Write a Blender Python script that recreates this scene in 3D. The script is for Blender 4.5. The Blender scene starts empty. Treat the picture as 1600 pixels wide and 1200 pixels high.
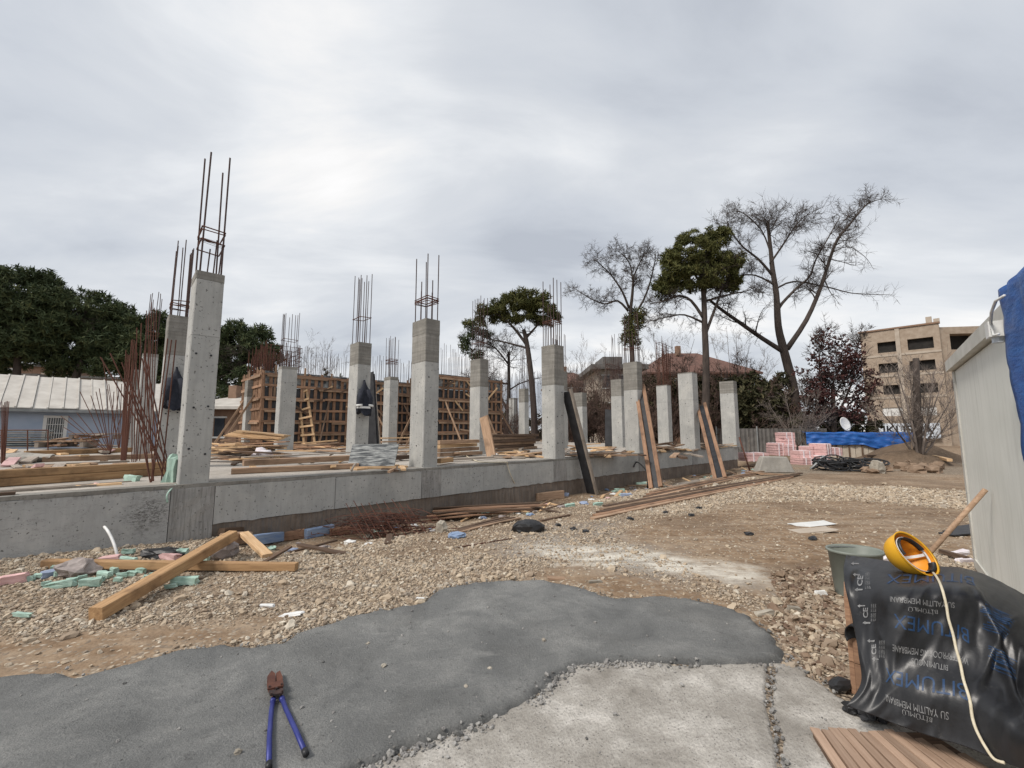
import bpy, bmesh, math, random
import numpy as np
from mathutils import Vector, Matrix, noise
R = math.radians
rnd = random.Random(7)
nrs = np.random.RandomState(11)
sc = bpy.context.scene
col = sc.collection

# ------------------------------------------------------------ camera
F, HZ, CH = 660.0, 673.0, 1.6            # focal length in px of a 1600 px wide frame, horizon row, eye height
TH = math.atan((HZ - 600) / F)
cam = bpy.data.cameras.new('camera'); camo = bpy.data.objects.new('camera', cam); col.objects.link(camo)
cam.sensor_width = 36; cam.lens = F / 1600 * 36; cam.clip_start = .05; cam.clip_end = 2000
camo.location = (0, 0, CH); camo.rotation_euler = (R(90) + TH, 0, 0)
sc.camera = camo

# ------------------------------------------------------------ sun, sky, exposure
SUN_EL, SUN_AZ = R(48), R(-125)          # azimuth measured clockwise from +Y
sun = bpy.data.lights.new('sun', 'SUN'); suno = bpy.data.objects.new('sun', sun); col.objects.link(suno)
sun.energy = 2.6; sun.angle = R(16); sun.color = (1, .94, .87)
sd = Vector((math.sin(SUN_AZ) * math.cos(SUN_EL), math.cos(SUN_AZ) * math.cos(SUN_EL), math.sin(SUN_EL)))
suno.rotation_euler = sd.to_track_quat('Z', 'Y').to_euler()
W = bpy.data.worlds.new('World'); sc.world = W; W.use_nodes = True
nt = W.node_tree; N = nt.nodes; Lk = nt.links
for n in list(N): N.remove(n)
out = N.new('ShaderNodeOutputWorld')
sky = N.new('ShaderNodeTexSky'); sky.sky_type = 'NISHITA'; sky.sun_disc = False
sky.sun_elevation = SUN_EL; sky.sun_rotation = SUN_AZ; sky.air_density = 1.2; sky.dust_density = 2
b1 = N.new('ShaderNodeBackground'); b1.inputs[1].default_value = .1; Lk.new(sky.outputs[0], b1.inputs[0])
tc = N.new('ShaderNodeTexCoord'); sp = N.new('ShaderNodeSeparateXYZ'); Lk.new(tc.outputs['Generated'], sp.inputs[0])
def wm(op, a, b=None, c=None):
    n = N.new('ShaderNodeMath'); n.operation = op
    for i, v in enumerate((a, b, c)):
        if v is None: continue
        if isinstance(v, (int, float)): n.inputs[i].default_value = v
        else: Lk.new(v, n.inputs[i])
    return n.outputs[0]
zz = wm('ADD', wm('MAXIMUM', sp.outputs[2], 0.0), .26)
cx = wm('DIVIDE', sp.outputs[0], zz); cy = wm('DIVIDE', sp.outputs[1], zz)
cb = N.new('ShaderNodeCombineXYZ'); Lk.new(cx, cb.inputs[0]); Lk.new(cy, cb.inputs[1])
def wnoise(scale, detail, rough, dist, loc, stretch, rot):
    mp = N.new('ShaderNodeMapping'); mp.inputs['Location'].default_value = loc; mp.inputs['Scale'].default_value = stretch
    mp.inputs['Rotation'].default_value = (0, 0, rot); Lk.new(cb.outputs[0], mp.inputs[0])
    t = N.new('ShaderNodeTexNoise'); t.inputs['Scale'].default_value = scale; t.inputs['Detail'].default_value = detail
    t.inputs['Roughness'].default_value = rough; t.inputs['Distortion'].default_value = dist
    Lk.new(mp.outputs[0], t.inputs['Vector']); return t.outputs[0]
n1 = wnoise(.85, 3, .45, .35, (15.9, 16.4, 0), (1, .8, 1), R(30))
n2 = wnoise(2.0, 8, .56, .4, (9.7, 5.2, 0), (.62, 1.3, 1), R(-32))
mixn = wm('ADD', wm('MULTIPLY', n1, .60), wm('MULTIPLY', n2, .40))
rp = N.new('ShaderNodeValToRGB'); Lk.new(mixn, rp.inputs[0])
e = rp.color_ramp.elements
e[0].position = .37; e[0].color = (.37, .395, .44, 1)
e[1].position = .66; e[1].color = (.80, .79, .785, 1)
for p, c in ((.44, (.455, .48, .52, 1)), (.50, (.515, .535, .565, 1)), (.55, (.60, .615, .635, 1)), (.60, (.70, .695, .69, 1))):
    k = e.new(p); k.color = c
b2 = N.new('ShaderNodeBackground'); b2.inputs[1].default_value = 1.14; Lk.new(rp.outputs[0], b2.inputs[0])
mx = N.new('ShaderNodeMixShader'); mx.inputs[0].default_value = .94
Lk.new(b1.outputs[0], mx.inputs[1]); Lk.new(b2.outputs[0], mx.inputs[2]); Lk.new(mx.outputs[0], out.inputs[0])
sc.view_settings.view_transform = 'Standard'; sc.view_settings.look = 'None'
sc.view_settings.exposure = 0.30; sc.view_settings.gamma = 1; sc.view_settings.use_curve_mapping = False

# ------------------------------------------------------------ measuring helpers (photo survey -> metres)
def ray(px, py):
    x = (px - 800) / F; y = -(py - 600) / F
    return Vector((x, math.cos(TH) - y * math.sin(TH), math.sin(TH) + y * math.cos(TH)))
def at(px, py, z=0.0):
    d = ray(px, py); return Vector((0, 0, CH)) + d * ((z - CH) / d.z)
def pay(px, py, Y):
    d = ray(px, py); return Vector((0, 0, CH)) + d * (Y / d.y)
S = .83                                   # top of the slab
CT = 4.03                                 # top of the columns
UD = Vector((math.sin(R(47)), math.cos(R(47)), 0)); VD = Vector((-UD.y, UD.x, 0))
OO = at(280, 756, S); OO.z = 0
def P(u, v, z=0.0): return OO + UD * u + VD * v + Vector((0, 0, z))
def uv(p): q = p - OO; return q.dot(UD), q.dot(VD)
UANG = math.atan2(UD.y, UD.x)

# ------------------------------------------------------------ mesh helpers
class MB:
    def __init__(s): s.v = []; s.f = []; s.m = []
    def quad(s, a, b, c, d, m=0):
        k = len(s.v); s.v += [tuple(a), tuple(b), tuple(c), tuple(d)]; s.f.append((k, k+1, k+2, k+3)); s.m.append(m)
    def hexa(s, pts, m=0):               # 8 points: bottom 4 ccw, top 4 ccw
        k = len(s.v); s.v += [tuple(p) for p in pts]
        for f in ((3,2,1,0),(4,5,6,7),(0,1,5,4),(1,2,6,5),(2,3,7,6),(3,0,4,7)):
            s.f.append(tuple(k+i for i in f)); s.m.append(m)
    def box(s, c, d, rz=0.0, m=0, j=0.0):
        cx, cy, cz = c; dx, dy, dz = d[0]/2, d[1]/2, d[2]/2; ca, sa = math.cos(rz), math.sin(rz)
        pts = []
        for z in (-dz, dz):
            for x, y in ((-dx,-dy),(dx,-dy),(dx,dy),(-dx,dy)):
                pts.append((cx + x*ca - y*sa + rnd.uniform(-j, j), cy + x*sa + y*ca + rnd.uniform(-j, j), cz + z + rnd.uniform(-j, j)))
        s.hexa(pts, m)
    def bar(s, a, b, w, t, up=(0,0,1), m=0):
        a = Vector(a); b = Vector(b); x = (b-a).normalized(); z = Vector(up); z = (z - x*z.dot(x))
        z = z.normalized() if z.length > 1e-6 else x.orthogonal().normalized(); y = z.cross(x)
        y = y*w/2; z = z*t/2
        s.hexa([a-y-z, b-y-z, b+y-z, a+y-z, a-y+z, b-y+z, b+y+z, a+y+z], m)
    def tube(s, pts, rad, n=5, m=0, cap=True):
        pts = [Vector(p) for p in pts]
        if not hasattr(rad, '__len__'): rad = [rad]*len(pts)
        k0 = len(s.v); ref = None
        for i, p in enumerate(pts):
            t = (pts[min(i+1, len(pts)-1)] - pts[max(i-1, 0)])
            t = t.normalized() if t.length > 1e-9 else Vector((0,0,1))
            if ref is None: ref = t.orthogonal().normalized()
            a = ref - t*ref.dot(t); a = a.normalized() if a.length > 1e-6 else t.orthogonal().normalized()
            ref = a; b = t.cross(a)
            for j in range(n):
                an = 2*math.pi*j/n; s.v.append(tuple(p + (a*math.cos(an) + b*math.sin(an))*rad[i]))
        for i in range(len(pts)-1):
            for j in range(n):
                q = k0+i*n; j2 = (j+1) % n
                s.f.append((q+j, q+j2, q+n+j2, q+n+j)); s.m.append(m)
        if cap:
            s.f.append(tuple(k0+j for j in range(n-1, -1, -1))); s.m.append(m)
            q = k0+(len(pts)-1)*n; s.f.append(tuple(q+j for j in range(n))); s.m.append(m)
    def mesh(s, name, mats, smooth=False):
        me = bpy.data.meshes.new(name); me.from_pydata(s.v, [], s.f)
        if not isinstance(mats, (list, tuple)): mats = [mats]
        for q in mats: me.materials.append(q)
        if len(mats) > 1: me.polygons.foreach_set('material_index', s.m)
        if smooth: me.polygons.foreach_set('use_smooth', [True]*len(me.polygons))
        me.update(); return me
    def build(s, name, mats, parent=None, smooth=False):
        return link(name, s.mesh(name, mats, smooth), parent)
def link(name, me, parent=None):
    o = bpy.data.objects.new(name, me); col.objects.link(o)
    if parent is not None: o.parent = parent
    return o
def tag(o, label=None, cat=None, group=None, kind=None):
    if label: o['label'] = label
    if cat: o['category'] = cat
    if group: o['group'] = group
    if kind or cat: o['kind'] = kind or 'thing'
    return o
def thing(name, label, cat, loc=(0,0,0), rz=0.0, group=None):
    o = bpy.data.objects.new(name, None); col.objects.link(o); o.location = loc; o.rotation_euler = (0,0,rz)
    o.empty_display_size = .2
    return tag(o, label, cat, group)
def grid_mesh(name, X, Y, Z, mat, mask=None, smooth=True):
    ny, nx = X.shape
    v = np.stack([X, Y, Z], -1).reshape(-1, 3)
    idx = np.arange(nx*ny).reshape(ny, nx)
    q = np.stack([idx[:-1,:-1], idx[:-1,1:], idx[1:,1:], idx[1:,:-1]], -1).reshape(-1, 4)
    if mask is not None:
        mk = mask[:-1,:-1] & mask[:-1,1:] & mask[1:,1:] & mask[1:,:-1]
        q = q[mk.reshape(-1)]
        used = np.unique(q); rem = -np.ones(nx*ny, int); rem[used] = np.arange(len(used)); v = v[used]; q = rem[q]
    else: used = None
    return fast_mesh(name, v, q, mat, smooth), used
def fast_mesh(name, v, q, mat, smooth=False):
    v = np.asarray(v, np.float32); q = np.asarray(q, np.int32)
    me = bpy.data.meshes.new(name); k = q.shape[1]
    me.vertices.add(len(v)); me.vertices.foreach_set('co', v.ravel())
    me.loops.add(q.size); me.loops.foreach_set('vertex_index', q.ravel())
    me.polygons.add(len(q)); me.polygons.foreach_set('loop_start', np.arange(0, q.size, k, dtype=np.int32))
    me.polygons.foreach_set('loop_total', np.full(len(q), k, np.int32))
    if smooth: me.polygons.foreach_set('use_smooth', np.ones(len(q), bool))
    if mat: me.materials.append(mat)
    me.update(calc_edges=True); return me

# ------------------------------------------------------------ materials
class NT:
    def __init__(s, name):
        s.m = bpy.data.materials.new(name); s.m.use_nodes = True; s.t = s.m.node_tree
        s.b = s.t.nodes['Principled BSDF']
    def n(s, kind, **kw):
        x = s.t.nodes.new('ShaderNode' + kind)
        for k, v in kw.items(): setattr(x, k, v)
        return x
    def l(s, a, b): s.t.links.new(a, b)
    def math(s, op, a, b=None, c=None, clamp=False):
        x = s.n('Math', operation=op, use_clamp=clamp)
        for i, v in enumerate((a, b, c)):
            if v is None: continue
            if isinstance(v, (int, float)): x.inputs[i].default_value = v
            else: s.l(v, x.inputs[i])
        return x.outputs[0]
    def mix(s, f, a, b, mode='MIX'):
        x = s.n('Mix', data_type='RGBA', blend_type=mode)
        for i, v in ((0, f), (6, a), (7, b)):
            if isinstance(v, (int, float)): x.inputs[i].default_value = v
            elif isinstance(v, (tuple, list)): x.inputs[i].default_value = (*v[:3], 1)
            else: s.l(v, x.inputs[i])
        return x.outputs[2]
    def coord(s, scale=(1,1,1), rand=True, world=False):
        if world:
            g = s.n('NewGeometry').outputs['Position']; rand = False
        else: g = s.n('TexCoord').outputs['Object']
        mp = s.n('Mapping'); mp.inputs['Scale'].default_value = scale; s.l(g, mp.inputs[0])
        if not rand: return mp.outputs[0]
        oi = s.n('ObjectInfo'); vm = s.n('VectorMath', operation='SCALE'); vm.inputs[0].default_value = (13.1, 7.7, 5.3)
        s.l(oi.outputs['Random'], vm.inputs['Scale'])
        ad = s.n('VectorMath', operation='ADD'); s.l(mp.outputs[0], ad.inputs[0]); s.l(vm.outputs[0], ad.inputs[1])
        return ad.outputs[0]
    def noise(s, co, scale, detail=4, rough=.55, dist=0):
        x = s.n('TexNoise'); x.inputs['Scale'].default_value = scale; x.inputs['Detail'].default_value = detail
        x.inputs['Roughness'].default_value = rough; x.inputs['Distortion'].default_value = dist
        s.l(co, x.inputs['Vector']); return x.outputs[0]
    def ramp(s, f, stops):
        x = s.n('ValToRGB'); s.l(f, x.inputs[0]); e = x.color_ramp.elements
        while len(e) < len(stops): e.new(.5)
        for i, (p, c) in enumerate(stops):
            e[i].position = p
            if isinstance(c, (int, float)): c = (c, c, c)
            e[i].color = (*c, 1)
        return x.outputs[0]
    def bump(s, h, st=.3, d=.01):
        x = s.n('Bump'); x.inputs['Strength'].default_value = st; x.inputs['Distance'].default_value = d
        s.l(h, x.inputs['Height']); s.l(x.outputs[0], s.b.inputs['Normal'])
    def fin(s, c, rough=.8, metal=0, spec=.5):
        if isinstance(c, (tuple, list)): s.b.inputs['Base Color'].default_value = (*c[:3], 1)
        else: s.l(c, s.b.inputs['Base Color'])
        if isinstance(rough, (int, float)): s.b.inputs['Roughness'].default_value = rough
        else: s.l(rough, s.b.inputs['Roughness'])
        s.b.inputs['Metallic'].default_value = metal; s.b.inputs['Specular IOR Level'].default_value = spec
        return s.m
def simple(name, a, b=None, scale=6, rough=.7, bump=.25, bd=.004, stretch=(1,1,1), metal=0, spec=.4, detail=5, lo=.3, hi=.7, brand=.0):
    t = NT(name); co = t.coord(stretch)
    n = t.noise(co, scale, detail, .6)
    c = t.ramp(n, [(lo, a), (hi, b or a)])
    if brand:
        oi = t.n('ObjectInfo'); v = t.math('MULTIPLY_ADD', oi.outputs['Random'], brand*2, 1-brand)
        hs = t.n('HueSaturation'); t.l(v, hs.inputs['Value']); t.l(c, hs.inputs['Color']); c = hs.outputs[0]
    if bump: t.bump(t.noise(co, scale*3, 6, .65), bump, bd)
    return t.fin(c, rough, metal, spec)
def wood(name, a, b, dark=(.06,.04,.025), rough=.8, stain=.5):
    t = NT(name); co = t.coord((.35, 6, 6)); co2 = t.coord((1, 1, 1))
    g = t.noise(co, 7, 7, .65, .6); c = t.ramp(g, [(.3, a), (.68, b)])
    st = t.ramp(t.noise(co2, 2.2, 5, .6), [(.5, 0), (.68, 1)])
    c = t.mix(t.math('MULTIPLY', st, stain), c, dark)
    oi = t.n('ObjectInfo'); v = t.math('MULTIPLY_ADD', oi.outputs['Random'], .5, .75)
    hs = t.n('HueSaturation'); t.l(v, hs.inputs['Value']); t.l(c, hs.inputs['Color']); c = hs.outputs[0]
    t.bump(g, .5, .004); return t.fin(c, rough, 0, .3)
def concrete(name, a, b, streak=.25, pit=.5, banded=0.0, drip=0.0, rough=.85, wallmarks=False):
    t = NT(name); co = t.coord((1,1,1)); cw = t.coord(world=True)
    n = t.noise(co, 1.6, 7, .62); c = t.ramp(n, [(.3, a), (.7, b)])
    s = t.noise(t.coord((5, 5, .55)), 3.5, 5, .6); c = t.mix(t.math('MULTIPLY', t.ramp(s, [(.42, 0), (.72, 1)]), streak), c, (a[0]*.62, a[1]*.61, a[2]*.59))
    p = t.noise(co, 28, 3, .5); pm = t.ramp(p, [(.64, 0), (.69, 1)])
    p2 = t.ramp(t.noise(co, 7, 7, .8), [(.62, 0), (.69, 1)]); lp_ = t.ramp(t.noise(co, 2.6, 5, .6), [(.52, 0), (.66, 1)]); c = t.mix(t.math('MULTIPLY', lp_, .35), c, (min(.62,b[0]*1.22), min(.61,b[1]*1.2), min(.58,b[2]*1.16)))
    c = t.mix(t.math('MULTIPLY', pm, pit), c, (.10, .10, .095)); c = t.mix(t.math('MULTIPLY', p2, pit*.7), c, (.13, .125, .12))
    fine = t.noise(co, 60, 4, .6); c = t.mix(t.math('MULTIPLY', fine, .35), c, (a[0]*.7, a[1]*.7, a[2]*.68))
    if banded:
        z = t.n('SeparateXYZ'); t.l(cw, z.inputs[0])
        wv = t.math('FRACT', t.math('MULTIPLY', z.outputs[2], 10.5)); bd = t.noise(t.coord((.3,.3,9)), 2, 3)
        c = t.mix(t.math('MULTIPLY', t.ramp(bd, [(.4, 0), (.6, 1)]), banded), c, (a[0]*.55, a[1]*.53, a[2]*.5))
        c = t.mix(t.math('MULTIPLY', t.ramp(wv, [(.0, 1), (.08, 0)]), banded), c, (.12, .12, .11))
    if drip:
        d = t.noise(t.coord((16, 16, .8)), 2.4, 5, .7); c = t.mix(t.math('MULTIPLY', t.ramp(d, [(.48, 0), (.62, 1)]), drip), c, (.13, .12, .11))
    if wallmarks:
        z = t.n('SeparateXYZ'); t.l(cw, z.inputs[0]); dr = t.noise(t.coord((9, 9, .35), world=True), 1.0, 4, .7)
        zt_ = t.math('ADD', z.outputs[2], t.math('MULTIPLY', dr, -.42)); m1 = t.ramp(zt_, [(.48, 0), (.53, 1)]); m2 = t.ramp(dr, [(.50, 0), (.60, 1)])
        c = t.mix(t.math('MULTIPLY', t.math('MULTIPLY', m1, m2), .55), c, (.10,.085,.075))
        hc = t.n('VectorMath', operation='DISTANCE'); t.l(cw, hc.inputs[0]); hc.inputs[1].default_value = tuple(OO + UD*-.32 + VD*-.15 + Vector((0,0,.47)))
        hm_ = t.ramp(t.math('ADD', hc.outputs['Value'], t.math('MULTIPLY', t.noise(t.coord((3,3,5), world=True), 3, 8, .8), .75)), [(.45, 1), (.66, 0)]); hn = t.ramp(t.noise(t.coord((1,1,2.2), world=True), 26, 5, .75), [(.47, 0), (.55, 1)])
        c = t.mix(t.math('MULTIPLY', t.math('MULTIPLY', hm_, hn), .8), c, (.07,.065,.06))
        ck = t.noise(t.coord((1,1,3), world=True), 1.3, 7, .75, .3); c = t.mix(t.math('MULTIPLY', t.ramp(ck, [(.492, 0), (.5, 1), (.508, 0)]), .5), c, (.12,.11,.10))
    h = t.math('ADD', t.math('MULTIPLY', fine, .5), t.math('SUBTRACT', n, t.math('ADD', pm, p2)))
    t.bump(h, .45, .006); return t.fin(c, rough, 0, .3)
def emis_free(c, r=.6, m=0): return c
M = {}
M['conc'] = concrete('concrete', (.36,.36,.345), (.50,.495,.47), .35, .9)
M['conc_left'] = concrete('concrete_wall', (.36,.36,.35), (.50,.495,.48), .22, .95, drip=.06, wallmarks=True)
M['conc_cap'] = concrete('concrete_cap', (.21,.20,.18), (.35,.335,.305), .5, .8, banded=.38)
M['conc_rough'] = concrete('concrete_rough', (.27,.265,.255), (.41,.40,.38), .4, .9, drip=.5)
M['footing'] = concrete('footing_concrete', (.15,.115,.09), (.30,.245,.20), .8, .6, drip=.8)
M['slab_top'] = concrete('slab_top', (.31,.275,.235), (.52,.48,.43), .2, .8)
M['old_block'] = concrete('old_block', (.28,.26,.23), (.42,.40,.36), .3, .6)
M['rust'] = simple('rusty_steel', (.065,.026,.020), (.15,.062,.038), 9, .85, .4, .002, metal=.1)
M['rust_dark'] = simple('dark_steel', (.035,.026,.026), (.10,.055,.045), 8, .7, .3, .002, metal=.3)
M['wood'] = wood('weathered_wood', (.22,.135,.085), (.42,.29,.195))
M['wood_new'] = wood('fresh_wood', (.46,.29,.15), (.64,.45,.27), (.2,.11,.05), .7, .25)
M['wood_grey'] = wood('grey_wood', (.20,.165,.135), (.36,.31,.26))
M['wood_red'] = wood('formwork_wood', (.19,.105,.066), (.37,.225,.14), (.06,.035,.022))
M['wood_dark'] = wood('dark_wood', (.055,.038,.028), (.16,.10,.065))
M['beam'] = wood('beam_wood', (.27,.155,.075), (.46,.29,.15), (.085,.05,.028), .75, .8)
M['ply_black'] = simple('black_plywood', (.012,.012,.014), (.035,.036,.04), 5, .55, .2)
M['ply_smear'] = simple('cement_smeared_panel', (.04,.045,.05), (.32,.33,.32), 4, .7, .3, stretch=(1,7,1), lo=.42, hi=.66)
M['black_plastic'] = simple('black_plastic', (.012,.012,.013), (.03,.03,.032), 8, .45, .4)
M['white'] = simple('white_plastic', (.62,.62,.60), (.78,.78,.76), 8, .6, .3)
M['bag_white'] = simple('white_bag', (.60,.52,.55), (.80,.77,.78), 9, .45, .6, .01)
M['bag_grey'] = simple('grey_bag', (.20,.17,.155), (.36,.31,.29), 9, .6, .6, .01)
M['foam_green'] = simple('green_foam', (.26,.40,.33), (.44,.58,.50), 12, .8, .6, .004, brand=.15)
M['foam_pink'] = simple('pink_foam', (.50,.30,.29), (.68,.46,.44), 12, .8, .5, .004, brand=.12)
M['foam_blue'] = simple('blue_foam', (.20,.25,.36), (.32,.37,.48), 12, .8, .4, .004)
M['blue_paint'] = simple('faded_blue_paint', (.14,.22,.38), (.30,.36,.45), 5, .7, .3, stretch=(.5,6,6))
M['stone'] = simple('stone', (.24,.21,.17), (.44,.40,.33), 5, .9, .6, .01, brand=.2)
M['rock_brown'] = simple('brown_rock', (.15,.10,.065), (.28,.20,.14), 5, .9, .6, .01)
M['cloth'] = simple('dark_cloth', (.012,.014,.022), (.03,.033,.045), 14, .9, .5, .01)
M['rope'] = simple('pale_rope', (.55,.48,.34), (.70,.64,.50), 50, .7, .3, .002)
M['tarp'] = simple('blue_tarp', (.010,.055,.24), (.022,.13,.42), 4, .42, .5, .02, stretch=(1,1,3))
# ------------------------------------------------------------ ground
def vnoise(x, y, sc_, seed=0):
    x = np.asarray(x, float)*sc_ + seed*17.3; y = np.asarray(y, float)*sc_ + seed*9.1
    xi = np.floor(x).astype(int); yi = np.floor(y).astype(int); fx = x-xi; fy = y-yi
    fx = fx*fx*(3-2*fx); fy = fy*fy*(3-2*fy)
    def h(a, b):
        k = (a*374761393 + b*668265263 + seed*974634777) & 0x7fffffff
        k = ((k ^ (k >> 13))*1274126177) & 0x7fffffff
        return ((k ^ (k >> 16)) & 0xffff)/65535.0
    return (h(xi,yi)*(1-fx)+h(xi+1,yi)*fx)*(1-fy) + (h(xi,yi+1)*(1-fx)+h(xi+1,yi+1)*fx)*fy
def fbm(x, y, s, seed=0, o=4):
    r = 0; a = .5
    for k in range(o): r = r + a*vnoise(x, y, s*2**k, seed+k); a *= .5
    return r/(1-.5**o)
def sstep(a, b, x):
    t = np.clip((x-a)/(b-a), 0, 1); return t*t*(3-2*t)
def poly_px(l, z=0.0):
    return np.array([tuple(at(x, y, z))[:2] for x, y in l])
def sdf(poly, x, y):                       # positive inside
    x = np.asarray(x, float); y = np.asarray(y, float)
    d = np.full(x.shape, 1e9); ins = np.zeros(x.shape, bool); n = len(poly)
    for i in range(n):
        ax, ay = poly[i]; bx, by = poly[(i+1) % n]; ex, ey = bx-ax, by-ay
        t = np.clip(((x-ax)*ex+(y-ay)*ey)/(ex*ex+ey*ey+1e-12), 0, 1)
        d = np.minimum(d, np.hypot(x-ax-t*ex, y-ay-t*ey))
        c = ((ay > y) != (by > y)); xx = ax + (y-ay)*(bx-ax)/(by-ay if by != ay else 1e-12)
        ins ^= c & (x < xx)
    return np.where(ins, d, -d)
ASPH = poly_px([(-300,1120),(0,1063),(60,1053),(130,1060),(250,1030),(350,1010),(400,1014),(435,1010),(470,990),(560,965),(660,945),(680,926),(740,911),(850,908),(900,920),(960,938),(1040,935),(1110,945),(1170,965),(1215,1000),(1232,1038),(1200,1048),(1100,1048),(1000,1041),(900,1044),(872,1066),(840,1097),(760,1137),(640,1181),(560,1215),(300,1500),(-1500,1500)])
PALE = poly_px([(560,1215),(640,1181),(760,1137),(840,1097),(872,1066),(900,1044),(1000,1041),(1100,1048),(1200,1046),(1245,1050),(1330,1095),(1400,1120),(1500,1150),(1700,1180),(2600,1600),(300,1600)])
DIRTS = [poly_px(p) for p in (
 [(-300,990),(0,985),(120,992),(300,972),(440,962),(410,1006),(250,1032),(130,1062),(0,1068),(-300,1100)],
 [(790,930),(830,897),(900,880),(1000,900),(1100,925),(1200,955),(1235,1000),(1150,968),(1040,940),(960,940),(900,922)],
 [(960,840),(1040,808),(1180,785),(1330,782),(1520,800),(1560,868),(1400,862),(1300,885),(1250,905),(1215,945),(1150,925),(1060,880)],
 [(1180,748),(1330,738),(1520,748),(1700,760),(1520,768),(1300,757),(1220,754)])]
POWD = poly_px([(835,852),(870,842),(930,848),(1000,858),(1100,878),(1180,893),(1210,912),(1100,905),(1000,892),(900,880),(840,868)])
GREY = poly_px([(740,850),(830,820),(960,815),(1000,850),(1150,895),(1200,925),(1080,915),(900,882),(800,880)])
LITT = poly_px([(1215,900),(1290,880),(1350,890),(1420,930),(1400,1090),(1300,1085),(1240,1045),(1225,990),(1190,960)])
def uvn(x, y): return (x-OO.x)*UD.x + (y-OO.y)*UD.y, (x-OO.x)*VD.x + (y-OO.y)*VD.y
def ground_z(x, y):
    x = np.asarray(x, float); y = np.asarray(y, float)
    u, v = uvn(x, y); d = -.15 - v
    z = .05*(fbm(x, y, .35, 3)-.5) + .03*(fbm(x, y, 1.6, 5)-.5)
    z = z*sstep(.5, 3.0, np.hypot(x, y))
    t = sstep(.4, 1.4, u)*sstep(24.5, 22.5, u)*sstep(2.2, .5, d)
    z = z - t*(.20 + .08*(fbm(x, y, 1.2, 8)-.5))
    z = z + .10*np.exp(-((u+1.6)/1.8)**2)*sstep(1.3, .1, d)*(d > -1)          # gravel banked on the wall at the left
    a, _ = None, None
    mound = sstep(0, 1, 1-np.hypot((x-18.6)/2.6, (y-20.3)/1.5))*.75 + sstep(0, 1, 1-np.hypot((x-21.5)/3.4, (y-23)/2.2))*1.0
    z = z + mound*(.75+.6*fbm(x, y, 1.3, 21))
    return z + .35*sstep(40, 90, np.hypot(x, y))
def gz(x, y): return float(ground_z(x, y))
def axis(a, b, c0, c1, step, g=1.06):
    xs = list(np.arange(c0, c1+1e-6, step)); s = step
    while xs[-1] < b: s *= g; xs.append(xs[-1]+s)
    s = step; pre = [c0]
    while pre[-1] > a: s *= g; pre.append(pre[-1]-s)
    return np.array(pre[:0:-1] + xs)
xs = axis(-700, 700, -8, 9, .06); ys = axis(-60, 900, .8, 13, .06)
GX, GY = np.meshgrid(xs, ys); GZ = ground_z(GX, GY)
fx, fy = GX.ravel(), GY.ravel()
wob = lambda s, a: (fbm(fx, fy, s, 31)-.5)*a
dirt = np.zeros(fx.shape)
for p in DIRTS: dirt = np.maximum(dirt, sstep(-.22, .12, sdf(p, fx, fy)*np.clip(6/np.maximum(fy,2),.15,1) + wob(1.4, .5)))
dirt = np.maximum(dirt, .75*sstep(.47, .60, fbm(fx*.45, fy, .9, 44))*sstep(3.0, 5, fy))
uu, vv = uvn(fx, fy)
dirt = np.maximum(dirt, sstep(1.9, .9, -.15-vv+wob(1.5,.8))*sstep(.2,1,uu)*(vv < .5)); dirt = np.maximum(dirt, sstep(24, 27, fy))
powd = sstep(-.25, .12, sdf(POWD, fx, fy)+wob(2.5, .6))
grey = sstep(-.3, .4, sdf(GREY, fx, fy)+wob(1.8, .8))
damp = np.clip(sstep(.5, .68, fbm(fx, fy, .8, 61))*dirt*.6 + sstep(1.15, .8, np.hypot((fx-18.6)/2.6, (fy-20.3)/1.5)) + sstep(1.15, .8, np.hypot((fx-21.5)/3.4, (fy-23)/2.2)), 0, 1)
me, _ = grid_mesh('ground', GX, GY, GZ, None)
ca = me.color_attributes.new('zones', 'FLOAT_COLOR', 'POINT')
ca.data.foreach_set('color', np.stack([dirt, powd, grey, damp], -1).astype(np.float32).ravel())
t = NT('ground')
co = t.coord((1,1,1), rand=False)
at_ = t.n('Attribute', attribute_name='zones'); sp_ = t.n('SeparateColor'); t.l(at_.outputs['Color'], sp_.inputs[0]); AL = at_.outputs['Alpha']
vo = t.n('TexVoronoi'); vo.inputs['Scale'].default_value = 34; t.l(co, vo.inputs['Vector'])
vs = t.n('SeparateColor'); t.l(vo.outputs['Color'], vs.inputs[0])
gcol = t.ramp(vs.outputs[0], [(0, (.20,.155,.115)), (.35, (.33,.265,.20)), (.7, (.46,.38,.285)), (1, (.62,.54,.43))])
big = t.noise(co, .9, 5, .6)
gcol = t.mix(t.math('MULTIPLY', t.ramp(big, [(.4, 0), (.65, 1)]), .4), gcol, (.24,.19,.14))
edge = t.ramp(vo.outputs['Distance'], [(.25, 0), (.62, 1)])
gcol = t.mix(t.math('MULTIPLY', edge, .55), gcol, (.12,.09,.065))
dn = t.noise(co, 5, 8, .7); dcol = t.ramp(dn, [(.3, (.13,.082,.048)), (.52, (.235,.160,.10)), (.72, (.38,.29,.20))])
track = t.noise(t.coord((.22, 1.6, 1), rand=False), 1.6, 6, .6); dcol = t.mix(t.math('MULTIPLY', t.ramp(track, [(.45, 0), (.6, 1)]), .35), dcol, (.40,.33,.25))
pv = t.ramp(vs.outputs[1], [(.80, 0), (.84, 1)]); dcol = t.mix(pv, dcol, gcol)
cc = t.mix(sp_.outputs[0], gcol, dcol)
gn = t.noise(co, 6, 7, .7); cc = t.mix(t.math('MULTIPLY', sp_.outputs[2], t.ramp(gn, [(.35, .15), (.65, .75)])), cc, (.27,.265,.25))
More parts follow.
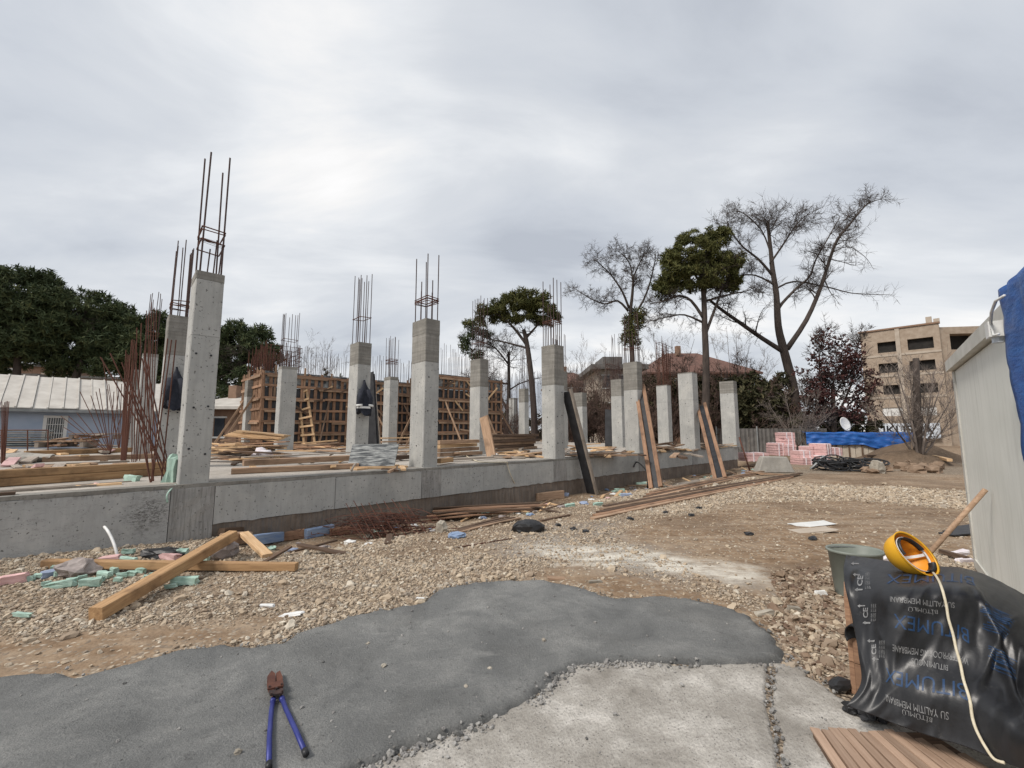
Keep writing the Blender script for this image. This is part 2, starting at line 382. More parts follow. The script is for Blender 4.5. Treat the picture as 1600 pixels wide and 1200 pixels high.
pn = t.noise(t.coord((.6,1.6,1), rand=False), 3.0, 8, .75); cc = t.mix(t.math('MULTIPLY', sp_.outputs[1], t.ramp(pn, [(.40, .1), (.58, 1)])), cc, (.62,.58,.50))
cc = t.mix(t.math('MULTIPLY', AL, .8), cc, t.ramp(dn, [(.3, (.085,.055,.035)), (.7, (.19,.13,.085))]))
hh = t.math('MULTIPLY_ADD', t.math('SUBTRACT', 1, edge), t.math('SUBTRACT', 1.15, sp_.outputs[0]), t.math('MULTIPLY', dn, .9))
t.bump(hh, .9, .018); M['ground'] = t.fin(cc, .93, 0, .2)
me.materials.append(M['ground'])
tag(link('ground', me), kind='structure')

# old pale concrete and fresh grey screed lying on it
CRK = poly_px([(1199,1044),(1212,1046),(1206,1110),(1222,1160),(1232,1260),(1222,1262),(1212,1165),(1197,1108)])
def sheet(name, poly, lift, mat, x0, x1, y0, y1, st, thick, wavy):
    X, Y = np.meshgrid(np.arange(x0, x1, st), np.arange(y0, y1, st))
    sd_ = sdf(poly, X, Y) + (fbm(X, Y, 2.2, 71)-.5)*wavy + (fbm(X, Y, 10, 75)-.5)*.08
    if lift < .02: sd_ = sd_ + .07*(sdf(ASPH, X, Y) > -.15)
    Z = ground_z(X, Y) - .02 + (lift+.02)*sstep(-.02, thick, sd_) + .004*(fbm(X, Y, 9, 77)-.5)*sstep(0,.1,sd_)+ .012*(fbm(X, Y, 1.5, 79)-.5)*sstep(0,.3,sd_)
    if lift < .02: Z = Z - .022*sstep(-.015, .008, sdf(CRK, X, Y)+(fbm(X, Y, 9, 81)-.5)*.03) + .006*(fbm(X, Y, 22, 83)-.5)
    me, used = grid_mesh(name, X, Y, Z, mat, sd_ > -.05)
    rim = np.exp(-np.maximum(sd_, 0)/.04).ravel(); rim = rim if used is None else rim[used]
    ca = me.color_attributes.new('rim', 'FLOAT_COLOR', 'POINT'); ca.data.foreach_set('color', np.stack([rim]*3+[np.ones_like(rim)], -1).astype(np.float32).ravel())
    return tag(link(name, me), kind='structure')
t = NT('old_concrete'); co = t.coord((1,1,1), rand=False)
n = t.noise(co, 2.2, 8, .7); c = t.ramp(n, [(.34, (.25,.23,.20)), (.5, (.40,.375,.335)), (.64, (.60,.57,.52))])
f = t.noise(co, 70, 5, .7); c = t.mix(t.math('MULTIPLY', t.ramp(f, [(.45, 0), (.62, 1)]), .45), c, (.20,.18,.16))
v = t.n('TexVoronoi'); v.inputs['Scale'].default_value = 42; t.l(co, v.inputs['Vector']); c = t.mix(t.ramp(v.outputs['Distance'], [(.12, .8), (.22, 0)]), c, (.15,.14,.13))
g2 = t.noise(co, 22, 6, .8); c = t.mix(t.math('MULTIPLY', t.ramp(g2, [(.55, 0), (.66, 1)]), .5), c, (.19,.175,.155))
t.bump(t.math('ADD', f, t.math('MULTIPLY', n, 1.5)), .8, .012); M['pale'] = t.fin(c, .9, 0, .25)
t = NT('wet_screed'); co = t.coord((1,1,1), rand=False)
n = t.noise(co, 1.7, 8, .68, .4); c = t.ramp(n, [(.33, (.145,.148,.144)), (.5, (.215,.217,.209)), (.66, (.32,.318,.302))])
f = t.noise(co, 95, 4, .7); c = t.mix(t.math('MULTIPLY', t.ramp(f, [(.4, 0), (.65, 1)]), .4), c, (.09,.09,.088))
s2 = t.noise(co, 16, 7, .8); c = t.mix(t.math('MULTIPLY', t.ramp(s2, [(.58, 0), (.66, 1)]), .65), c, (.07,.07,.068))
ra = t.n('Attribute', attribute_name='rim'); s4 = t.ramp(t.noise(co, 48, 5, .75), [(.60, 0), (.68, 1)]); lb = t.noise(co, .8, 5, .6, .6); c = t.mix(t.math('MULTIPLY', t.ramp(lb, [(.52, 0), (.62, 1)]), .30), c, (.12,.118,.11)); c = t.mix(t.math('MULTIPLY', s4, .5), c, (.36,.35,.32)); c = t.mix(t.math('MULTIPLY', ra.outputs['Fac'], .85), c, (.03,.03,.029))
s3 = t.noise(t.coord((.7,2,1), rand=False), 5, 7, .7); c = t.mix(t.math('MULTIPLY', t.ramp(s3, [(.60, 0), (.72, 1)]), .45), c, (.34,.335,.315))
t.bump(t.math('ADD', t.math('MULTIPLY', s2, 1.2), t.math('ADD', n, t.math('MULTIPLY', f, .8))), 1.0, .016); M['screed'] = t.fin(c, t.ramp(n, [(.3, .55), (.6, .8)]), 0, .35)
sheet('old_concrete_pavement', PALE, .012, M['pale'], -1.6, 4.2, .6, 3.2, .012, .05, .05)
sheet('fresh_screed', ASPH, .035, M['screed'], -6.2, 2.6, .8, 4.9, .022, .07, .08)

# ------------------------------------------------------------ loose stones (geometry-node instances)
def stones(name, pts, scl, mat, rough=.35, flat=.6):
    me = bpy.data.meshes.new(name); me.vertices.add(len(pts)); me.vertices.foreach_set('co', np.asarray(pts, np.float32).ravel())
    a = me.attributes.new('scl', 'FLOAT_VECTOR', 'POINT'); s3_ = np.stack([scl*nrs.uniform(.75,1.35,len(scl)), scl*nrs.uniform(.6,1.05,len(scl)), scl*nrs.uniform(flat-.2, flat+.15, len(scl))], -1)
    a.data.foreach_set('vector', s3_.astype(np.float32).ravel())
    a = me.attributes.new('rot', 'FLOAT_VECTOR', 'POINT'); a.data.foreach_set('vector', np.stack([nrs.normal(0,.35,len(scl)), nrs.normal(0,.35,len(scl)), nrs.uniform(0,6.283,len(scl))], -1).astype(np.float32).ravel())
    o = tag(link(name, me), kind='stuff')
    g = bpy.data.node_groups.new(name, 'GeometryNodeTree')
    g.interface.new_socket('Geometry', in_out='INPUT', socket_type='NodeSocketGeometry'); g.interface.new_socket('Geometry', in_out='OUTPUT', socket_type='NodeSocketGeometry')
    gi = g.nodes.new('NodeGroupInput'); go = g.nodes.new('NodeGroupOutput')
    ico = g.nodes.new('GeometryNodeMeshIcoSphere'); ico.inputs['Radius'].default_value = .5; ico.inputs['Subdivisions'].default_value = 2
    sp = g.nodes.new('GeometryNodeSetPosition'); nz = g.nodes.new('ShaderNodeTexNoise'); nz.inputs['Scale'].default_value = 2.3; nz.inputs['Detail'].default_value = 1
    sb = g.nodes.new('ShaderNodeVectorMath'); sb.operation = 'SUBTRACT'; sb.inputs[1].default_value = (.5,.5,.5)
    ms = g.nodes.new('ShaderNodeVectorMath'); ms.operation = 'SCALE'; ms.inputs['Scale'].default_value = rough*2
    g.links.new(nz.outputs['Color'], sb.inputs[0]); g.links.new(sb.outputs[0], ms.inputs[0]); g.links.new(ms.outputs[0], sp.inputs['Offset']); g.links.new(ico.outputs[0], sp.inputs[0])
    sm = g.nodes.new('GeometryNodeSetMaterial'); sm.inputs['Material'].default_value = mat; g.links.new(sp.outputs[0], sm.inputs[0])
    ip = g.nodes.new('GeometryNodeInstanceOnPoints')
    def attr(n_):
        q = g.nodes.new('GeometryNodeInputNamedAttribute'); q.data_type = 'FLOAT_VECTOR'; q.inputs[0].default_value = n_; return q.outputs[0]
    g.links.new(gi.outputs[0], ip.inputs['Points']); g.links.new(sm.outputs[0], ip.inputs['Instance'])
    g.links.new(attr('rot'), ip.inputs['Rotation']); g.links.new(attr('scl'), ip.inputs['Scale']); g.links.new(ip.outputs[0], go.inputs[0])
    md = o.modifiers.new('scatter', 'NODES'); md.node_group = g
    return o
def stone_mat(name, cols, rough=.88):
    t = NT(name); oi = t.n('ObjectInfo')
    c = t.ramp(oi.outputs['Random'], [(i/(len(cols)-1), k) for i, k in enumerate(cols)])
    return t.fin(c, rough, 0, .3)
M['gravel'] = stone_mat('gravel', [(.19,.14,.10),(.33,.26,.19),(.46,.375,.275),(.38,.30,.215),(.48,.40,.30),(.26,.215,.17),(.60,.54,.44)])
M['dark_pebble'] = stone_mat('dark_pebble', [(.10,.10,.095),(.22,.21,.20),(.33,.32,.30),(.16,.155,.15)])
M['rubble'] = stone_mat('rubble', [(.10,.06,.04),(.27,.20,.14),(.16,.10,.068),(.47,.40,.30),(.13,.08,.055),(.34,.27,.20),(.20,.135,.09)])
def scatter(n, rmin, rmax, pw=1.0):
    a = nrs.uniform(R(-54), R(54), n); r = rmin + (rmax-rmin)*nrs.uniform(0, 1, n)**pw
    return r*np.sin(a), r*np.cos(a)
X, Y = scatter(460000, 1.6, 17, 1.0)
r_ = np.hypot(X, Y); dens = np.clip(r_/6.5, .25, 1.0)*np.where(r_ > 10, .8, 1)
u_, v_ = uvn(X, Y)
dm = np.zeros(X.shape)
for p in DIRTS: dm = np.maximum(dm, sstep(-.22, .12, sdf(p, X, Y)*np.clip(6/np.maximum(Y,2),.15,1) + (fbm(X, Y, 1.4, 31)-.5)*.5))
dm = np.maximum(dm, .75*sstep(.47, .60, fbm(X*.45, Y, .9, 44))*sstep(3.0, 5, Y))
dm = np.maximum(dm, sstep(1.9, .9, -.15-v_+(fbm(X,Y,1.5,31)-.5)*.8)*sstep(.2,1,u_))
w = 1 - dm*.965
w *= 1-.55*sstep(-.1, .2, sdf(POWD, X, Y))
w *= np.where(sdf(ASPH, X, Y) > -.01, 0, 1)*np.where(sdf(PALE, X, Y) > -.02, 0, 1)*np.where(v_ > -.17, 0, 1)
w *= np.where(sdf(LITT, X, Y) > 0, .5, 1)
k = nrs.uniform(0, 1, X.shape) < w*dens
X, Y = X[k], Y[k]; s_ = np.exp(nrs.normal(math.log(.0195), .48, X.shape))*np.clip(np.hypot(X,Y)/9, 1, 1.5)
stones('gravel', np.stack([X, Y, ground_z(X, Y)+s_*.12], -1), s_, M['gravel'])
print('gravel', len(X))
# coarser rubble between the screed and the bucket
b0 = LITT.min(0)-.4; b1_ = LITT.max(0)+.4; X = nrs.uniform(b0[0], b1_[0], 9000); Y = nrs.uniform(b0[1], b1_[1], 9000)
k = (sdf(LITT, X, Y)+(fbm(X,Y,2,91)-.5)*.5 > 0) & (sdf(ASPH, X, Y) < 0) & (sdf(PALE, X, Y) < 0)
X, Y = X[k], Y[k]; s_ = np.exp(nrs.normal(math.log(.031), .5, X.shape))
stones('rubble', np.stack([X, Y, ground_z(X, Y)+s_*.15], -1), s_, M['rubble'], .45, .5)
# crumbs along the rims of the screed and on the pavements
pts = []; sz = []
for pi, (poly, n_) in enumerate(((ASPH, 16000), (PALE, 9000))):
    X = nrs.uniform(-5, 3.2, n_*14); Y = nrs.uniform(.9, 4.9, n_*14); d_ = np.abs(sdf(poly, X, Y)+(fbm(X, Y, 2.2, 71)-.5)*(.08 if pi == 0 else .05))
    k = nrs.uniform(0, 1, X.shape) < np.exp(-(d_/.026)**1.3)*(.95 if pi == 0 else .5)*(.10+.90*(sdf(PALE, X, Y) > -.06))*sstep(.30, .62, fbm(X, Y, 3.5, 97)+.12*(X < .3))
    if pi == 1: k |= (nrs.uniform(0,1,X.shape) < .55) & (sdf(CRK, X, Y) > -.012)
    if pi == 1: k |= (nrs.uniform(0,1,X.shape) < .004) & (sdf(PALE, X, Y) > 0)
    if pi == 0: k |= (nrs.uniform(0,1,X.shape) < .0022) & (sdf(ASPH, X, Y) > 0)
    X, Y = X[k], Y[k]; s_ = np.exp(nrs.normal(math.log(.0115), .5, X.shape)); zz_ = ground_z(X, Y)+np.where(sdf(ASPH,X,Y) > .05, .033, .012)
    pts.append(np.stack([X, Y, zz_+s_*.2], -1)); sz.append(s_)
stones('concrete_crumbs', np.concatenate(pts), np.concatenate(sz), M['dark_pebble'], .4, .75)
# ------------------------------------------------------------ builders for boards and bars
def obj_between(name, me, p0, p1, up, parent=None):
    p0 = Vector(p0); p1 = Vector(p1); x = (p1-p0).normalized(); z = Vector(up); z = z - x*z.dot(x)
    z = z.normalized() if z.length > 1e-5 else x.orthogonal().normalized(); y = z.cross(x)
    o = link(name, me, parent); m = Matrix((x, y, z)).transposed().to_4x4(); m.translation = (p0+p1)/2
    o.matrix_local = m; return o
def plank_mesh(L, w, t, mat, bow=0.0, n=5, rough=.004):
    b = MB(); c = min(w, t)*.08; prof = [(-w/2+c,-t/2),(w/2-c,-t/2),(w/2,-t/2+c),(w/2,t/2-c),(w/2-c,t/2),(-w/2+c,t/2),(-w/2,t/2-c),(-w/2,-t/2+c)]
    a1, a2 = rnd.uniform(-.4,.4)*w*.2, rnd.uniform(-.4,.4)*w*.2; side = rnd.uniform(-1,1)*bow
    for i in range(n+1):
        s = i/n; x = (s-.5)*L; oy = side*math.sin(s*math.pi); oz = bow*math.sin(s*math.pi)*.5
        for (y, z) in prof:
            ex = (a1 if i == 0 else a2 if i == n else 0)*(y/w*2)
            b.v.append((x+ex, y+oy+rnd.uniform(-rough, rough), z+oz+rnd.uniform(-rough, rough)*.5))
    for i in range(n):
        for j in range(8):
            q = i*8; b.f.append((q+j, q+(j+1)%8, q+8+(j+1)%8, q+8+j)); b.m.append(0)
    b.f.append(tuple(range(7,-1,-1))); b.f.append(tuple(n*8+j for j in range(8))); b.m += [0,0]
    return b.mesh('plank', mat)
def plank(label, p0, p1, w, t, mat='wood', up=(0,0,1), group=None, name='wooden_plank', cat='plank', bow=.0, parent=None, rough=.004):
    L = (Vector(p1)-Vector(p0)).length
    o = obj_between(name, plank_mesh(L, w, t, M[mat], bow, rough=rough), p0, p1, up, parent)
    if parent is None: tag(o, label, cat, group)
    return o
def tube_obj(name, pts, rad, mat, parent=None, n=6, smooth=True):
    b = MB(); b.tube(pts, rad, n); return b.build(name, M[mat], parent, smooth)
_b = MB(); _b.tube([(0,0,0),(0,0,1)], 1.0, 5); REBAR = _b.mesh('rebar', M['rust_dark'], True)
REBAR_R = REBAR.copy(); REBAR_R.materials[0] = M['rust']
def rebar(a, b, r=.009, parent=None, me=None, name='rebar'):
    a = Vector(a); b = Vector(b); o = link(name, me or REBAR, parent); q = (b-a).to_track_quat('Z', 'Y')
    m = Matrix.LocRotScale(a, q, Vector((r, r, (b-a).length))); o.matrix_local = m; return o
def blob(name, loc, size, mat, seed=0, rz=0, sub=2, rough=.3, parent=None, freq=1.6, smooth=False):
    bm = bmesh.new(); bmesh.ops.create_icosphere(bm, subdivisions=sub, radius=.5)
    for v in bm.verts:
        n = noise.noise_vector(v.co*freq*2+Vector((seed*3.7, seed*1.3, seed*2.1)))
        v.co += n*rough
        if v.co.z < -.32: v.co.z = -.32+ (v.co.z+.32)*.2
        v.co = Vector((v.co.x*size[0], v.co.y*size[1], v.co.z*size[2]))
    me = bpy.data.meshes.new(name); bm.to_mesh(me); bm.free(); me.materials.append(M[mat])
    if smooth: me.polygons.foreach_set('use_smooth', [True]*len(me.polygons))
    o = link(name, me, parent); o.location = (loc[0], loc[1], loc[2]+size[2]*.3); o.rotation_euler = (0, 0, rz); return o

# ------------------------------------------------------------ foundation
fnd = thing('foundation', 'long grey concrete foundation with edge beam carrying all the columns', 'foundation', OO, UANG)
def rough_box(name, u0, u1, v0, v1, z0, z1, mat, parent, st=.12, amp=.006, fr=3, rag=0.0):
    """box whose front (v0) face and top edge are finely divided and uneven"""
    nu = max(2, int((u1-u0)/st)); nz = max(2, int((z1-z0)/st)); b = MB(); L = []
    for i in range(nu+1):
        u = u0+(u1-u0)*i/nu; row = []
        for j in range(nz+1):
            z = z0+(z1-z0)*j/nz; h = noise.noise(Vector((u*fr, z*fr, 1.7)))
            zz = z + (rag*noise.noise(Vector((u*6, 3.1, 0))) if j == 0 else 0) + (amp*.8*noise.noise(Vector((u*5, 9.1, 0))) if j == nz else 0)
            row.append(len(b.v)); b.v.append((u, v0-amp*h, zz))
        row.append(len(b.v)); b.v.append((u, v0+.012, z1+.004)); row.append(len(b.v)); b.v.append((u, v1, z1)); row.append(len(b.v)); b.v.append((u, v1, z0)); L.append(row)
    n = len(L[0])
    for i in range(nu):
        for j in range(n): b.f.append((L[i][j], L[i+1][j], L[i+1][(j+1)%n], L[i][(j+1)%n])); b.m.append(0)
    b.f.append(tuple(L[0])); b.f.append(tuple(reversed(L[-1]))); b.m += [0,0]
    return b.build(name, M[mat], parent)
CU = [-.02, 4.0, 8.13, 12.5, 16.6, 21.15]
cuts = [-9, -5.6, -2.6, -.10, .42, 2.2, 3.95, 4.42, 5.6, 8.05, 8.6, 10.3, 12.42, 12.95, 14.8, 16.55, 17.1, 19.0, 21.62]
for i in range(len(cuts)-1):
    a, b_ = cuts[i], cuts[i+1]; stub = round(a, 2) in (-.1, 3.95, 8.05, 12.42, 16.55)
    left = a < .3
    rough_box('stub' if stub else 'wall_segment', a+.004, b_-.004, -.15-(.007 if stub else 0)-rnd.uniform(0,.006), .10, (-.30 if left else .22), .772, 'conc_rough' if stub else ('conc_left' if left else 'conc'), fnd, rag=0 if left else .03, amp=.012 if stub else .006, fr=7 if stub else 3)
rough_box('ledge', -9, 21.62, -.152, .10, .776, S, 'conc_cap', fnd, amp=.014, fr=4, rag=.012)
rough_box('footing', .42, 21.55, -.125, .10, -.6, .215, 'footing', fnd, amp=.03, fr=3)
b = MB(); b.hexa([(-9,.104,.5),(21.6,.104,.5),(21.6,19.5,.5),(-9,19.5,.5),(-9,.104,S+.001),(21.6,.104,S+.001),(21.6,19.5,S+.001),(-9,19.5,S+.001)]); b.build('slab', M['slab_top'], fnd)

# ------------------------------------------------------------ columns
TIE = (lambda b: (b.tube([(0,0,0),(0,-.004,0)], .016, 8), b.mesh('tie_hole', M['ply_black']))[1])(MB())
def col_shaft(w, d, z0, z1, mat, seed, lean=0, st=.25, amp=.004):
    b = MB(); n = max(1, int((z1-z0)/st)); prof = []
    ch = .014
    prof = [(ch,0),(w-ch,0),(w,ch),(w,d-ch),(w-ch,d),(ch,d),(0,d-ch),(0,ch)]
    for i in range(n+1):
        z = z0+(z1-z0)*i/n
        for k, (x, y) in enumerate(prof):
            q = noise.noise(Vector((seed*3.3+k*2.2, z*1.5, 0)))*amp; b.v.append((x+q, y+q, z))
    for i in range(n):
        for j in range(8): q = i*8; b.f.append((q+j, q+(j+1)%8, q+8+(j+1)%8, q+8+j)); b.m.append(0)
    b.f.append(tuple(range(7,-1,-1))); b.f.append(tuple(n*8+j for j in range(8))); b.m += [0,0]
    return b
def make_column(u, v, w, d, label, cap=1.0, caplip=.12, nb=8, top=5.6, stir=(), short=0, seed=0, group='concrete columns standing on the foundation', topz=CT, rr=.0105, lean=0.03):
    t = thing('concrete_column', label, 'column', P(u, v, S), UANG, group)
    H_ = topz-S; zc = H_-cap
    col_shaft(w, d, -.02, zc, M['conc'], seed).build('shaft', M['conc'], t)
    z1 = H_-caplip
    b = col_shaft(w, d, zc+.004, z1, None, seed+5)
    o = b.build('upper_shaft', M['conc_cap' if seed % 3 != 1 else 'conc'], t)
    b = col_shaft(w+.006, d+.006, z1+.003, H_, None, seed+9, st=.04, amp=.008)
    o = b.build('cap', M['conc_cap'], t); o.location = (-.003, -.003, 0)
    k = 0
    for zt in (.45, 1.15, 1.9, 2.55):
        if zt > zc: break
        for xx in (.25, .75):
            if rnd.random() < .7:
                h = link('tie_hole', TIE, t); h.location = (w*xx+rnd.uniform(-.02,.02), -.003, zt+rnd.uniform(-.06,.06))
        if rnd.random() < .8:
            h = link('tie_hole', TIE, t); h.location = (-.003, d*.45+rnd.uniform(-.06,.06), zt); h.rotation_euler = (0,0,R(-90))
    hb = top-CT+(CT-topz)
    spots = []
    per = [(0,0),(1,0),(1,1),(0,1),(.5,0),(.5,1),(0,.5),(1,.5),(0,.25),(1,.75),(.25,1),(.75,0),(0,.75),(1,.25)]
    for i in range(nb):
        fx_, fy_ = per[i % len(per)]; x = .045+(w-.09)*fx_; y = .045+(d-.09)*fy_
        hh_ = hb*(1-rnd.uniform(0,.10)) if i < nb-short else hb*rnd.uniform(.38, .62)
        rebar((x, y, H_-.02), (x+rnd.uniform(-lean,lean)*hh_, y+rnd.uniform(-lean,lean)*hh_, H_+hh_), rr, t)
    for s_ in stir:
        zz_ = H_+s_-CT if s_ > 3 else H_+s_
        tz = rnd.uniform(-.03, .03)
        tube_obj('stirrup', [(.03,.03,zz_),(w-.03,.03,zz_+tz),(w-.03,d-.03,zz_+tz*1.5),(.03,d-.03,zz_+tz*.4),(.03,.03,zz_)], .011, 'rust', t, 5)
        if rnd.random() < .6:
            tube_obj('stirrup', [(.03,.03,zz_-.05),(w-.03,.03,zz_-.06),(w-.03,d-.03,zz_-.03),(.03,d-.03,zz_-.04),(.03,.03,zz_-.05)], .009, 'rust', t, 5)
    return t
def topz_at(px, py, p): return pay(px, py, p.y).z
C1 = make_column(-.02, -.12, .36, .58, 'tall column nearest the camera at the left with four very long bars on top', 1.0, .13, 4, 6.15, (4.75, 4.55), 0, 1, rr=.013, lean=.02)
for x, y, h in ((.18,.5,3.75),(.24,.3,3.85),(.29,.1,3.7)): rebar((x, y, CT-S-.02), (x+.02, y, h), .011, C1)
for k in range(4): tube_obj('tie_wire', [(.03,.05,3.74-k*.02),(.18,.02,3.72-k*.025),(.33,.05,3.70-k*.02)], .003, 'rust_dark', C1, 4)
make_column(4.0, -.10, .36, .58, 'grey column in the front row with long corner bars and square stirrup, third column from the left in front', .95, .33, 8, 5.55, (4.55,4.49), 4, 2, rr=.012, lean=.01)['label'] = 'front row column with grey banded top and square stirrup, right of the hanging striped jacket'
make_column(8.14, -.13, .42, .50, 'front row column with the long black board leaning against it', 1.15, .05, 12, 6.0, (4.75,), 7, 3, rr=.012, lean=.012)
make_column(12.5, -.14, .36, .55, 'front row column with scratched marks near its top and two boards leaning at its foot', 1.0, .4, 12, 5.9, (4.55,), 5, 6, rr=.012)
make_column(16.6, -.28, .5, .62, 'front row column without bars, second from the right end of the foundation', 1.15, .04, 0, 4.1, (), 0, 7)
make_column(21.15, -.28, .46, .66, 'last front row column at the right corner of the foundation', .6, .12, 0, 4.1, (), 0, 8)
make_column(-.1, 3.33, .36, .56, 'column with ten tall bars just behind the nearest column, dark jacket hanging on it', .85, .35, 10, 5.75, (4.35,4.30), 0, 9, lean=.01)
make_column(-.29, 9.6, .38, .62, 'slim column behind the crossed rusty bars at the left', 1.1, .1, 6, 6.1, (4.75,), 0, 10)
make_column(-.42, 14.6, .4, .6, 'far column half hidden by the rusty bars, left edge of the foundation', .8, .1, 6, 5.2, (), 0, 11)
make_column(3.96, 3.3, .38, .58, 'column with a striped black jacket hanging and black boards beside it', .62, .12, 10, 6.05, (4.75,), 0, 12, lean=.008)
make_column(3.67, 9.55, .56, .5, 'column in front of the formwork beside the wooden ladder', .6, .1, 9, 6.2, (5.1,), 0, 13, lean=.012)
make_column(3.75, 15.6, .5, .6, 'far pale column just right of the nearest column', .8, .1, 0, 4.1, (), 0, 14)
make_column(8.1, 3.15, .38, .56, 'column in front of the second formwork with a brown board leaning on it', .95, .05, 9, 6.25, (4.6,), 0, 15, lean=.01)
make_column(8.13, 9.65, .42, .6, 'column between the two formworks with thin bars and two stirrups', .5, .15, 9, 5.95, (4.7, 4.85), 0, 16, lean=.01)
make_column(12.4, 3.2, .36, .56, 'column mostly hidden behind the column with the leaning black board', .8, .1, 10, 5.6, (), 0, 17)
make_column(16.5, 3.05, .36, .58, 'second row column half hidden behind the scratched front column', .8, .1, 8, 6.3, (), 0, 18)
make_column(20.5, 2.8, .42, .62, 'second row column standing alone before the green hedge', .95, .05, 0, 4.1, (), 0, 19)
make_column(16.34, 9.35, .36, .5, 'small far column with a neighbour at its left, seen left of the black board column', .8, .1, 8, 6.6, (), 0, 20)
make_column(20.8, 8.65, .5, .7, 'grey far column right of the leaning black board', .9, .08, 8, 6.0, (), 0, 21)
make_column(20.8, 15.0, .42, .55, 'farthest small column at the back of the foundation, lower than the trees', .8, .1, 0, 4.1, (), 0, 22)
make_column(12.4, 15.2, .4, .55, 'far column hidden among the formwork at the back', .8, .1, 8, 6.0, (), 0, 23)

# ------------------------------------------------------------ formwork boxes
def formwork(label, u0, v0, lu, lv, z1, cu, cv, rows, seed, gap=(), ply_top=True):
    t = thing('wall_formwork', label, 'formwork', P(u0, v0, S), UANG, 'timber wall formworks on the slab')
    H_ = z1-S; rs = random.Random(seed)
    def face(L, along_u, n):
        def tr(s, off, z): return (s, -off, z) if along_u else (-off, s, z)
        up = (0,-1,0) if along_u else (-1,0,0)
        npan = max(1, int(L/1.2)); pw = L/npan
        for i in range(npan):                              # plywood panels, upper cement grey, lower black
            for (za, zb, mt) in ((0.02, H_*.78, 'ply_black'), (H_*.78+.01, H_-.04, 'ply_smear')):
                bb = MB(); bb.bar(tr(i*pw+.01, 0, (za+zb)/2), tr((i+1)*pw-.01, 0, (za+zb)/2), zb-za, .02, up)
                bb.build('plywood_panel', M[mt], t)
        st = L/n
        for i in range(n+1):
            s = i*st; h = H_+rs.uniform(-.35,.12)
            obj_between('stud', plank_mesh(h, rs.choice((.09,.11,.14)), .05, M['wood_red']), tr(s, .04, 0), tr(s+rs.uniform(-.07,.07), .04, h), up, t)
            if rs.random() < .35:
                h2 = H_+rs.uniform(.05,.3); obj_between('stud', plank_mesh(h2*.4, .09, .03, M['wood']), tr(s+.12, .03, h2*.6), tr(s+.14, .03, h2), up, t)
        for j in range(rows):
            z = .12+(H_-.3)*j/(rows-1); a = -.05
            while a < L:
                b_ = min(L+rs.uniform(0,.15), a+rs.uniform(2.0,3.4))
                obj_between('waler', plank_mesh(b_-a, .11, .05, M['wood_red']), tr(a, .09+rs.uniform(0,.02), z+rs.uniform(-.03,.03)), tr(b_, .09+rs.uniform(0,.02), z+rs.uniform(-.03,.03)), up, t)
                if rs.random() < .6: obj_between('waler', plank_mesh((b_-a)*.8, .09, .05, M['wood']), tr(a+.1, .145, z-.09), tr(a+(b_-a)*.85, .145, z-.09+rs.uniform(-.02,.04)), up, t)
                a = b_+.01
    face(lu, True, cu); face(lv, False, cv)
    for k in range(16):                                    # odd braces and offcuts nailed on
        s_ = rs.uniform(.2, lu-.8); z_ = rs.uniform(.3, H_-.4); obj_between('cleat', plank_mesh(rs.uniform(.3,1.1), .08, .04, M[rs.choice(['wood','wood_dark','wood_new'])]), (s_, -.17, z_), (s_+rs.uniform(.1,.7), -.18, z_+rs.uniform(-.5,.5)), (0,-1,0), t)
    # raking props
    for k in range(4):
        s = lu*(.12+.27*k)+rs.uniform(-.2,.2); obj_between('brace', plank_mesh(2.6, .08, .05, M['wood_dark' if k % 2 else 'wood']), (s, -.16, 2.2), (s+rs.uniform(-.9,.9), -1.3, .05), (1,0,0), t)
    for k in range(2): obj_between('brace', plank_mesh(3.0, .09, .05, M['wood']), (-.16, lv*(.3+.4*k), 2.3), (-1.4, lv*(.2+.4*k), .05), (0,1,0), t)
    return t, H_
F1, H1 = formwork('long timber formwork with black panels behind the ladder, left of the two', 4.05, 13.8, 7.6, 4.2, 4.38, 24, 18, 7, 3)
F2, H2 = formwork('shorter timber formwork with grey upper panels, right of the two', 11.1, 10.4, 4.3, 2.2, 4.55, 13, 8, 7, 8)
def bar_field(parent, pts, z0, hs, r, mat='rust_dark', lean=.03, name='starter_bars'):
    b = MB()
    for (x, y) in pts:
        h = rnd.uniform(*hs); b.tube([(x, y, z0), (x+rnd.uniform(-lean,lean)*h, y+rnd.uniform(-lean,lean)*h, z0+h)], r, 4, cap=False)
    return tag(b.build(name, M[mat], parent), kind='stuff')
bar_field(F1, [(.25+i*.165+rnd.uniform(-.03,.03), y+rnd.uniform(-.02,.02)) for i in range(45) for y in (.12,.4)], H1-.6, (1.5,2.05), .009)
bar_field(F1, [(x+rnd.uniform(-.05,.05), .2+i*.14) for i in range(28) for x in (.1,.35,.9,1.5)], H1-.6, (1.5,2.1), .013, 'rust')
for k in range(5): tube_obj('tie_bar', [(.1, .2, H1+.35+k*.22), (1.6, .25, H1+.35+k*.22), (1.6, 4, H1+.33+k*.22)], .012, 'rust', F1, 4)
bar_field(F2, [(.2+i*.15+rnd.uniform(-.03,.03), y) for i in range(26) for y in (.12,.4)], H2-.6, (1.5,2.3), .009)
b = MB(); b.box((4.9,-.4,H2-.75), (1.5,.25,.55), 0); 
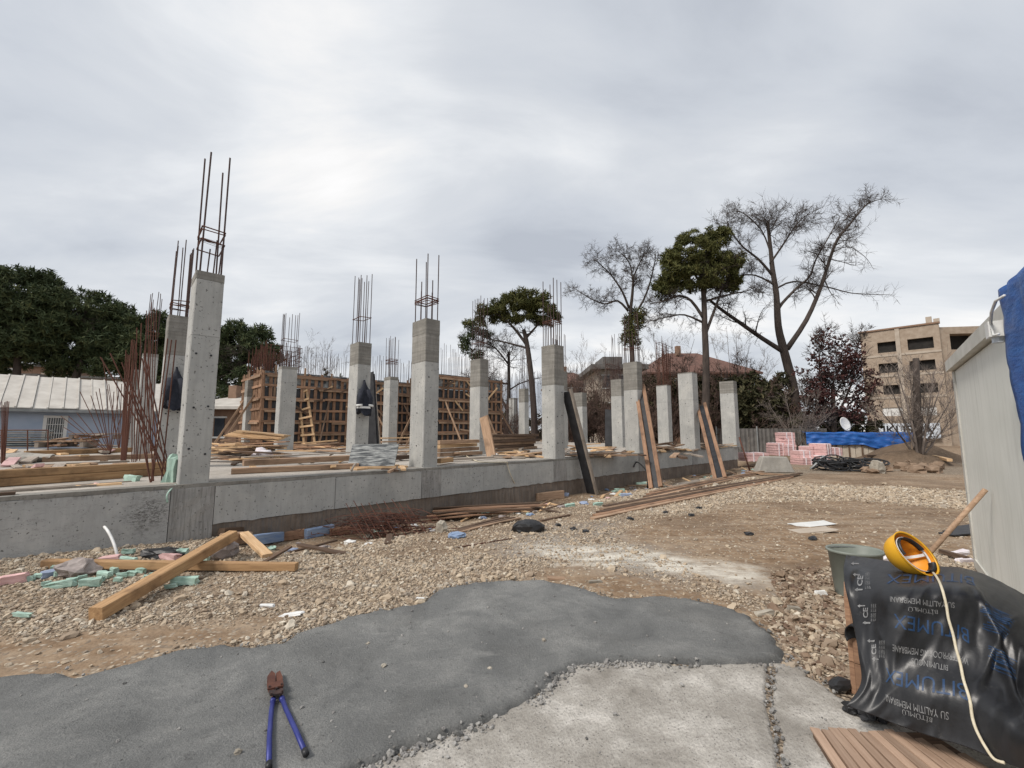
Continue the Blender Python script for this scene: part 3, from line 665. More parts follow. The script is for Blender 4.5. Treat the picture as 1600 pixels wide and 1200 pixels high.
# far starter-bar rows of walls still to be poured
def loose_bars(label, u0, v0, n, du, dv, h, r=.009, mat='rust_dark', stz=()):
    t = thing('starter_bar_cage', label, 'rebar', P(u0, v0, S), UANG, 'rows of starter bars at the back of the slab')
    bar_field(t, [(du*i/n+rnd.uniform(-.04,.04), dv*i/n+rnd.uniform(-.04,.04)+w_) for i in range(n) for w_ in (0,.3)], 0, (h*.8, h), r, mat)
    for z in stz: tube_obj('stirrup', [(0,0,z),(du,dv,z),(du,dv+.3,z),(0,.3,z),(0,0,z)], .014, 'rust', t, 4)
loose_bars('tall thin bars rising behind the second formwork towards the pines', 15.6, 10.6, 22, 4.6, 0, 4.6)
loose_bars('thin rusty bars standing far behind the scratched front column', 23.0, 8.0, 18, 3.2, .8, 6.2, stz=(4.9,5.2))
loose_bars('rusty bar cage with stacked stirrups above the hedge near the dead pines', 27.0, 6.5, 16, 2.6, .3, 7.6, .012, 'rust', (5.6,5.9,6.2,6.6,7.0))
# ------------------------------------------------------------ background buildings
M['brick_far'] = simple('far_brick', (.29,.225,.17), (.40,.33,.26), 2.5, .9, .2, spec=.2)
M['plaster'] = simple('far_plaster', (.36,.30,.24), (.46,.40,.33), 2, .9, .1)
M['brown_brick'] = simple('brown_brick', (.20,.125,.085), (.28,.18,.125), 3, .9, .1)
M['room_shade'] = simple('painted_room_shade', (.012,.011,.010), (.03,.027,.024), 3, .9, 0)  # near-black panel colour stands in for the shade of unlit rooms
M['shutter'] = simple('white_shutter', (.55,.55,.53), (.68,.68,.66), 3, .6, .1)
M['roof_metal'] = simple('pale_roof_sheet', (.40,.37,.33), (.56,.53,.48), 1.4, .55, .15, stretch=(1,1,1))
M['roof_red'] = simple('red_roof_tile', (.10,.052,.040), (.17,.092,.070), 3, .9, .4, .02)
M['blue_wall'] = simple('pale_blue_wall', (.30,.37,.48), (.38,.44,.54), 1.5, .8, .15)
M['fence_grey'] = simple('fence_sheet', (.085,.08,.075), (.17,.16,.15), 2.5, .8, .2)
M['beige_sheet'] = simple('beige_sheet', (.38,.32,.25), (.52,.46,.38), 3, .7, .2)
M['glass_dark'] = simple('dark_glass', (.02,.024,.03), (.04,.045,.05), 2, .15, 0, spec=.8)
M['grey_metal'] = simple('grey_metal', (.20,.21,.21), (.32,.33,.33), 4, .5, .1, metal=.3)
M['sheet_green'] = simple('grey_green_sheet', (.15,.18,.17), (.30,.33,.32), 6, .6, .1)

def facade(parent, A, B, zs0, z1, holes, mat, depth=.35, body=8.0, inner='room_shade', name='wall'):
    """wall from A to B (plan), rectangular openings (s0,s1,z0,z1) really cut through it, flat panel behind each, by default painted as room shade"""
    A = Vector((A[0], A[1], 0)); B = Vector((B[0], B[1], 0)); d = (B-A); L = d.length; d.normalize(); n = Vector((-d.y, d.x, 0))
    if n.dot(-A) < 0: n = -n                                     # n points to the camera side
    S_ = sorted({0, L, *[h[0] for h in holes], *[h[1] for h in holes]}); Z_ = sorted({zs0, z1, *[h[2] for h in holes], *[h[3] for h in holes]})
    b = MB()
    def pt(s, z, o=0): return tuple(A + d*s + n*o + Vector((0,0,z)))
    for i in range(len(S_)-1):
        for j in range(len(Z_)-1):
            sm_, zm = (S_[i]+S_[i+1])/2, (Z_[j]+Z_[j+1])/2
            if any(h[0] < sm_ < h[1] and h[2] < zm < h[3] for h in holes): continue
            b.quad(pt(S_[i],Z_[j]), pt(S_[i+1],Z_[j]), pt(S_[i+1],Z_[j+1]), pt(S_[i],Z_[j+1]))
    for (a, c, e, f_) in holes:
        for p, q in (((a,e),(c,e)),((c,e),(c,f_)),((c,f_),(a,f_)),((a,f_),(a,e))): b.quad(pt(*p), pt(*q), pt(*q,-depth), pt(*p,-depth))
    b.quad(pt(0,zs0), pt(0,z1), pt(0,z1,-body), pt(0,zs0,-body)); b.quad(pt(L,zs0), pt(L,z1), pt(L,z1,-body), pt(L,zs0,-body))
    b.quad(pt(0,z1), pt(L,z1), pt(L,z1,-body), pt(0,z1,-body)); b.quad(pt(0,zs0,-body), pt(L,zs0,-body), pt(L,z1,-body), pt(0,z1,-body))
    b.build(name, M[mat], parent)
    for (a, c, e, f_) in holes:
        q = MB(); q.quad(pt(a-.05,e-.05,-depth-.01), pt(c+.05,e-.05,-depth-.01), pt(c+.05,f_+.05,-depth-.01), pt(a-.05,f_+.05,-depth-.01)); q.build('window', M[inner], parent)
    return pt
def on_line(A, B, px, py):                 # where the view ray meets the vertical plane through A-B: (s, z)
    A = Vector((A[0], A[1], 0)); B = Vector((B[0], B[1], 0)); d = (B-A).normalized(); n = Vector((-d.y, d.x, 0)); r = ray(px, py)
    k = (A - Vector((0,0,0))).dot(n)/Vector((r.x, r.y, 0)).dot(n); p = Vector((0,0,CH)) + r*k; return (Vector((p.x,p.y,0))-A).dot(d), p.z
def holes_px(A, B, rects):
    o = []
    for (x0, y0, x1, y1) in rects:
        s0, za = on_line(A, B, x0, (y0+y1)/2); s1, _ = on_line(A, B, x1, (y0+y1)/2); xm = (x0+x1)/2
        z1 = on_line(A, B, xm, y0)[1]; z0 = on_line(A, B, xm, y1)[1]; o.append((s0, s1, z0, z1))
    return o
# unfinished brick block at the right
A = pay(1356, 660, 46); B = pay(1484, 660, 41.5); zt = (on_line(A, B, 1356, 519)[1] + on_line(A, B, 1484, 503)[1])/2
tb = thing('apartment_building', 'unfinished beige brick block with dark empty window openings, behind the bare tree', 'building', (0,0,0))
rc = [(1371,534,1401,550),(1418,528,1459,546),(1373,567,1404,582),(1421,563,1462,579),(1380,602,1408,616),(1425,598,1466,614),(1379,636,1411,650),(1436,636,1464,649)]
hs = holes_px(A, B, rc)
for k in (0, 2, 4, 6):                    # share the heights of the two openings of a floor
    a, b_ = hs[k], hs[k+1]; z0, z1 = (a[2]+b_[2])/2, (a[3]+b_[3])/2; hs[k] = (a[0],a[1],z0,z1); hs[k+1] = (b_[0],b_[1],z0,z1)
pt = facade(tb, A, B, 0, zt, hs, 'brick_far', body=7)
for k in (6, 7):
    a, c, e, f_ = hs[k]; q = MB(); q.hexa([pt(a,e,-.2),pt(c,e,-.2),pt(c,e,-.1),pt(a,e,-.1),pt(a,f_,-.2),pt(c,f_,-.2),pt(c,f_,-.1),pt(a,f_,-.1)]); q.build('shutter', M['shutter'], tb)
L = (Vector(B)-Vector(A)).xy.length
b = MB(); b.hexa([pt(-.15,zt,-.4),pt(L+.1,zt,-.4),pt(L+.1,zt,.12),pt(-.15,zt,.12),pt(-.15,zt+.16,-.4),pt(L+.1,zt+.16,-.4),pt(L+.1,zt+.16,.12),pt(-.15,zt+.16,.12)]); b.build('parapet', M['brown_brick'], tb)
for fl in (0, 2, 4):
    z = hs[fl][2]-.45; b = MB(); b.hexa([pt(-.02,z,.003),pt(L,z,.003),pt(L,z,.05),pt(-.02,z,.05),pt(-.02,z+.22,.003),pt(L,z+.22,.003),pt(L,z+.22,.05),pt(-.02,z+.22,.05)]); b.build('floor_band', M['plaster'], tb)
sx = hs[1][0]-.9
b = MB(); b.hexa([pt(sx,0,.003),pt(sx+.35,0,.003),pt(sx+.35,0,.09),pt(sx,0,.09),pt(sx,zt-.02,.003),pt(sx+.35,zt-.02,.003),pt(sx+.35,zt-.02,.09),pt(sx,zt-.02,.09)]); b.build('pilaster', M['plaster'], tb)
b = MB()
for (dx, hh) in ((-.9,.9),(-.35,.5)): b.hexa([pt(L+dx,zt+.17,-.5),pt(L+dx+.45,zt+.17,-.5),pt(L+dx+.45,zt+.17,0),pt(L+dx,zt+.17,0),pt(L+dx,zt+.17+hh*.7,-.5),pt(L+dx+.45,zt+.17+hh*.7,-.5),pt(L+dx+.45,zt+.17+hh*.7,0),pt(L+dx,zt+.17+hh*.7,0)])
b.build('roof_block', M['plaster'], tb)
B2 = pay(1720, 660, 40); A2 = Vector((B.x, B.y, 0))
h2 = holes_px(A2, B2, [(1489,520,1535,545),(1492,556,1540,576),(1492,592,1540,610)])
facade(tb, A2+Vector((.02,.3,0)), B2, 0, zt-.35, h2, 'brick_far', depth=1.2, body=6, name='side_wall')
# ground floor shop sign
s0, z0 = on_line(A, B, 1366, 668); 
sg = thing('shop_sign', 'white shop sign with black block letters above the blue tarpaulin', 'sign', (0,0,0))
def wall_text(txt, A, B, s, z, size, mat, parent, off, name='letter'):
    cu = bpy.data.curves.new('lettering', 'FONT'); cu.body = txt; cu.size = size; cu.extrude = .02; cu.offset = size*.015
    tmp = bpy.data.objects.new('lettering', cu); col.objects.link(tmp); dg = bpy.context.evaluated_depsgraph_get()
    me = bpy.data.meshes.new_from_object(tmp.evaluated_get(dg)); bpy.data.objects.remove(tmp)
    me.materials.clear(); me.materials.append(M[mat])
    d = (Vector((B[0],B[1],0))-Vector((A[0],A[1],0))).normalized(); n = Vector((-d.y, d.x, 0)); n = -n if n.dot(-Vector((A[0],A[1],0))) < 0 else n
    o = link(name, me, parent); m = Matrix((d, Vector((0,0,1)), n)).transposed().to_4x4(); m.translation = Vector((A[0],A[1],0)) + d*s + n*off + Vector((0,0,z)); o.matrix_local = m; return o
M['ink'] = simple('black_ink', (.01,.01,.012), (.02,.02,.025), 5, .5, 0)
M['sign_white'] = simple('sign_white', (.55,.62,.70), (.66,.70,.74), 2, .5, .05)
s1, _ = on_line(A, B, 1470, 674)
b = MB(); b.hexa([pt(s0,z0-1.1,.30),pt(s1,z0-1.1,.30),pt(s1,z0-1.1,.42),pt(s0,z0-1.1,.42),pt(s0,z0+.42,.30),pt(s1,z0+.42,.30),pt(s1,z0+.42,.42),pt(s0,z0+.42,.42)]); b.build('sign_board', M['sign_white'], sg)
wall_text('UKUSTA', A, B, s0+.15, z0-.62, 1.15, 'ink', sg, .43, 'lettering')

# red-roofed houses behind the hedge
def hip_house(label, x0, x1, yb, yr, Y, dep, wall, roof, wins=3, flat=False, floors=2):
    p0 = pay(x0, 640, Y); p1 = pay(x1, 640, Y); ze = pay((x0+x1)/2, yb, Y).z; zr = pay((x0+x1)/2, yr, Y+dep/2).z
    t = thing('house', label, 'house', (p0.x, Y, 0)); w = p1.x-p0.x; 
    hl = []
    for k in range(wins):
        for fl in range(floors):
            a = w*(.12+.8*k/wins); hl.append((a, a+w*.09+.4, ze-1.9-fl*2.9, ze-.6-fl*2.9))
    pv_ = bpy.data.objects.new('tmp', None)
    A_ = Vector((0,0,0))
    b = MB(); b.box((w/2, dep/2, ze/2), (w, dep, ze)); b.build('wall', M[wall], t)
    for (a, c, e, f_) in hl:
        q = MB(); q.box(((a+c)/2, -.01, (e+f_)/2), (c-a, .08, f_-e)); q.build('window', M['glass_dark'], t)
        q = MB(); q.box(((a+c)/2, -.03, f_+.06), (c-a+.3, .12, .12)); q.box(((a+c)/2, -.03, e-.06), (c-a+.3, .12, .12)); q.build('window_frame', M['shutter'], t)
    o = .8; b = MB()
    if flat: b.box((w/2, dep/2, ze+.25), (w+2*o, dep+2*o, .5)); b.box((w/2, dep/2, ze+.25+(zr-ze)/2), (w*.5, dep*.5, (zr-ze)))
    else:
        c = [(-o,-o,ze),(w+o,-o,ze),(w+o,dep+o,ze),(-o,dep+o,ze)]; c2 = [(x,y,z+.2) for x,y,z in c]; r0, r1 = (w*.33,dep/2,zr), (w*.67,dep/2,zr)
        for i in range(4): b.quad(c[i], c[(i+1)%4], c2[(i+1)%4], c2[i])
        b.quad(c2[0],c2[1],r1,r0); b.quad(c2[2],c2[3],r0,r1); k=len(b.v); b.v += [c2[1],c2[2],r1,c2[3],c2[0],r0]; b.f += [(k,k+1,k+2),(k+3,k+4,k+5)]; b.m += [0,0]; b.quad(c[3],c[2],c[1],c[0])
    b.build('roof', M[roof], t)
    if not flat:
        q = MB(); q.box((w*.42, dep*.4, zr+.1), (.6,.6,1.3)); q.build('chimney', M['brown_brick'], t)
    return t
hip_house('house with wide red tiled hip roof behind the hedge', 1020, 1180, 585, 552, 52, 12, 'brown_brick', 'roof_red', 4)
hip_house('dark flat-roofed house left of the red tiled roof', 935, 1000, 578, 566, 44, 9, 'plaster', 'fence_grey', 2, True)
hip_house('small red-roofed house seen behind the thick dead trunk', 1195, 1250, 625, 606, 40, 7, 'plaster', 'roof_red', 2, floors=1)
hip_house('far reddish roofed house between the two umbrella pine trunks', 862, 925, 600, 582, 60, 10, 'brown_brick', 'roof_red', 3)
hip_house('low brown house with white roof edge behind the formwork', 300, 372, 640, 619, 30, 6, 'brown_brick', 'roof_metal', 2, floors=1)

# blue shed-like building at the left
E0 = pay(-330, 631, 17.5); E1 = pay(262, 648, 26.5); ze = 2.75
bl = thing('blue_building', 'long low pale blue building with a whitish sheet metal roof', 'building', (0,0,0))
E0.z = E1.z = 0; rects = [(72,653,99,687)]
hl = holes_px(E0, E1, rects)
pt = facade(bl, E0, E1, 0, ze, hl, 'blue_wall', depth=.12, body=7, inner='glass_dark')
a, c, e, f_ = hl[0]; wf = MB()
for (x0, x1, z0_, z1_) in ((a-.14,c+.14,f_,f_+.13),(a-.14,c+.14,e-.14,e),(a-.14,a,e,f_),(c,c+.14,e,f_)):
    wf.hexa([pt(x0,z0_,.003),pt(x1,z0_,.003),pt(x1,z0_,.05),pt(x0,z0_,.05),pt(x0,z1_,.003),pt(x1,z1_,.003),pt(x1,z1_,.05),pt(x0,z1_,.05)])
wfo = wf.build('window_frame', M['shutter'], bl)
for i in range(7): x = a+(c-a)*(i+.5)/7; q = MB(); q.tube([pt(x,e,.03), pt(x,f_,.03)], .014, 4); q.build('window_bar', M['shutter'], wfo)
for z in (.3,.7): q = MB(); q.tube([pt(a,e+(f_-e)*z,.03), pt(c,e+(f_-e)*z,.03)], .018, 4); q.build('window_bar', M['shutter'], wfo)
dl = (E1-E0); Lb = dl.length; npan = 22
for i in range(npan):
    s0, s1 = Lb*i/npan, Lb*(i+1)/npan-.015; zr = 4.75; j = rnd.uniform(-.02,.02)
    q = MB()
    for (sa, sb, h) in ((s0, s1-.06, 0), (s1-.07, s1, .05)):
        q.hexa([pt(sa,ze+j,.45),pt(sb,ze+j,.45),pt(sb,zr+j,-3.6),pt(sa,zr+j,-3.6),pt(sa,ze+.05+h+j,.45),pt(sb,ze+.05+h+j,.45),pt(sb,zr+.05+h+j,-3.6),pt(sa,zr+.05+h+j,-3.6)])
    q.build('roof_sheet', M['roof_metal'], bl)
q = MB(); q.hexa([pt(0,ze-.16,.40),pt(Lb,ze-.16,.40),pt(Lb,ze-.16,.52),pt(0,ze-.16,.52),pt(0,ze-.02,.40),pt(Lb,ze-.02,.40),pt(Lb,ze-.02,.52),pt(0,ze-.02,.52)]); q.build('gutter', M['grey_metal'], bl)
q = MB(); q.quad(pt(0,ze,-7.2),pt(Lb,ze,-7.2),pt(Lb,4.75,-3.61),pt(0,4.75,-3.61)); q.build('back_roof', M['roof_metal'], bl)
# brown apartments behind it
def flats(label, x0, x1, ytop, Y0, Y1, wall, rects, balc=(), name='apartment_building'):
    A = pay(x0, 640, Y0); B = pay(x1, 640, Y1); A.z = B.z = 0; t = thing(name, label, 'building', (0,0,0)); h = holes_px(A, B, rects)
    zt = on_line(A, B, (x0+x1)/2, ytop)[1]; pt = facade(t, A, B, 0, zt, h, wall, depth=.25, body=9, inner='glass_dark')
    for (a, c, e, f_) in h:
        q = MB(); q.hexa([pt(a-.2,f_,.003),pt(c+.2,f_,.003),pt(c+.2,f_,.15),pt(a-.2,f_,.15),pt(a-.2,f_+.25,.003),pt(c+.2,f_+.25,.003),pt(c+.2,f_+.25,.15),pt(a-.2,f_+.25,.15)]); q.build('lintel', M['shutter'], t)
    for (x0_, y0_, x1_, y1_) in balc:
        (a, c, e, f_), = holes_px(A, B, [(x0_, y0_, x1_, y1_)])
        q = MB(); q.hexa([pt(a,e,.01),pt(c,e,.01),pt(c,e,1.4),pt(a,e,1.4),pt(a,f_,.01),pt(c,f_,.01),pt(c,f_,1.4),pt(a,f_,1.4)]); q.build('balcony', M['plaster'], t)
    L_ = (B-A).length; q = MB(); q.hexa([pt(-.4,zt+.003,-9.3),pt(L_+.4,zt+.003,-9.3),pt(L_+.4,zt+.003,.5),pt(-.4,zt+.003,.5),pt(-.4,zt+.35,-9.3),pt(L_+.4,zt+.35,-9.3),pt(L_+.4,zt+.35,.5),pt(-.4,zt+.35,.5)]); q.build('roof_edge', M['fence_grey'], t)
    return t
flats('brown brick apartment with a bay window, above the whitish roof at the far left', -40, 108, 572, 58, 62, 'brown_brick', [(77,575,86,586),(64,590,72,597),(10,578,20,588)], [(72,584,88,600)])
flats('low beige building with one long dark window strip behind the pines', 108, 196, 592, 60, 62, 'plaster', [(140,599,176,606)])
flats('low white building end at the far left, in front of the brown apartment', -200, 52, 588, 40, 42, 'shutter', [(-60,592,-20,600)])

# fence, sheds and stores at the far right of the yard
fn = thing('sheet_fence', 'dark grey corrugated sheet fence behind the pink boxes', 'fence', (0,0,0))
FA = pay(1120, 690, 30); FB = pay(1300, 690, 27.5); FA.z = FB.z = 0; d_ = (FB-FA); n_ = int(d_.length/.5); dn_ = d_.normalized(); nn = Vector((-dn_.y, dn_.x, 0))
for i in range(n_):
    q = MB(); a_ = FA+dn_*(i*.5)
    for k in range(4):
        o_ = nn*(.03 if k % 2 else -.03); o2 = nn*(-.03 if k % 2 else .03); p_ = a_+dn_*(k*.12)
        q.hexa([p_+o_, p_+dn_*.12+o2, p_+dn_*.12+o2+nn*.01, p_+o_+nn*.01, p_+o_+Vector((0,0,1.75)), p_+dn_*.12+o2+Vector((0,0,1.75)), p_+dn_*.12+o2+nn*.01+Vector((0,0,1.75)), p_+o_+nn*.01+Vector((0,0,1.75))])
    q.build('fence_sheet', M['fence_grey'], fn)
for i in range(0, n_+1, 5): q = MB(); q.box(tuple(FA+dn_*(i*.5)-nn*.08+Vector((0,0,.95))), (.07,.07,1.9), math.atan2(dn_.y, dn_.x)); q.build('post', M['grey_metal'], fn)
sh = thing('storage_hut', 'low beige panelled hut under a blue tarpaulin', 'hut', (0,0,0))
HA = pay(1268, 700, 25.5); HB = pay(1421, 700, 23.5); HA.z = HB.z = 0; dh = (HB-HA).normalized(); nh = Vector((dh.y, -dh.x, 0)); LH = (HB-HA).length
npn = 15
for i in range(npn):
    q = MB(); a_ = HA+dh*(LH*i/npn+.01); b_ = HA+dh*(LH*(i+1)/npn-.01); z = 1.42
    q.hexa([a_, b_, b_-nh*2.2, a_-nh*2.2, a_+Vector((0,0,z)), b_+Vector((0,0,z)), b_-nh*2.2+Vector((0,0,z)), a_-nh*2.2+Vector((0,0,z))]); q.build('wall_panel', M['beige_sheet'], sh)
    if i % 2 == 0: q = MB(); q.box(tuple(a_+nh*.04+Vector((0,0,.7))), (.07,.05,1.4), math.atan2(dh.y, dh.x)); q.build('post', M['wood_dark'], sh)
def drape(name, fn_, nu, nv, mat, label, cat, thick=None):
    b = MB()
    for j in range(nv+1):
        for i in range(nu+1): b.v.append(tuple(fn_(i/nu, j/nv)))
    for j in range(nv):
        for i in range(nu): q = j*(nu+1)+i; b.f.append((q, q+1, q+nu+2, q+nu+1)); b.m.append(0)
    o = b.build(name, M[mat], None, True)
    if thick: m_ = o.modifiers.new('thickness', 'SOLIDIFY'); m_.thickness = thick; m_.offset = 0
    return tag(o, label, cat)
def hut_tarp(u, v):
    L_ = LH+.5; s = u*L_-.25
    low = .78 - .02*math.sin(u*9) - (.55*max(0, (u-.55)/.45)**.8 if u > .55 else 0)
    if v < .35: w_ = v/.35; off = -2.3+w_*2.4; z = 1.5+.03*math.sin(u*14+v*9)
    elif v < .42: w_ = (v-.35)/.07; off = .1+.05*w_; z = 1.5-.05*w_
    else: w_ = (v-.42)/.58; off = .15+.05*noise.noise(Vector((u*16, v*3, 0)))+.05*math.sin(u*60+6*v)*w_*.5; z = 1.45-(1.45-low)*w_
    off += .05*noise.noise(Vector((u*9, v*7, 3))); z += .04*noise.noise(Vector((u*12, v*6, 7)))
    return HA+dh*s+nh*off+Vector((0,0,z))
drape('blue_tarpaulin', hut_tarp, 90, 36, 'tarp', 'wrinkled blue tarpaulin pulled over the low hut by the satellite dish', 'tarpaulin', .01)
# satellite dish
ds = thing('satellite_dish', 'white satellite dish standing above the blue tarpaulin', 'satellite dish', tuple(pay(1321, 672, 25.3)))
bm = bmesh.new(); 
b = MB(); n1_, n2_ = 7, 20
for i in range(n1_+1):
    r = .40*i/n1_
    for j in range(n2_): an = 2*math.pi*j/n2_; b.v.append((r*math.cos(an), r*r*.45-.03, r*1.05*math.sin(an)))
for i in range(n1_):
    for j in range(n2_): b.f.append((i*n2_+j, i*n2_+(j+1)%n2_, (i+1)*n2_+(j+1)%n2_, (i+1)*n2_+j)); b.m.append(0)
o = b.build('reflector', M['white'], ds, True); o.location = (0, 0, .35); o.rotation_euler = (R(14), R(20), R(22)+math.pi); m_ = o.modifiers.new('thickness', 'SOLIDIFY'); m_.thickness = .015
tube_obj('arm', [(0,-.03,.0),(.05,-.30,.12),(.08,-.48,.30)], .015, 'grey_metal', ds); q = MB(); q.box((.09,-.5,.33), (.07,.12,.07)); q.build('receiver', M['grey_metal'], ds)
tube_obj('mast', [(0,.05,-.5),(0,.05,.3)], .025, 'grey_metal', ds)

# ------------------------------------------------------------ vegetation
def leaf_mat(name, a, b, c, tr=.0):
    t = NT(name); at_ = t.n('Attribute', attribute_name='tone'); sp_ = t.n('SeparateColor'); t.l(at_.outputs['Color'], sp_.inputs[0])
    cc = t.ramp(sp_.outputs[0], [(0, a), (.55, b), (1, c)]); return t.fin(cc, .75, 0, .25)
M['pine_dark'] = leaf_mat('pine_needles_dark', (.028,.044,.020), (.060,.080,.034), (.115,.125,.052))
M['pine_olive'] = leaf_mat('pine_needles_olive', (.040,.050,.015), (.085,.088,.025), (.15,.14,.048))
M['hedge'] = leaf_mat('hedge_leaves', (.030,.033,.016), (.058,.056,.026), (.11,.095,.050))
M['red_leaf'] = leaf_mat('dark_red_leaves', (.035,.016,.015), (.075,.030,.028), (.14,.065,.052))
M['bark'] = simple('dead_bark', (.032,.025,.022), (.085,.066,.055), 5, .95, .6, .02, stretch=(1,1,.25))
M['bark_red'] = simple('pine_bark', (.075,.048,.036), (.17,.105,.075), 5, .95, .6, .02, stretch=(1,1,.25))
M['twig'] = simple('grey_twig', (.10,.082,.07), (.20,.165,.145), 4, .9, .0)
def foliage(name, cen, rad, mat, parent, n_tri=5, L_=.28, wd=.05, up=.2, tone_h=None, kind=None):
    """cen: (n,3) tuft centres, slender triangles fan out of each"""
    n = len(cen); k = n_tri
    d = nrs.normal(0, 1, (n, k, 3)); d[:, :, 2] += up; d /= np.linalg.norm(d, axis=2, keepdims=True)
    s = nrs.normal(0, 1, (n, k, 3)); s -= d*(s*d).sum(2, keepdims=True); s /= np.linalg.norm(s, axis=2, keepdims=True)
    ln = L_*nrs.uniform(.6, 1.2, (n, k, 1)); w = wd*nrs.uniform(.7, 1.3, (n, k, 1)); c = cen[:, None, :]
    v = np.stack([c + s*w, c - s*w, c + d*ln - s*w*.35, c + d*ln + s*w*.35], 2).reshape(-1, 3)
    q = np.arange(len(v)).reshape(-1, 4)
    me = fast_mesh(name, v, q, M[mat])
    tn = np.clip(nrs.normal(.5, .2, n), 0, 1); tn = np.repeat(tn, k*4)
    ca = me.color_attributes.new('tone', 'FLOAT_COLOR', 'POINT'); ca.data.foreach_set('color', np.stack([tn]*3+[np.ones_like(tn)], -1).astype(np.float32).ravel())
    return link(name, me, parent)
def lobes(cl, per, shell=.75):
    out = []
    for (x, y, z, rx, ry, rz) in cl:
        n = int(per*(rx*rz+rx*ry)/1.0); d = nrs.normal(0, 1, (n, 3)); d /= np.linalg.norm(d, axis=1, keepdims=True); r = nrs.uniform(shell**3, 1, (n, 1))**(1/3)
        p = d*r*np.array([rx, ry, rz]); k = p[:, 2] > -rz*.75; out.append(p[k]+np.array([x, y, z]))
    return np.concatenate(out)
def grow(b, p, d, L, r, lev, spec, tips=None, rs=rnd):
    """recursive limb: wavy tube with side shoots"""
    n = 4 if lev > 0 else 3; pts = [Vector(p)]; dd = Vector(d).normalized(); st = L/n
    for i in range(n):
        dd = (dd + Vector((rs.gauss(0,1), rs.gauss(0,1), rs.gauss(0,1)))*spec['wob'] + Vector((0,0,spec['up']))).normalized(); pts.append(pts[-1]+dd*st)
    rr = [r*(1-.72*i/n) for i in range(n+1)]
    b.tube(pts, rr, 5 if r > .05 else 3, cap=False)
    if tips is not None and lev == 0: tips.append(pts[-1])
    if lev == 0: return
    for k in range(spec['n'][lev]):
        s = rs.uniform(.25, 1); i = min(n-1, int(s*n)); q = pts[i].lerp(pts[i+1], s*n-i)
        ax = Vector((rs.gauss(0,1), rs.gauss(0,1)*.8, rs.gauss(0,1)+spec.get('z', .2))).normalized(); nd = (dd*spec['fwd']+ax).normalized()
        grow(b, q, nd, L*rs.uniform(.38,.68), max(r*.5*(1-.5*s), spec['rmin']), lev-1, spec, tips, rs)
def limb_path(b, pts, r0, r1, spec, lev, nside, tips=None, rs=rnd, L=None, start=.22):
    P_ = [Vector(p) for p in pts]; out = []
    for i in range(len(P_)-1):                             # soften the traced limb
        for k in range(3):
            s = k/3; p0 = P_[max(i-1,0)]; p1, p2 = P_[i], P_[i+1]; p3 = P_[min(i+2, len(P_)-1)]
            out.append(.5*((2*p1)+(p2-p0)*s+(2*p0-5*p1+4*p2-p3)*s*s+(3*p1-p0-3*p2+p3)*s**3))
    out.append(P_[-1]); n = len(out); ln = sum((out[i+1]-out[i]).length for i in range(n-1))
    b.tube(out, [r0+(r1-r0)*(i/(n-1))**.8 for i in range(n)], 8 if r0 > .1 else 5)
    for k in range(nside):
        s = start+(1-start)*(k+rs.random())/nside; x = s*(n-1); i = min(n-2, int(x)); q = out[i].lerp(out[i+1], x-i); t_ = (out[i+1]-out[i]).normalized()
        ax = Vector((rs.gauss(0,1), rs.gauss(0,1)*.9, rs.gauss(0,1)*.7+spec.get('z', .25))).normalized(); nd = (t_*spec['fwd']+ax).normalized()
        LL = (L or ln*.35)*rs.uniform(.5,1.1)*(1-.35*s)
        grow(b, q, nd, LL, max((r0+(r1-r0)*s)*.35, spec['rmin']), lev, spec, tips, rs)
def tpath(l, Y, dy=0.0):
    out = []
    for i, p in enumerate(l):
        yy = Y + (p[2] if len(p) > 2 else 0) + dy*i/(max(1, len(l)-1)); out.append(pay(p[0], p[1], yy))
    return out
DEAD = dict(wob=.13, up=.02, n=[0,7,8,8], fwd=.8, rmin=.010, z=.0)
def tree(name, label, Y, paths, bark='bark', spec=DEAD, crown=None, cmat=None, cargs=None, group=None, base=None, cname='crown'):
    base = base or pay(paths[0][0][0][0], paths[0][0][0][1], Y); t = thing(name, label, 'tree', (0,0,0), 0, group)
    b = MB(); tips = []
    tb_ = MB()
    for i, (l, r0, r1, ns, lev, L_) in enumerate(paths):
        bb = tb_ if i == 0 else b
        if i == 0:
            limb_path(tb_, tpath(l, Y), r0, r1, spec, 0, 0, None, rnd); 
            limb_path(b, tpath(l[-2:], Y), r1*1.1, r1*.8, spec, lev, ns, tips, rnd, L_) if ns else None
        else: limb_path(b, tpath(l, Y), r0, r1, spec, lev, ns, tips, rnd, L_)
    tb_.build('trunk', M[bark], t, True)
    if b.v: b.build('limbs', M[bark], t, True)
    if crown is not None: foliage(cname, crown, None, cmat, t, **(cargs or {}))
    return t, tips
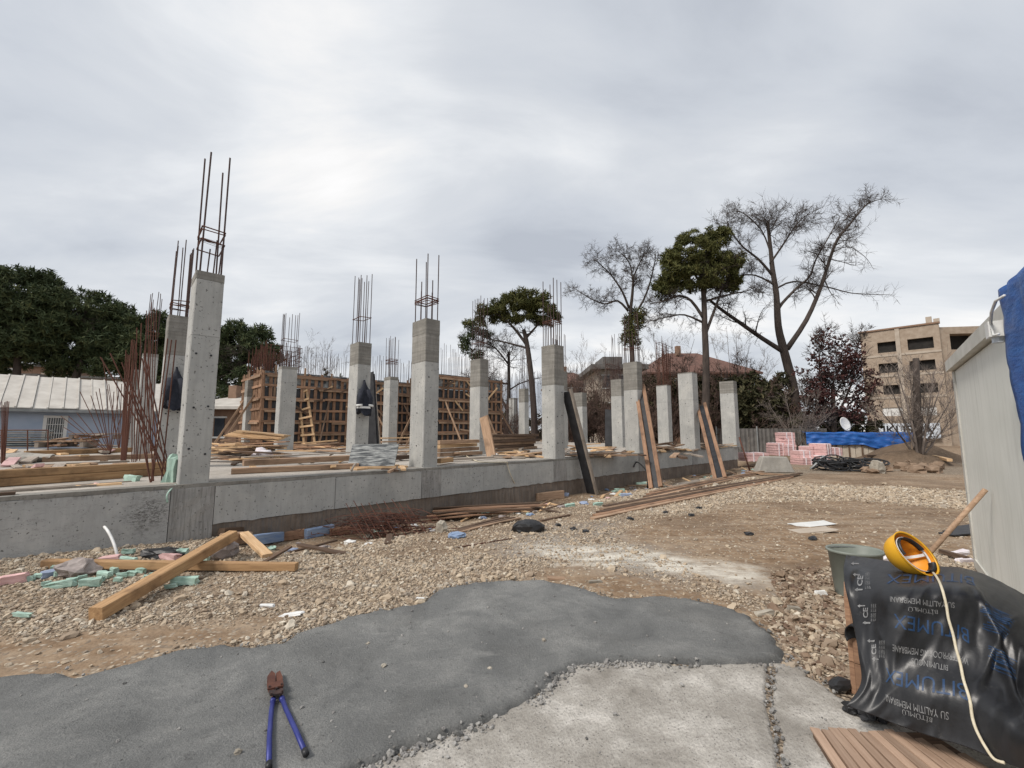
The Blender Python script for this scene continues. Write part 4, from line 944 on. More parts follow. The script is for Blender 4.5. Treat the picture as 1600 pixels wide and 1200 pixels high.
# big dead pine
YD = 31
tree('dead_pine', 'tall leafless dead pine with forked leaning limbs, tallest tree behind the yard', YD, [
 ([(1256,712),(1243,640),(1238,600),(1224,545),(1216,510),(1213,460),(1207,420),(1203,380),(1199,345)], 0.437, 0.096, 18, 2, 2.38),
 ([(1228,552),(1190,528),(1150,500),(1125,482),(1108,468,-.5)], 0.202, 0.096, 10, 2, 2.04),
 ([(1230,545),(1260,500),(1282,450),(1295,410),(1308,375),(1328,350),(1346,328),(1360,314)], 0.202, 0.040, 33, 2, 2.55),
 ([(1215,486,0),(1222,474,.1),(1245,450,.4),(1265,432,.6),(1275,405,.6),(1295,370,.7),(1312,340,.8)], 0.134, 0.032, 24, 2, 2.21),
 ([(1207,430),(1185,405,-.4),(1160,385,-.6),(1142,360,-.8),(1136,345,-.9)], 0.109, 0.024, 21, 2, 2.21),
 ([(1203,412),(1225,380,-.5),(1245,350,-.7),(1262,335,-.9)], 0.092, 0.024, 21, 2, 2.21),
 ([(1210,445),(1180,430,-.6),(1150,432,-1),(1125,442,-1.3)], 0.084, 0.024, 18, 2, 1.87),
 ([(1211,452),(1240,440,1),(1290,448,1),(1330,458,1),(1365,460,1),(1398,461,1)], 0.084, 0.016, 16, 1, 1.8),
 ([(1204,395),(1190,360,.8),(1165,335,.9),(1150,330,1)], 0.067, 0.024, 13, 2, 1.70),
 ([(1318,345),(1345,325,.3),(1372,312,.3),(1395,312,.3)], 0.042, 0.012, 8, 1, 1.4),
 ([(1300,395),(1325,385,.4),(1350,400,.3),(1362,415,.3)], 0.042, 0.012, 9, 1, 1.4)])
YE = 33
tree('dead_pine', 'smaller leafless pine left of the green umbrella pine, tuft of needles low on its trunk', YE, [
 ([(987,700),(987,600),(988,560),(986,520),(985,490),(988,460),(990,430)], 0.286, 0.088, 13, 2, 1.87),
 ([(982,486),(965,470),(945,475),(920,465),(900,452)], 0.109, 0.024, 21, 2, 1.70),
 ([(983,482),(972,455),(955,430),(940,415),(928,405)], 0.109, 0.024, 21, 2, 1.87),
 ([(986,500),(1005,470),(1016,440),(1022,415),(1025,395)], 0.109, 0.024, 18, 2, 1.70),
 ([(989,440),(985,415),(975,400),(965,392)], 0.076, 0.024, 18, 2, 1.53),
 ([(989,435),(1000,410),(1010,395)], 0.076, 0.024, 15, 2, 1.36)],
 crown=lobes([(*pay(990,505,YE),.9,.8,.9),(*pay(985,530,YE),.8,.7,.8),(*pay(998,492,YE),.6,.5,.7)], 150, .3), cmat='pine_olive', cargs=dict(L_=.3, wd=.035), cname='needles')
# umbrella pines
def crown_px(spec_, Y):
    o = []
    for (px, py, rx, rz, dy) in spec_:
        p = pay(px, py, Y+dy); s_ = (Y+dy)/F; o.append((p.x, p.y, p.z, rx*s_, rx*s_*.9, rz*s_))
    return o
def bumpy(cl, n, f, seed):
    """break each lobe into many small clumps sitting on its surface"""
    rs = np.random.RandomState(seed); out = []
    for (x, y, z, rx, ry, rz) in cl:
        k = max(5, int(n*rx*rz)); d = rs.normal(0, 1, (k, 3)); d /= np.linalg.norm(d, axis=1, keepdims=True)
        for q in d:
            rr = rs.uniform(.62, .98); s_ = rs.uniform(.55, 1.45)*f; out.append((x+q[0]*rx*rr, y+q[1]*ry*rr, z+q[2]*rz*rr, s_, s_, s_*.7))
    return out
YU = 29
c = crown_px([(1080,395,40,28,0),(1052,420,26,30,0),(1112,400,32,34,0),(1090,432,42,24,0),(1135,425,22,34,.5),(1062,448,20,14,0),(1120,372,22,14,0),(1038,440,14,20,0),(1040,460,14,10,0),(1150,445,14,12,0),(1100,368,34,10,0),(1148,405,12,16,0)], YU)
tree('umbrella_pine', 'green umbrella pine with a dense rounded crown, between the two dead pines', YU, [
 ([(1102,700),(1103,620),(1103,560),(1101,510),(1100,470),(1097,430)], .30, .16, 8, 2, 2.2),
 ([(1101,500),(1080,470),(1060,462),(1040,470),(1015,475)], .13, .03, 16, 2, 1.8),
 ([(1103,520),(1118,480),(1128,450),(1130,420)], .12, .05, 10, 2, 1.8),
 ([(1101,505),(1070,492),(1045,495),(1010,503)], .09, .02, 14, 2, 1.4),
 ([(1104,470),(1140,460),(1165,455),(1180,448)], .09, .02, 16, 2, 1.8),
 ([(1098,450),(1080,420),(1065,405)], .10, .04, 8, 1, 1.5)],
 bark='bark', crown=lobes(bumpy(c, 19, .38, 5), 105, .25), cmat='pine_olive', cargs=dict(L_=.27, wd=.028, n_tri=7))
YV = 34
c = crown_px([(805,482,46,24,0),(770,486,22,18,0),(845,488,28,20,0),(820,470,40,14,0),(862,500,12,14,0),(745,505,16,10,.6)], YV)
tree('umbrella_pine', 'wide flat-topped umbrella pine behind the middle columns', YV, [
 ([(836,700),(834,640),(830,590),(826,555),(822,530),(818,515)], .30, .16, 4, 1, 1.6),
 ([(824,540),(805,515),(790,500),(775,490)], .14, .05, 12, 1, 1.5),
 ([(822,528),(838,510),(850,495)], .12, .05, 10, 1, 1.5),
 ([(828,545),(790,535),(765,530),(745,522)], .10, .03, 16, 2, 1.6)],
 bark='bark', crown=lobes(bumpy(c, 18, .38, 9), 100, .25), cmat='pine_olive', cargs=dict(L_=.28, wd=.03, n_tri=7))
YW = 36
c = crown_px([(732,530,13,12,0),(725,545,10,9,0),(760,520,12,8,0),(745,555,12,8,0),(738,512,10,8,0)], YW)
tree('umbrella_pine', 'thin sparse pine with bare lower branches left of the flat-topped pine', YW, [
 ([(794,700),(794,650),(795,620),(795,580),(795,550)], .26, .10, 14, 2, 2.6),
 ([(793,640),(778,615),(760,600),(740,590)], .12, .03, 12, 2, 1.8),
 ([(795,600),(770,595),(750,575)], .09, .03, 12, 2, 1.8),
 ([(795,570),(775,545),(755,535),(738,530)], .09, .03, 14, 2, 1.8),
 ([(795,610),(815,598),(845,590)], .08, .03, 10, 1, 1.5)],
 bark='bark', crown=lobes(bumpy(c, 22, .4, 12), 70, .3), cmat='pine_dark', cargs=dict(L_=.26, wd=.035))
# dark pine belt at the left: four trees
def big_pine(label, blobs, Y, trunk, n, seed, f=.62, mat='pine_dark'):
    c = crown_px(blobs, Y)
    tree('pine_tree', label, Y, [(trunk, .38, .15, 10, 2, 3.2)], bark='bark', crown=lobes(bumpy(c, n*2.2, f*1.15, seed), 42, .3), cmat=mat, cargs=dict(L_=.36, wd=.045, n_tri=8), group='dark pines behind the pale blue building')
big_pine('biggest dark pine at the left edge of the picture', [(-40,500,70,90,0),(30,465,55,55,0),(15,520,60,50,0),(70,505,40,50,0),(-60,560,60,40,0),(30,545,50,22,0),(75,470,25,20,0)], 33, [(20,700),(22,640),(28,560),(30,500)], 3.2, 3)
big_pine('dark pine with a leaning trunk visible above the whitish roof', [(140,500,50,40,0),(115,540,45,28,0),(170,530,45,38,0),(190,505,30,25,0),(100,575,30,12,0),(215,545,30,35,0),(160,570,40,18,0)], 35, [(113,640),(116,600),(130,560),(150,520)], 3.6, 4)
big_pine('dark pine behind the column with the hanging jacket', [(250,520,35,35,0),(228,570,30,40,0),(262,570,30,50,0),(290,540,25,40,1),(320,560,30,50,1)], 37, [(250,700),(250,640),(255,560)], 3.2, 6)
big_pine('dark pine between the nearest column and the timber formwork', [(370,545,32,38,0),(400,535,26,30,0),(355,600,30,40,0),(425,555,18,18,0),(345,560,25,45,0),(395,570,30,30,0)], 36, [(370,700),(372,640),(380,560)], 3.6, 8, .5)
# evergreen hedge and shrubs behind the slab
def hedge_plant(label, blobs, Y, mat='hedge', n=14, f=.5, seed=1, per=70, stems=5, group='evergreens behind the foundation', L_=.24, wd=.06):
    c = crown_px(blobs, Y); t = thing('evergreen_shrub', label, 'shrub', (0,0,0), 0, group); b = MB()
    for k in range(stems):
        q = c[k % len(c)]; x = q[0]+rnd.uniform(-.3,.3); b.tube([(x, q[1], 0), (x+rnd.uniform(-.3,.3), q[1], q[2]*.5), (x+rnd.uniform(-.6,.6), q[1], q[2])], [.07,.05,.02], 5)
    b.build('stem', M['bark'], t); foliage('leaves', lobes(bumpy(c, n, f, seed), per, .3), None, mat, t, n_tri=5, L_=L_, wd=wd)
hedge_plant('dense olive hedge mass left of the thick dead trunk', [(1165,625,32,40,0),(1200,640,28,45,0),(1215,610,18,25,0),(1140,640,30,45,.5),(1225,655,18,30,0)], 31, seed=2)
hedge_plant('tall dark green evergreen between the last two columns', [(1105,640,25,50,0),(1100,610,22,25,0),(1080,650,22,45,0)], 32, seed=3)
hedge_plant('dark green evergreen seen between the two front columns right of the middle', [(1010,650,25,40,0),(1045,640,25,45,0),(1030,610,24,20,0)], 33, seed=4)
hedge_plant('brownish green shrub behind the column with leaning boards', [(905,660,22,30,0),(925,650,22,38,0),(950,660,20,32,0)], 34, seed=5, per=40)
hedge_plant('low shrub behind the far small columns', [(780,670,22,22,0),(800,660,14,16,0),(840,665,18,20,0)], 40, seed=6, per=40)
hedge_plant('dark shrub beneath the dark red tree', [(1290,665,38,20,0),(1330,668,36,18,0),(1262,670,18,20,0)], 29.5, seed=7)
# dark red plum tree
YR = 28
c = crown_px([(1300,560,28,40,0),(1275,590,22,35,0),(1325,570,24,30,0),(1340,600,28,34,0),(1305,615,46,34,0),(1350,630,20,20,0),(1268,625,22,26,0),(1285,535,14,20,0),(1330,545,14,16,0),(1310,650,46,12,0)], YR)
tree('plum_tree', 'dark red-leaved tree behind the satellite dish', YR, [
 ([(1303,715),(1303,670),(1302,640),(1302,600)], .20, .10, 14, 2, 2.2),
 ([(1303,670),(1285,620),(1280,560),(1288,520)], .09, .02, 22, 2, 1.6),
 ([(1303,660),(1330,600),(1338,550),(1345,525)], .09, .02, 22, 2, 1.6),
 ([(1303,675),(1345,640),(1365,610)], .08, .02, 14, 2, 1.4),
 ([(1303,680),(1270,640),(1250,610)], .08, .02, 14, 2, 1.4)],
 bark='bark', spec=dict(DEAD, up=.12), crown=lobes(bumpy(c, 14, .46, 15), 46, .1), cmat='red_leaf', cargs=dict(L_=.13, wd=.05, n_tri=4))
# bare multi-stemmed trees
BARE = dict(wob=.12, up=.06, n=[0,5,5,5], fwd=1.1, rmin=.007, z=.5)
def bare(label, px, y0, tops, Y, r=.06, lev=2, ns=9, name='bare_tree', mat='twig', L_=1.6, group=None, spec=BARE):
    t = thing(name, label, 'tree', (0,0,0), 0, group); b = MB()
    for (tx, ty) in tops:
        l = tpath([(px+rnd.uniform(-3,3), y0), (px+(tx-px)*.35+rnd.uniform(-3,3), y0+(ty-y0)*.4, rnd.uniform(-.4,.4)), (tx, ty, rnd.uniform(-1,1))], Y)
        limb_path(b, l, r*rnd.uniform(.7,1.1), .012, spec, lev, ns, None, rnd, L_, .25)
    b.build('stems', M[mat], t); return t
t = bare('bare tree with many upright stems in front of the unfinished brick block', 1437, 722, [(1385,590),(1400,575),(1420,570),(1430,590),(1460,580),(1475,590),(1492,615),(1375,640),(1490,650),(1445,600)], 20, .08, 2, 12, L_=1.5)
tube_obj('trunk', tpath([(1436,728),(1434,680),(1433,620),(1431,560)], 20), [.20,.17,.14,.12], 'bark', t, 9)
bare('pale drooping bare shrub growing at the foot of the thick dead trunk', 1246, 700, [(1200,630),(1215,650),(1280,625),(1300,640),(1320,630),(1290,655),(1225,610),(1265,610)], 27, .03, 2, 9, 'bare_shrub', L_=1.3, spec=dict(BARE, up=-.03))
for lab, px, y0, tp, Y in (
 ('bare tree behind the scratched front column and the dead pine', 1040, 700, [(1000,540),(1020,520),(1050,530),(1070,560),(1085,530),(1035,570)], 36),
 ('bare tree between the umbrella pine and the thick dead trunk', 1150, 700, [(1115,540),(1135,510),(1150,520),(1170,540),(1195,560),(1205,575)], 34),
 ('bare tree behind the small flat-roofed house', 925, 700, [(890,570),(905,555),(925,565),(945,590),(950,560)], 37),
 ('bare tree rising behind the long formwork', 490, 700, [(465,560),(480,540),(495,550),(510,545),(530,560),(520,570)], 42),
 ('bare tree behind the umbrella pine trunks', 870, 700, [(850,600),(860,580),(880,575),(895,590),(905,600)], 39),
 ('reddish bare shrub behind the second formwork', 800, 700, [(785,620),(800,610),(820,625),(770,630)], 41)):
    bare(lab, px, y0, tp, Y, .07, 2, 12, L_=2.4, group='bare trees beyond the foundation')
for lab, px, yt, Y in (('small conical conifer behind the long formwork, left of two', 510, 575, 48), ('small conical conifer behind the long formwork, right of two', 533, 585, 50)):
    c = [(0,0,0,0,0,0)]; c = []
    for k in range(7): p = pay(px, yt+8+k*13, Y); rr = .3+.33*k; c.append((p.x, p.y, p.z, rr, rr, .6))
    t = thing('conifer', lab, 'tree', (0,0,0), 0); tube_obj('trunk', [(c[-1][0], Y, 0), (c[0][0], Y, c[0][2])], .12, 'bark', t); foliage('crown', lobes(c, 70, .3), None, 'hedge', t, L_=.3, wd=.06, up=.8)

TANG = dict(wob=.16, up=.05, n=[0,6,6,6], fwd=.8, rmin=.011, z=.5)
M['brush'] = simple('brown_brush', (.060,.038,.030), (.15,.10,.08), 4, .95, 0)
for k, (px, yt) in enumerate(((895,590),(912,600),(940,575),(958,600),(1008,575),(1030,560),(1052,590),(1070,560),(1098,575),(1118,580),(1160,560),(1185,590),(1208,600),(790,640),(880,610))):
    side = ('left end','middle','right end')[min(2, max(0, int((px-880)/110)))]
    bare('brown leafless bush in the thicket behind the slab, '+side+', top '+('rounded' if k % 2 else 'ragged'), px, 705, [(px+dx, yt+dy) for dx, dy in ((-24,38),(-14,14),(-4,0),(8,6),(20,22),(30,45),(-32,60))], 30.5+(k % 3)*1.3, .035, 2, 13, 'bare_bush', 'brush', 1.25, 'leafless bushes behind the slab', TANG)
# ------------------------------------------------------------ site cabin at the right
M['cabin'] = None
t = NT('cabin_panel'); co = t.coord((1,1,1), rand=False); n = t.noise(co, 1.3, 6, .6); c = t.ramp(n, [(.3, (.62,.63,.585)), (.7, (.74,.745,.70))])
st = t.noise(t.coord((9, 9, .5), rand=False), 2, 5, .6); c = t.mix(t.math('MULTIPLY', t.ramp(st, [(.5, 0), (.75, 1)]), .35), c, (.36,.35,.30))
M['cabin'] = t.fin(c, .42, 0, .5); M['cabin_frame'] = simple('cabin_frame', (.48,.47,.42), (.64,.63,.58), 4, .5, .1)
A = at(1524, 892, 0); az = R(40.8); dC = Vector((-math.sin(az), -math.cos(az), 0)); nC = Vector((-math.cos(az), math.sin(az), 0))
HC = pay(1480, 569, A.y).z; LC = 5.6
cb_ = thing('site_cabin', 'pale ribbed panel site cabin cut by the right edge of the picture', 'cabin', A, math.atan2(dC.y, dC.x))
# local: x along the visible wall towards the camera, y = +nC or -nC
sgn = 1 if Vector((-dC.y, dC.x, 0)).dot(nC) > 0 else -1
def cbx(name, x0, x1, y0, y1, z0, z1, mat, sh=0):
    b = MB(); b.hexa([(x0,y0*sgn,z0),(x1,y0*sgn,z0),(x1,y1*sgn,z0),(x0,y1*sgn,z0),(x0+sh,y0*sgn,z1),(x1+sh,y0*sgn,z1),(x1+sh,y1*sgn,z1),(x0+sh,y1*sgn,z1)]); return b.build(name, M[mat], cb_)
npn = 2; pw = (LC-.14)/npn
for i in range(npn):
    b = MB(); x0 = .13+i*pw; n_ = int(pw/.022)                        # finely ribbed sheet
    prev = None
    for k in range(n_+1):
        x = x0+.004+(pw-.008)*k/n_; y = (-.012+(.0035 if k % 2 else 0))*sgn
        if prev: b.quad((prev[0],prev[1],.16),(x,y,.16),(x,y,HC-.10),(prev[0],prev[1],HC-.10))
        prev = (x, y)
    b.build('wall_panel', M['cabin'], cb_)
cbx('core', .01, LC, -2.4, -.03, .05, HC-.05, 'cabin')
cbx('corner_post', -.01, .115, -.13, .004, .04, HC-.09, 'cabin_frame'); cbx('base_rail', .12, LC, -.10, .008, .05, .155, 'cabin_frame')
cbx('eaves_beam', -.05, LC, -.1, .05, HC-.085, HC+.035, 'cabin_frame'); cbx('roof', -.06, LC, -2.5, -.105, HC+.02, HC+.11, 'cabin_frame')
for k in range(7): b = MB(); b.tube([(.112,.006*sgn,.25+k*.32),(.112,.012*sgn,.25+k*.32)], .007, 6); b.build('rivet', M['grey_metal'], cb_)
for x in (.3, 2.6, 5.0): cbx('support_block', x, x+.35, -.4, -.05, -.05, .048, 'old_block')
def on_wall(px, py, off=0.0):
    r = ray(px, py); o = Vector((0,0,CH)); k = (A + nC*off - o).dot(nC)/r.dot(nC); return o + r*k
# lamp bracket and looped cable under the eaves
q = on_wall(1558, 515, .10); lp = thing('wall_lamp', 'small pale lamp housing fixed under the cabin eaves beside the blue tarpaulin', 'lamp', q)
b = MB(); b.box((0,0,0), (.11,.09,.10), math.atan2(dC.y, dC.x)); b.build('housing', M['white'], lp); b = MB(); b.tube([(0,0,-.05),(0,0,-.085)], .03, 10); b.build('bulb_cover', M['sign_white'], lp)
tag(tube_obj('cable', [on_wall(1569,462,.14), on_wall(1556,470,.15), on_wall(1549,488,.14), on_wall(1548,508,.13), on_wall(1553,524,.13), on_wall(1560,522,.13)], .008, 'white', None), 'white cable looping beside the small lamp under the cabin eaves', 'cable')
def cab_tarp(u, v):
    s0 = .0; L0 = 1.9
    a = on_wall(1570, 470, .0); s = (on_wall(1571, 480, .08)-A).dot(dC)
    x = s + u*2.6; edge = .05*math.sin(v*9)*(1-u)
    if v < .3: w = v/.3; off = -1.2+w*1.28; z = HC+.12-.06*w**4+.01*math.sin(u*12)
    else: w = (v-.3)/.7; off = .08+.018*math.sin(u*23+v*3)*(.3+w)+.03*abs(noise.noise(Vector((u*14,v*5,0)))); z = HC+.06-w*1.15; x += w*.06
    z += .015*noise.noise(Vector((u*10, v*10, 2)))
    return A + dC*(x+edge) + nC*off + Vector((0,0,z))
drape('blue_tarpaulin', cab_tarp, 60, 40, 'tarp', 'bright blue tarpaulin hanging over the eaves of the pale site cabin', 'tarpaulin', .006)

# ------------------------------------------------------------ printed black membrane over a crate
CTRL = [  # (px, py, distance) of surveyed points on the sheet, back edge first
 [(1322,868,3.02),(1358,872,3.08),(1405,880,3.05),(1452,884,3.0),(1500,888,2.95),(1545,902,2.85),(1585,922,2.70),(1625,945,2.52)],
 [(1318,888,2.88),(1352,896,2.85),(1398,902,2.74),(1450,903,2.70),(1500,905,2.68),(1545,925,2.62),(1585,952,2.50),(1625,985,2.36)],
 [(1320,915,2.76),(1356,922,2.68),(1397,922,2.52),(1450,922,2.48),(1503,925,2.46),(1547,955,2.43),(1587,990,2.34),(1625,1030,2.22)],
 [(1330,960,2.68),(1362,968,2.58),(1397,970,2.47),(1450,972,2.44),(1505,975,2.42),(1552,1010,2.36),(1592,1050,2.25),(1628,1085,2.12)],
 [(1340,1015,2.56),(1368,1020,2.50),(1402,1025,2.44),(1452,1028,2.40),(1506,1035,2.36),(1555,1065,2.28),(1597,1105,2.15),(1630,1130,2.02)],
 [(1346,1065,2.48),(1374,1072,2.44),(1406,1080,2.38),(1452,1085,2.32),(1506,1092,2.26),(1555,1120,2.16),(1600,1155,2.02),(1632,1170,1.92)],
 [(1322,1103,2.40),(1365,1118,2.34),(1405,1134,2.28),(1452,1150,2.20),(1505,1166,2.12),(1555,1186,2.02),(1600,1203,1.93),(1634,1215,1.86)]]
CP = [[pay(q[0], q[1], q[2]-(0 if 1 > j_ or j_ > 5 else (.05,.07,.08,.10,.12,.14,.13,.10)[i_])) for i_, q in enumerate(row)] for j_, row in enumerate(CTRL)]
for q in CP[-1]: q.z = max(q.z, .03)
def cr(p0, p1, p2, p3, s): return .5*((2*p1)+(p2-p0)*s+(2*p0-5*p1+4*p2-p3)*s*s+(3*p1-p0-3*p2+p3)*s**3)
def sheet_pt(s, t_, wr=True):
    nc, nr = len(CP[0])-1, len(CP)-1; x = min(max(s,0),1)*nc; y = min(max(t_,0),1)*nr; i = min(int(x), nc-1); j = min(int(y), nr-1); fx_, fy_ = x-i, y-j
    rows = []
    for jj in (j-1, j, j+1, j+2):
        jj = min(max(jj,0),nr); r = CP[jj]; rows.append(cr(r[max(i-1,0)], r[i], r[i+1], r[min(i+2,nc)], fx_))
    p = cr(*rows, fy_)
    if wr:
        k = .010*noise.noise(Vector((s*9, t_*6, 0)))+.006*noise.noise(Vector((s*24+t_*6, t_*9, 5)))+.010*math.sin((s*1.0+t_*.35)*17)*max(0, s-.55)*1.5
        rg = 1-abs(noise.noise(Vector((s*5.5+t_*2.2, t_*2.6-s*1.5, 11))))*3.0; k += .016*max(0, rg)*sst(.45, .75, s)+.011*max(0, rg)
        k += .030*math.exp(-(((s-.66)-(t_-.3)*.42)/.035)**2)*sst(.12,.3,t_)
        p = p + Vector((-.35,-.75,.45))*k
    return p
def sst(a, b, x): x = min(max((x-a)/(b-a),0),1); return x*x*(3-2*x)
NS, NTt = 150, 120
b = MB()
for j in range(NTt+1):
    for i in range(NS+1): b.v.append(tuple(sheet_pt(i/NS, j/NTt)))
for j in range(NTt):
    for i in range(NS): q = j*(NS+1)+i; b.f.append((q, q+1, q+NS+2, q+NS+1)); b.m.append(0)
t = NT('bitumen_sheet'); co = t.coord((1,1,1), rand=False); n = t.noise(co, 5, 7, .65); c = t.ramp(n, [(.35, (.008,.008,.009)), (.7, (.022,.023,.026))])
du = t.noise(co, 13, 8, .8); c = t.mix(t.math('MULTIPLY', t.ramp(du, [(.60, 0), (.78, 1)]), .42), c, (.15,.145,.135))
t.bump(t.noise(co, 9, 5, .6), .25, .01); M['bitumen'] = t.fin(c, t.ramp(n, [(.3, .32), (.7, .50)]), 0, .5)
M['print_blue'] = simple('blue_print', (.010,.032,.085), (.020,.058,.135), 30, .5, .1); M['print_white'] = simple('white_print', (.11,.11,.11), (.27,.27,.27), 60, .5, .1)
ms = thing('membrane_sheet', 'black waterproofing membrane printed in blue and white, draped under the yellow helmet', 'membrane', (0,0,0))
me_ = b.mesh('sheet', M['bitumen'], True); so = link('sheet', me_, ms); md = so.modifiers.new('thickness', 'SOLIDIFY'); md.thickness = .003; md.offset = 0
# projected lookup: photo pixel -> sheet parameters
def proj(p):
    q = p - Vector((0,0,CH)); d = q.y*math.cos(TH)+q.z*math.sin(TH); u_ = -q.y*math.sin(TH)+q.z*math.cos(TH); return 800+F*q.x/d, 600-F*u_/d
LUT = [(i/60, j/60, *proj(sheet_pt(i/60, j/60, False))) for i in range(61) for j in range(61)]
def st_of(px, py):
    m = sorted(LUT, key=lambda q: (q[2]-px)**2+(q[3]-py)**2)[:3]; w = [1/(1+(q[2]-px)**2+(q[3]-py)**2) for q in m]; return sum(q[0]*k for q, k in zip(m, w))/sum(w), sum(q[1]*k for q, k in zip(m, w))/sum(w)
def sheet_n(s, t_):
    a = sheet_pt(s+.004, t_)-sheet_pt(s-.004, t_); b_ = sheet_pt(s, t_+.004)-sheet_pt(s, t_-.004); n = a.cross(b_).normalized()
    return n if n.dot(Vector((0,0,CH))-sheet_pt(s, t_)) > 0 else -n
def print_on(name, txt, c00, c10, c11, c01, mat, bold=.02):
    """corners (px) of the text box in reading order: left-bottom, right-bottom, right-top, left-top of the letters"""
    cu = bpy.data.curves.new('lettering', 'FONT'); cu.body = txt; cu.size = 1; cu.offset = bold; cu.resolution_u = 3; cu.align_x = 'CENTER'
    tmp = bpy.data.objects.new('lettering', cu); col.objects.link(tmp); dg = bpy.context.evaluated_depsgraph_get(); me = bpy.data.meshes.new_from_object(tmp.evaluated_get(dg)); bpy.data.objects.remove(tmp)
    bm = bmesh.new(); bm.from_mesh(me); xs_ = [v.co.x for v in bm.verts]; ys_ = [v.co.y for v in bm.verts]; x0, x1, y0, y1 = min(xs_), max(xs_), min(ys_), max(ys_)
    for k in range(1, 24):
        g = bm.verts[:]+bm.edges[:]+bm.faces[:]; bmesh.ops.bisect_plane(bm, geom=g, plane_co=(x0+(x1-x0)*k/24,0,0), plane_no=(1,0,0))
    for k in range(1, 5):
        g = bm.verts[:]+bm.edges[:]+bm.faces[:]; bmesh.ops.bisect_plane(bm, geom=g, plane_co=(0,y0+(y1-y0)*k/5,0), plane_no=(0,1,0))
    c = [st_of(*q) for q in (c00, c10, c11, c01)]
    for v in bm.verts:
        a = (v.co.x-x0)/(x1-x0); b_ = (v.co.y-y0)/(y1-y0)
        s = (c[0][0]*(1-a)+c[1][0]*a)*(1-b_)+(c[3][0]*(1-a)+c[2][0]*a)*b_; t_ = (c[0][1]*(1-a)+c[1][1]*a)*(1-b_)+(c[3][1]*(1-a)+c[2][1]*a)*b_
        v.co = sheet_pt(s, t_)+sheet_n(s, t_)*.0035
    bm.to_mesh(me); bm.free(); me.materials.clear(); me.materials.append(M[mat]); return link(name, me, ms)
# the print hangs upside down: reading direction runs right to left
def flip(x0, x1, yl, yr, h): return (x1, yr), (x0, yl), (x0, yl+h), (x1, yr+h)
for (x0, x1, yl, yr, h) in ((1386,1520,898,904,15),(1398,1512,958,984,23),(1384,1510,1042,1072,24)):
    print_on('brand_lettering', 'BITUMEX', *flip(x0, x1, yl, yr, h), 'print_blue', .0)
for a, b_, (x0, x1, yl, yr, h) in (('BİTÜMLÜ', 'SU YALITIM MEMBRANI', (1392,1490,932,942,9)), ('BITUMINOUS', 'WATERPROOFING MEMBRANE', (1394,1512,1007,1031,10)), ('BİTÜMLÜ', 'SU YALITIM MEMBRANI', (1384,1482,1085,1114,10))):
    print_on('small_lettering', b_, *flip(x0, x1, yl, yr, h), 'print_white', .0)
    m_ = (x0+x1)/2; hw = (x1-x0)*.24; dy = (yr-yl)*.24; yc = (yl+yr)/2+h*1.5
    print_on('small_lettering', a, (m_+hw, yc+dy), (m_-hw, yc-dy), (m_-hw, yc-dy+h), (m_+hw, yc+dy+h), 'print_white', .0)
for (x, y) in ((1344,908),(1353,958),(1366,1015)):
    print_on('ce_mark', 'CE', (x-4, y+8), (x-4, y-8), (x+4, y-8), (x+4, y+8), 'print_white', .03)
    for k in range(3): print_on('small_lettering', 'EN 13707  EN 13969', (x+8+k*3.2, y+13), (x+8+k*3.2, y-13), (x+10.4+k*3.2, y-13), (x+10.4+k*3.2, y+13), 'print_white', .0)
def arrow_on(px, py, w, h):
    pts = [(-.5,0),(-.1,.5),(-.1,.18),(.5,.18),(.5,-.18),(-.1,-.18),(-.1,-.5)]; b = MB(); vs_ = []
    for (x, y) in pts: s, t_ = st_of(px+x*w, py+y*h); vs_.append(sheet_pt(s, t_)+sheet_n(s, t_)*.004)
    b.v = [tuple(v) for v in vs_]; b.f = [(0,1,2,5,6), (2,3,4,5)]; b.m = [0,0]; b.build('printed_arrow', M['print_white'], ms)
for (x, y) in ((1335,882),(1337,899),(1342,922),(1346,947),(1354,974),(1361,1002),(1368,1030)): arrow_on(x, y, 12, 6)
for (x0, y0, x1, y1) in ((1530,940,1580,957),(1535,955,1578,985),(1540,1010,1590,1045)):           # rubbed blue print on the side fall
    for k in range(9):
        yy = y0+(y1-y0)*k/9; a = st_of(x0+rnd.uniform(0,8), yy); c_ = st_of(x1-rnd.uniform(0,10), yy+(x1-x0)*.45); b = MB(); n_ = 14
        for i in range(n_+1):
            s = a[0]+(c_[0]-a[0])*i/n_; t_ = a[1]+(c_[1]-a[1])*i/n_; w_ = .006*rnd.uniform(.3,1); p_ = sheet_pt(s, t_)+sheet_n(s, t_)*.004; p2 = sheet_pt(s, t_+w_)+sheet_n(s, t_)*.004; b.v += [tuple(p_), tuple(p2)]
        for i in range(n_): b.f.append((2*i, 2*i+2, 2*i+3, 2*i+1)); b.m.append(0)
        b.build('rubbed_print', M['print_blue'], ms)
# crate below
q_ = pay(1327, 1040, 2.74); cr_ = thing('wooden_crate', 'brown wooden crate showing at the left under the black membrane', 'crate', (q_.x, q_.y, 0), R(-38))
for k in range(3): b = MB(); b.box((.012, .19, .11+.185*k), (.024,.36,.18)); b.build('side_board', M['wood_red'], cr_)
for k in range(3): b = MB(); b.box((.27, .012, .11+.185*k), (.49,.024,.18)); b.build('front_board', M['wood_red'], cr_)
for x in (.03,.45): b = MB(); b.box((x+.02, .05, .29), (.05,.05,.56)); b.build('corner_post', M['wood_red'], cr_)
b = MB(); b.box((.27,.19,.585), (.48,.34,.02)); b.build('lid', M['wood_red'], cr_)
